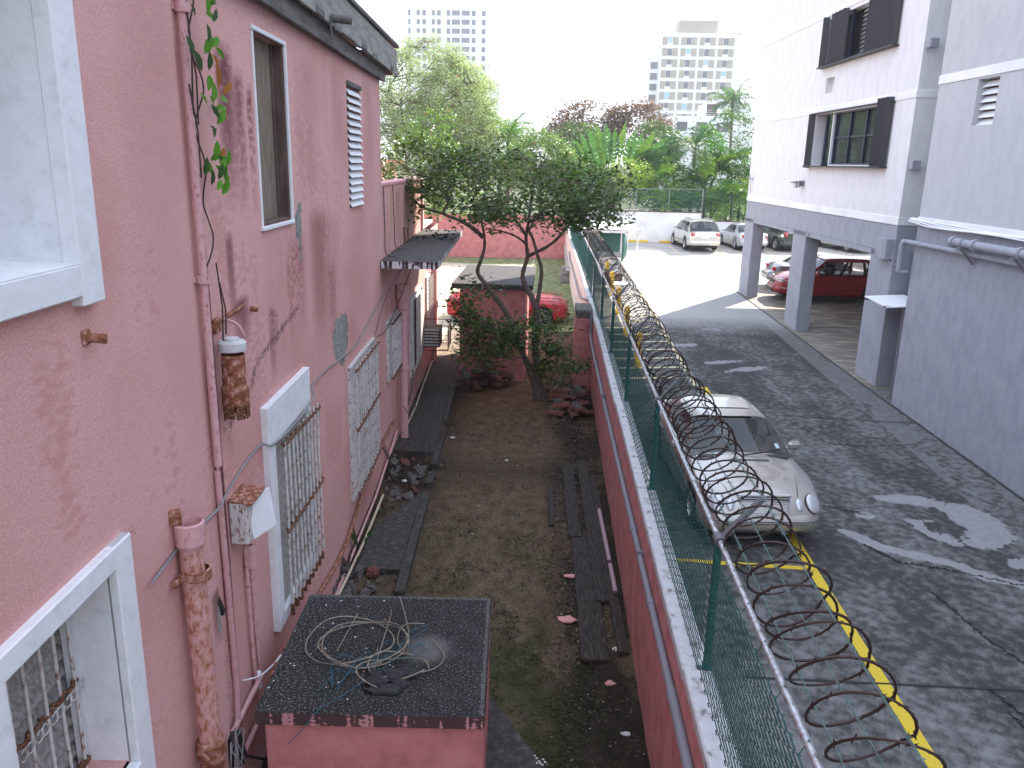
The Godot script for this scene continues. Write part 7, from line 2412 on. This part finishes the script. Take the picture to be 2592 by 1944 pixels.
func frond(b: MB, p: Vector3, dir: Vector3, length: float, droop: float, leaflet: float, n := 20) -> void:
	var pts := []
	var d := dir
	var q := p
	var st := length / 10.0
	for i in 11:
		pts.append(q)
		q += d * st
		d = (d + Vector3.DOWN * droop * 0.1 * (0.6 + i * 0.12)).normalized()
	b.tube(pts, [0.03, 0.028, 0.025, 0.022, 0.019, 0.016, 0.013, 0.011, 0.009, 0.007, 0.005], 4, false)
	for i in n:
		var f := 0.15 + 0.85 * i / n
		var k := int(f * 9.99)
		var o: Vector3 = pts[k].lerp(pts[k + 1], f * 10.0 - k)
		var along: Vector3 = (pts[k + 1] - pts[k]).normalized()
		var sd := along.cross(Vector3.UP).normalized()
		var up := sd.cross(along)
		var ll := leaflet * (0.45 + sin(f * PI * 0.92) * 0.75)
		for s in [-1.0, 1.0]:
			var dd: Vector3 = (sd * s + along * 0.65 + up * R.randf_range(-0.1, 0.35)).normalized()
			var w: Vector3 = along * 0.028 * (leaflet / 0.4)
			var m: Vector3 = o + dd * ll * 0.55
			var e: Vector3 = o + dd * ll + Vector3.DOWN * ll * 0.35
			b.quad(o - w * 0.4, m - w, m + w, o + w * 0.4)
			b.tri(m - w, e, m + w)

func palm(label: String, base: Vector3, top: Vector3, r: float, n: int, length: float, droop: float, leaflet: float, m: String, seed_: int, up := 0.5, called := "palm_tree", stems := []) -> void:
	R.seed = seed_
	var o := thing(called, label, "palm", base)
	var b := MB.new()
	if base.distance_to(top) > 0.3:
		b.tube(spline([base, base.lerp(top, 0.5) + Vector3(0.1, 0, 0), top], 5), r, 8)
		part(o, "trunk", b, M.bark)
	for q in stems:
		b = MB.new()
		b.tube([base + q * 0.3, top + q], r * 0.7, 6)
		part(o, "stem", b, M.frond_mid)
	for i in n:
		var a := i * 2.399 + R.randf_range(-0.2, 0.2)
		var el := lerpf(1.2, up - 0.7, float(i) / n) + R.randf_range(-0.1, 0.1)
		var st := top
		if stems.size(): st = top + stems[i % stems.size()]
		b = MB.new()
		frond(b, st, Vector3(cos(a) * cos(el), sin(el), sin(a) * cos(el)), length * R.randf_range(0.8, 1.1), droop, leaflet)
		part(o, "frond", b, M[m] if i % 3 else M["frond_mid" if m == "frond_light" else ("frond_light" if i % 2 else m)])

func fan_palm(label: String, base: Vector3, hh: float, n: int, turn: float, seed_: int) -> void:
	# traveller's palm: a flat fan of long stalks with torn banana blades
	R.seed = seed_
	var o := thing("fan_palm", label, "palm", base)
	var b := MB.new()
	b.tube([base, base + Vector3(0, hh * 0.3, 0)], [0.25, 0.3], 10)
	part(o, "trunk", b, M.bark)
	var right := Vector3(cos(turn), 0, sin(turn))
	for i in n:
		var u := float(i) / (n - 1) * 2.0 - 1.0
		var a := u * 0.95
		var d := (Vector3.UP * cos(a) + right * sin(a) + right.cross(Vector3.UP) * R.randf_range(-0.12, 0.12)).normalized()
		var p0 := base + Vector3(0, hh * 0.22, 0) + right * u * 0.22
		var sl := hh * R.randf_range(0.36, 0.44)
		var bl := hh * R.randf_range(0.36, 0.46)
		b = MB.new()
		b.tube([p0, p0 + d * sl * 0.5, p0 + d * sl], [0.055, 0.04, 0.03], 5)
		var lf := part(o, "leaf", b, M.frond_mid)
		b = MB.new()
		var side := d.cross(right.cross(Vector3.UP)).normalized()
		var face := (right.cross(Vector3.UP) + side * R.randf_range(-0.8, 0.8)).normalized()
		side = d.cross(face).normalized()
		var segs := 9
		var bend_ := d.lerp(d + Vector3.DOWN * 0.25, absf(u))
		for k in segs:
			var f0 := float(k) / segs
			var f1 := float(k + 1) / segs - 0.012
			for s in [-1.0, 1.0]:
				var w0 := hh * 0.062 * sin(PI * clampf(f0 * 0.9 + 0.12, 0, 1)) * R.randf_range(0.8, 1.1)
				var w1 := hh * 0.062 * sin(PI * clampf(f1 * 0.9 + 0.10, 0, 1)) * R.randf_range(0.8, 1.1)
				var m0 := p0 + d * sl + d.lerp(bend_, f0).normalized() * bl * f0
				var m1 := p0 + d * sl + d.lerp(bend_, f1).normalized() * bl * f1
				var fold := face * R.randf_range(0.05, 0.4)
				b.quad(m0, m1, m1 + (side * s + fold) * w1 + d * 0.12, m0 + (side * s + fold) * w0 + d * 0.12)
		part(lf, "blade", b, M.banana_leaf if i % 3 else M.banana_light)

func vegetation() -> void:
	leaf_mesh = small_leaf()
	var V := func(l: Array, z: float) -> Array:
		var q := []
		for p in l: q.append(Vector3(p[0], p[1], z + (p[2] if p.size() > 2 else 0.0)))
		return q
	# the tree in the alley
	var trunks := [
		[V.call([[-0.16, -0.05], [-0.20, 0.4], [-0.27, 0.9], [-0.32, 1.56], [-0.31, 2.1], [-0.42, 2.45], [-0.60, 2.76, -0.1], [-0.66, 2.99, -0.2], [-0.56, 3.4, -0.2], [-0.60, 3.8, -0.1], [-0.54, 4.3], [-0.45, 5.1, 0.2]], -18.75), 0.115, 0.025],
		[V.call([[-0.22, 0.0], [-0.34, 0.5], [-0.55, 1.05, 0.1], [-0.85, 1.85, 0.2], [-1.15, 2.35, 0.2], [-1.45, 2.73, 0.2], [-1.68, 3.04, 0.2], [-1.60, 3.35, 0.2], [-1.54, 3.6, 0.1], [-1.55, 3.9, 0.1], [-1.62, 4.25], [-1.55, 4.9]], -18.75), 0.09, 0.02],
		[V.call([[-1.57, 3.84, 0.1], [-1.85, 4.08, 0.2], [-2.15, 4.24, 0.3], [-2.45, 4.36, 0.3], [-2.38, 4.55, 0.3], [-2.36, 4.73, 0.3], [-2.75, 5.05, 0.4]], -18.75), 0.055, 0.015],
		[V.call([[-2.4, 4.35, 0.3], [-2.9, 4.5, 0.5], [-3.3, 4.85, 0.6]], -18.75), 0.035, 0.012],
		[V.call([[-0.31, 2.25], [-0.26, 2.6], [-0.22, 3.1], [-0.32, 3.45], [-0.43, 3.8], [-0.5, 4.1, 0.3], [-0.1, 4.6, 0.5]], -18.75), 0.06, 0.02],
		[V.call([[-0.62, 3.73], [-0.85, 3.88], [-1.1, 3.96], [-1.3, 4.0], [-1.5, 3.93]], -18.75), 0.03, 0.012],
		[V.call([[-0.02, 0.0], [-0.14, 0.37], [-0.34, 0.76, 0.1], [-0.56, 1.12, 0.2], [-0.75, 1.38, 0.3], [-0.95, 1.6, 0.4], [-1.3, 1.9, 0.5]], -18.75), 0.075, 0.02],
		[V.call([[-0.56, 3.4, -0.2], [0.0, 3.75, 0.2], [0.5, 4.3, 0.3], [1.0, 4.6, 0.3], [1.4, 4.6, 0.3]], -18.75), 0.045, 0.012],
		[V.call([[-0.6, 3.9], [-1.0, 4.5, 0.5], [-1.5, 5.1, 0.8]], -18.75), 0.035, 0.012],
		[V.call([[-0.5, 4.2], [0.2, 4.9, -0.6], [0.5, 5.3, -0.8]], -18.75), 0.035, 0.012]]
	var dark := {"leaf": 0.135, "spread": 0.32, "per": 13, "seed": 21, "gap": -0.12, "gap_freq": 0.8, "c0": Color(0.016, 0.042, 0.009), "c1": Color(0.12, 0.21, 0.022), "twig": 0.016}
	tree("alley_tree", "spreading dark-leaved tree with twisted bare stems growing in the alley before the shed", "tree", Vector3(-0.15, 0, -18.75), trunks, [
		[Vector3(-1.2, 5.0, -18.5), Vector3(2.0, 0.85, 1.7), 215], [Vector3(-2.9, 5.15, -18.3), Vector3(1.25, 0.8, 1.3), 115], [Vector3(0.35, 4.85, -18.4), Vector3(1.35, 0.7, 1.6), 125], [Vector3(1.0, 4.45, -18.4), Vector3(0.7, 0.35, 0.9), 55],
		[Vector3(-0.7, 4.35, -18.5), Vector3(1.3, 0.3, 1.2), 50],
		[Vector3(-1.95, 2.2, -18.2), Vector3(0.4, 0.45, 0.4), 24], [Vector3(-1.75, 1.55, -18.2), Vector3(0.35, 0.6, 0.4), 36], [Vector3(-1.2, 1.5, -18.2), Vector3(0.65, 0.5, 0.5), 56], [Vector3(-0.65, 1.5, -18.2), Vector3(0.5, 0.4, 0.4), 36], [Vector3(-0.2, 1.95, -18.3), Vector3(0.4, 0.3, 0.4), 20], [Vector3(-1.5, 2.75, -18.5), Vector3(0.5, 0.5, 0.6), 12]], dark)
	var sap := dark.duplicate()
	sap.seed = 33; sap.twig = 0.006; sap.per = 15; sap.spread = 0.24
	tree("sapling", "slender leafy sapling between the tree trunk and the pier", "sapling", Vector3(0.0, 0, -18.6), [[V.call([[0.01, 0.0], [0.0, 0.37], [0.12, 0.65], [0.21, 0.85], [0.29, 1.37], [0.46, 2.05]], -18.6), 0.022, 0.006], [V.call([[0.0, 0.35], [-0.05, 0.7], [-0.03, 1.05], [0.0, 1.4]], -18.6), 0.014, 0.005]],
		[[Vector3(0.09, 1.34, -18.4), Vector3(0.2, 0.15, 0.2), 8], [Vector3(-0.05, 0.93, -18.4), Vector3(0.22, 0.14, 0.2), 11], [Vector3(0.25, 1.25, -18.4), Vector3(0.2, 0.15, 0.2), 9], [Vector3(0.62, 1.0, -18.3), Vector3(0.32, 0.12, 0.2), 12], [Vector3(-0.1, 1.75, -18.4), Vector3(0.25, 0.2, 0.2), 8], [Vector3(0.25, 0.55, -18.4), Vector3(0.12, 0.06, 0.1), 3]], sap)
	# trees beyond the yard
	tree("feathery_tree", "tall pale grey-green feathery tree behind the house, pink blossom specks", "tree", Vector3(-8, 0, -58), [[[Vector3(-8, 0, -58), Vector3(-8.3, 4, -58), Vector3(-8, 8, -58)], 0.35, 0.1], [[Vector3(-8.2, 4, -58), Vector3(-6.5, 7, -57), Vector3(-5.5, 9, -57)], 0.16, 0.05], [[Vector3(-8.2, 4, -58), Vector3(-10, 7, -57), Vector3(-10.5, 9, -57)], 0.16, 0.05]],
		[[Vector3(-9.0, 9.8, -58), Vector3(4.2, 3.7, 3.0), 680], [Vector3(-6.6, 8.6, -57), Vector3(2.9, 3.6, 3.0), 600], [Vector3(-7.0, 6.4, -56), Vector3(4.0, 2.6, 2.5), 330], [Vector3(-10.8, 8.0, -57), Vector3(2.2, 2.5, 2.5), 200]], {"leaf": 0.17, "spread": 0.55, "per": 30, "seed": 41, "gap": -0.2, "c0": Color(0.230, 0.317, 0.108), "c1": Color(0.513, 0.621, 0.270), "mat": "leaf_soft", "twig": 0.03, "c2": Color(0.675, 0.068, 0.176), "f2": 0.008})
	tree("broadleaf_bush", "glossy green bush beyond the end of the house, under the feathery tree", "bush", Vector3(-5.2, 0, -36), [[[Vector3(-5.2, 0, -36), Vector3(-5.1, 2, -36), Vector3(-5, 4, -36)], 0.1, 0.03]],
		[[Vector3(-5.6, 4.9, -36), Vector3(1.8, 1.9, 1.5), 200], [Vector3(-4.3, 4.4, -36), Vector3(1.3, 1.3, 1.3), 130], [Vector3(-5.3, 6.6, -36), Vector3(1.0, 1.3, 1.0), 60]], {"leaf": 0.17, "spread": 0.4, "per": 13, "seed": 42, "c0": Color(0.054, 0.135, 0.016), "c1": Color(0.230, 0.392, 0.041), "gap": -0.15, "c2": Color(0.675, 0.054, 0.162), "f2": 0.006})
	tree("round_tree", "rounded yellow-green tree behind the yard wall, between the alley tree and the fan palm", "tree", Vector3(-0.9, 0.9, -52.5), [[[Vector3(-0.9, 0.9, -52.5), Vector3(-0.8, 3, -52.5), Vector3(-0.9, 5, -52.5)], 0.18, 0.06]],
		[[Vector3(-1.0, 5.9, -52.5), Vector3(2.0, 1.5, 1.8), 330], [Vector3(0.3, 5.0, -52), Vector3(1.5, 1.3, 1.5), 210], [Vector3(-2.3, 5.0, -52), Vector3(1.4, 1.4, 1.4), 170]], {"leaf": 0.19, "spread": 0.36, "per": 15, "seed": 43, "gap": -0.2, "c0": Color(0.081, 0.176, 0.030), "c1": Color(0.284, 0.432, 0.081), "c2": Color(0.743, 0.041, 0.135), "f2": 0.006})
	tree("red_almond_tree", "broad reddish-brown tree on the skyline behind the fan palm", "tree", Vector3(4, 0.9, -75), [[[Vector3(4, 0.9, -75), Vector3(4, 4, -75), Vector3(4.2, 7, -75)], 0.3, 0.1]],
		[[Vector3(3.0, 8.7, -75), Vector3(3.6, 2.2, 2.5), 330], [Vector3(7.2, 8.9, -75), Vector3(2.9, 2.0, 2.5), 260], [Vector3(0.8, 7.6, -74), Vector3(2.2, 1.6, 2.0), 170]], {"leaf": 0.30, "spread": 0.6, "per": 12, "seed": 44, "gap": -0.12, "c0": Color(0.095, 0.081, 0.041), "c1": Color(0.270, 0.142, 0.088), "mat": "leaf_soft", "twig": 0.03})
	var k := 0
	for q in [[-4.5, 6.3, -66, 3.0, 2.4, "dark green tree standing behind the round yellow-green tree"], [1.8, 6.0, -66, 3.0, 2.6, "dark tree filling the gap left of the fan palm"], [8.0, 6.6, -67, 2.2, 2.2, "round dark tree right of the fan palm"], [13.5, 6.5, -66, 3.5, 3.0, "dark tree behind the feather palms by the building"]]:
		tree("dark_tree", q[5], "tree", Vector3(q[0], 0.9, q[2]), [[[Vector3(q[0], 0.9, q[2]), Vector3(q[0] + 0.2, 3, q[2]), Vector3(q[0], 5, q[2])], 0.2, 0.08]], [[Vector3(q[0], q[1], q[2]), Vector3(q[3], q[4], 2.0), 330], [Vector3(q[0], q[1] - 2.4, q[2]), Vector3(q[3], 2.0, 2.0), 240]],
			{"leaf": 0.24, "spread": 0.5, "per": 15, "seed": 50 + k, "gap": -0.2, "c0": Color(0.034, 0.088, 0.019), "c1": Color(0.135, 0.257, 0.041), "twigs": false})
		k += 1
	k = 0
	for q in [[2.0, 3.3, 1.7, 1.5, 0, "green shrub behind the rear fence, nearest the razor wire"], [4.7, 4.5, 1.6, 1.4, 1, "bright yellow-green shrub below the fan palm"], [6.6, 3.5, 1.7, 1.6, 0, "dense green shrub behind the middle of the rear fence"], [8.6, 3.2, 1.3, 1.5, 0, "green shrub at the fence's end post"], [11.2, 2.8, 2.0, 1.6, 0, "low green shrub behind the dark fence right of the wall's step"], [14.5, 2.9, 2.0, 1.7, 0, "low green shrub partly hidden by the apartment column"]]:
		tree("shrub", q[5], "shrub", Vector3(q[0], 0.95, -53.2), [[[Vector3(q[0], 0.95, -53.2), Vector3(q[0], 2, -53.2), Vector3(q[0] + 0.2, 3, -53.2)], 0.06, 0.02]], [[Vector3(q[0], q[1], -53.2), Vector3(q[2], q[3], 1.1), 200]],
			{"leaf": 0.16, "spread": 0.34, "per": 15, "seed": 60 + k, "gap": -0.16, "c0": Color(0.047, 0.135, 0.022) if q[4] == 0 else Color(0.176, 0.297, 0.020), "c1": Color(0.189, 0.365, 0.061) if q[4] == 0 else Color(0.486, 0.648, 0.054), "twig": 0.014})
		k += 1
	tree("dry_shrub", "pale dry twiggy shrub behind the rear fence", "shrub", Vector3(3.6, 0.95, -52.2), [[[Vector3(3.6, 0.95, -52.2), Vector3(3.7, 2, -52.2), Vector3(3.6, 3.4, -52.2)], 0.05, 0.02]], [[Vector3(3.6, 3.7, -52.2), Vector3(1.3, 0.9, 0.7), 130]], {"leaf": 0.08, "spread": 0.3, "per": 6, "seed": 70, "gap": -0.3, "c0": Color(0.189, 0.162, 0.121), "c1": Color(0.405, 0.351, 0.270), "mat": "leaf_soft", "twig": 0.018})
	fan_palm("big fan palm with torn banana-like leaves behind the rear fence", Vector3(3.9, 1.6, -56), 6.3, 17, 0.35, 81)
	fan_palm("smaller fan palm leaning left of the big one", Vector3(2.0, 1.6, -57), 4.8, 13, -0.5, 82)
	palm("bright green feather palm rising behind the round tree", Vector3(-3.3, 0.9, -57), Vector3(-3.2, 7.0, -57), 0.14, 13, 2.4, 1.1, 0.7, "frond_light", 83)
	var stems := [Vector3(0, 0, 0), Vector3(1.5, -1.0, 0.3), Vector3(-1.4, -1.3, 0.4), Vector3(0.7, -2.0, 0.8), Vector3(2.5, -1.8, 0.2)]
	palm("large clump of arching feather palms beside the apartment building", Vector3(9.0, 0.95, -55.5), Vector3(9.1, 6.6, -55.5), 0.10, 52, 3.0, 1.35, 0.75, "frond_dark", 84, 0.5, "palm_clump", stems)
	palm("bright young palm with yellowish fronds at the end post of the rear fence", Vector3(6.9, 0.95, -51.9), Vector3(6.9, 3.3, -51.9), 0.06, 9, 1.5, 1.2, 0.45, "frond_light", 85)
	palm("yellow-green areca palm by the dark fence, left of two", Vector3(9.9, 0.95, -52.6), Vector3(9.9, 3.3, -52.6), 0.06, 17, 2.0, 1.2, 0.5, "frond_light", 86, 0.6, "palm_clump", [Vector3(0, 0, 0), Vector3(0.5, -0.4, 0), Vector3(-0.4, -0.6, 0.2)])
	palm("yellow-green areca palm by the dark fence, right of two", Vector3(11.6, 0.95, -52.6), Vector3(11.6, 3.7, -52.6), 0.06, 17, 2.0, 1.2, 0.5, "frond_light", 87, 0.6, "palm_clump", [Vector3(0, 0, 0), Vector3(0.5, -0.5, 0), Vector3(-0.5, -0.4, 0.2)])
	palm("distant coconut palm in front of the tan tower", Vector3(22.6, 0.9, -110), Vector3(22.3, 13.3, -110), 0.18, 20, 3.4, 1.5, 0.95, "frond_dark", 88)
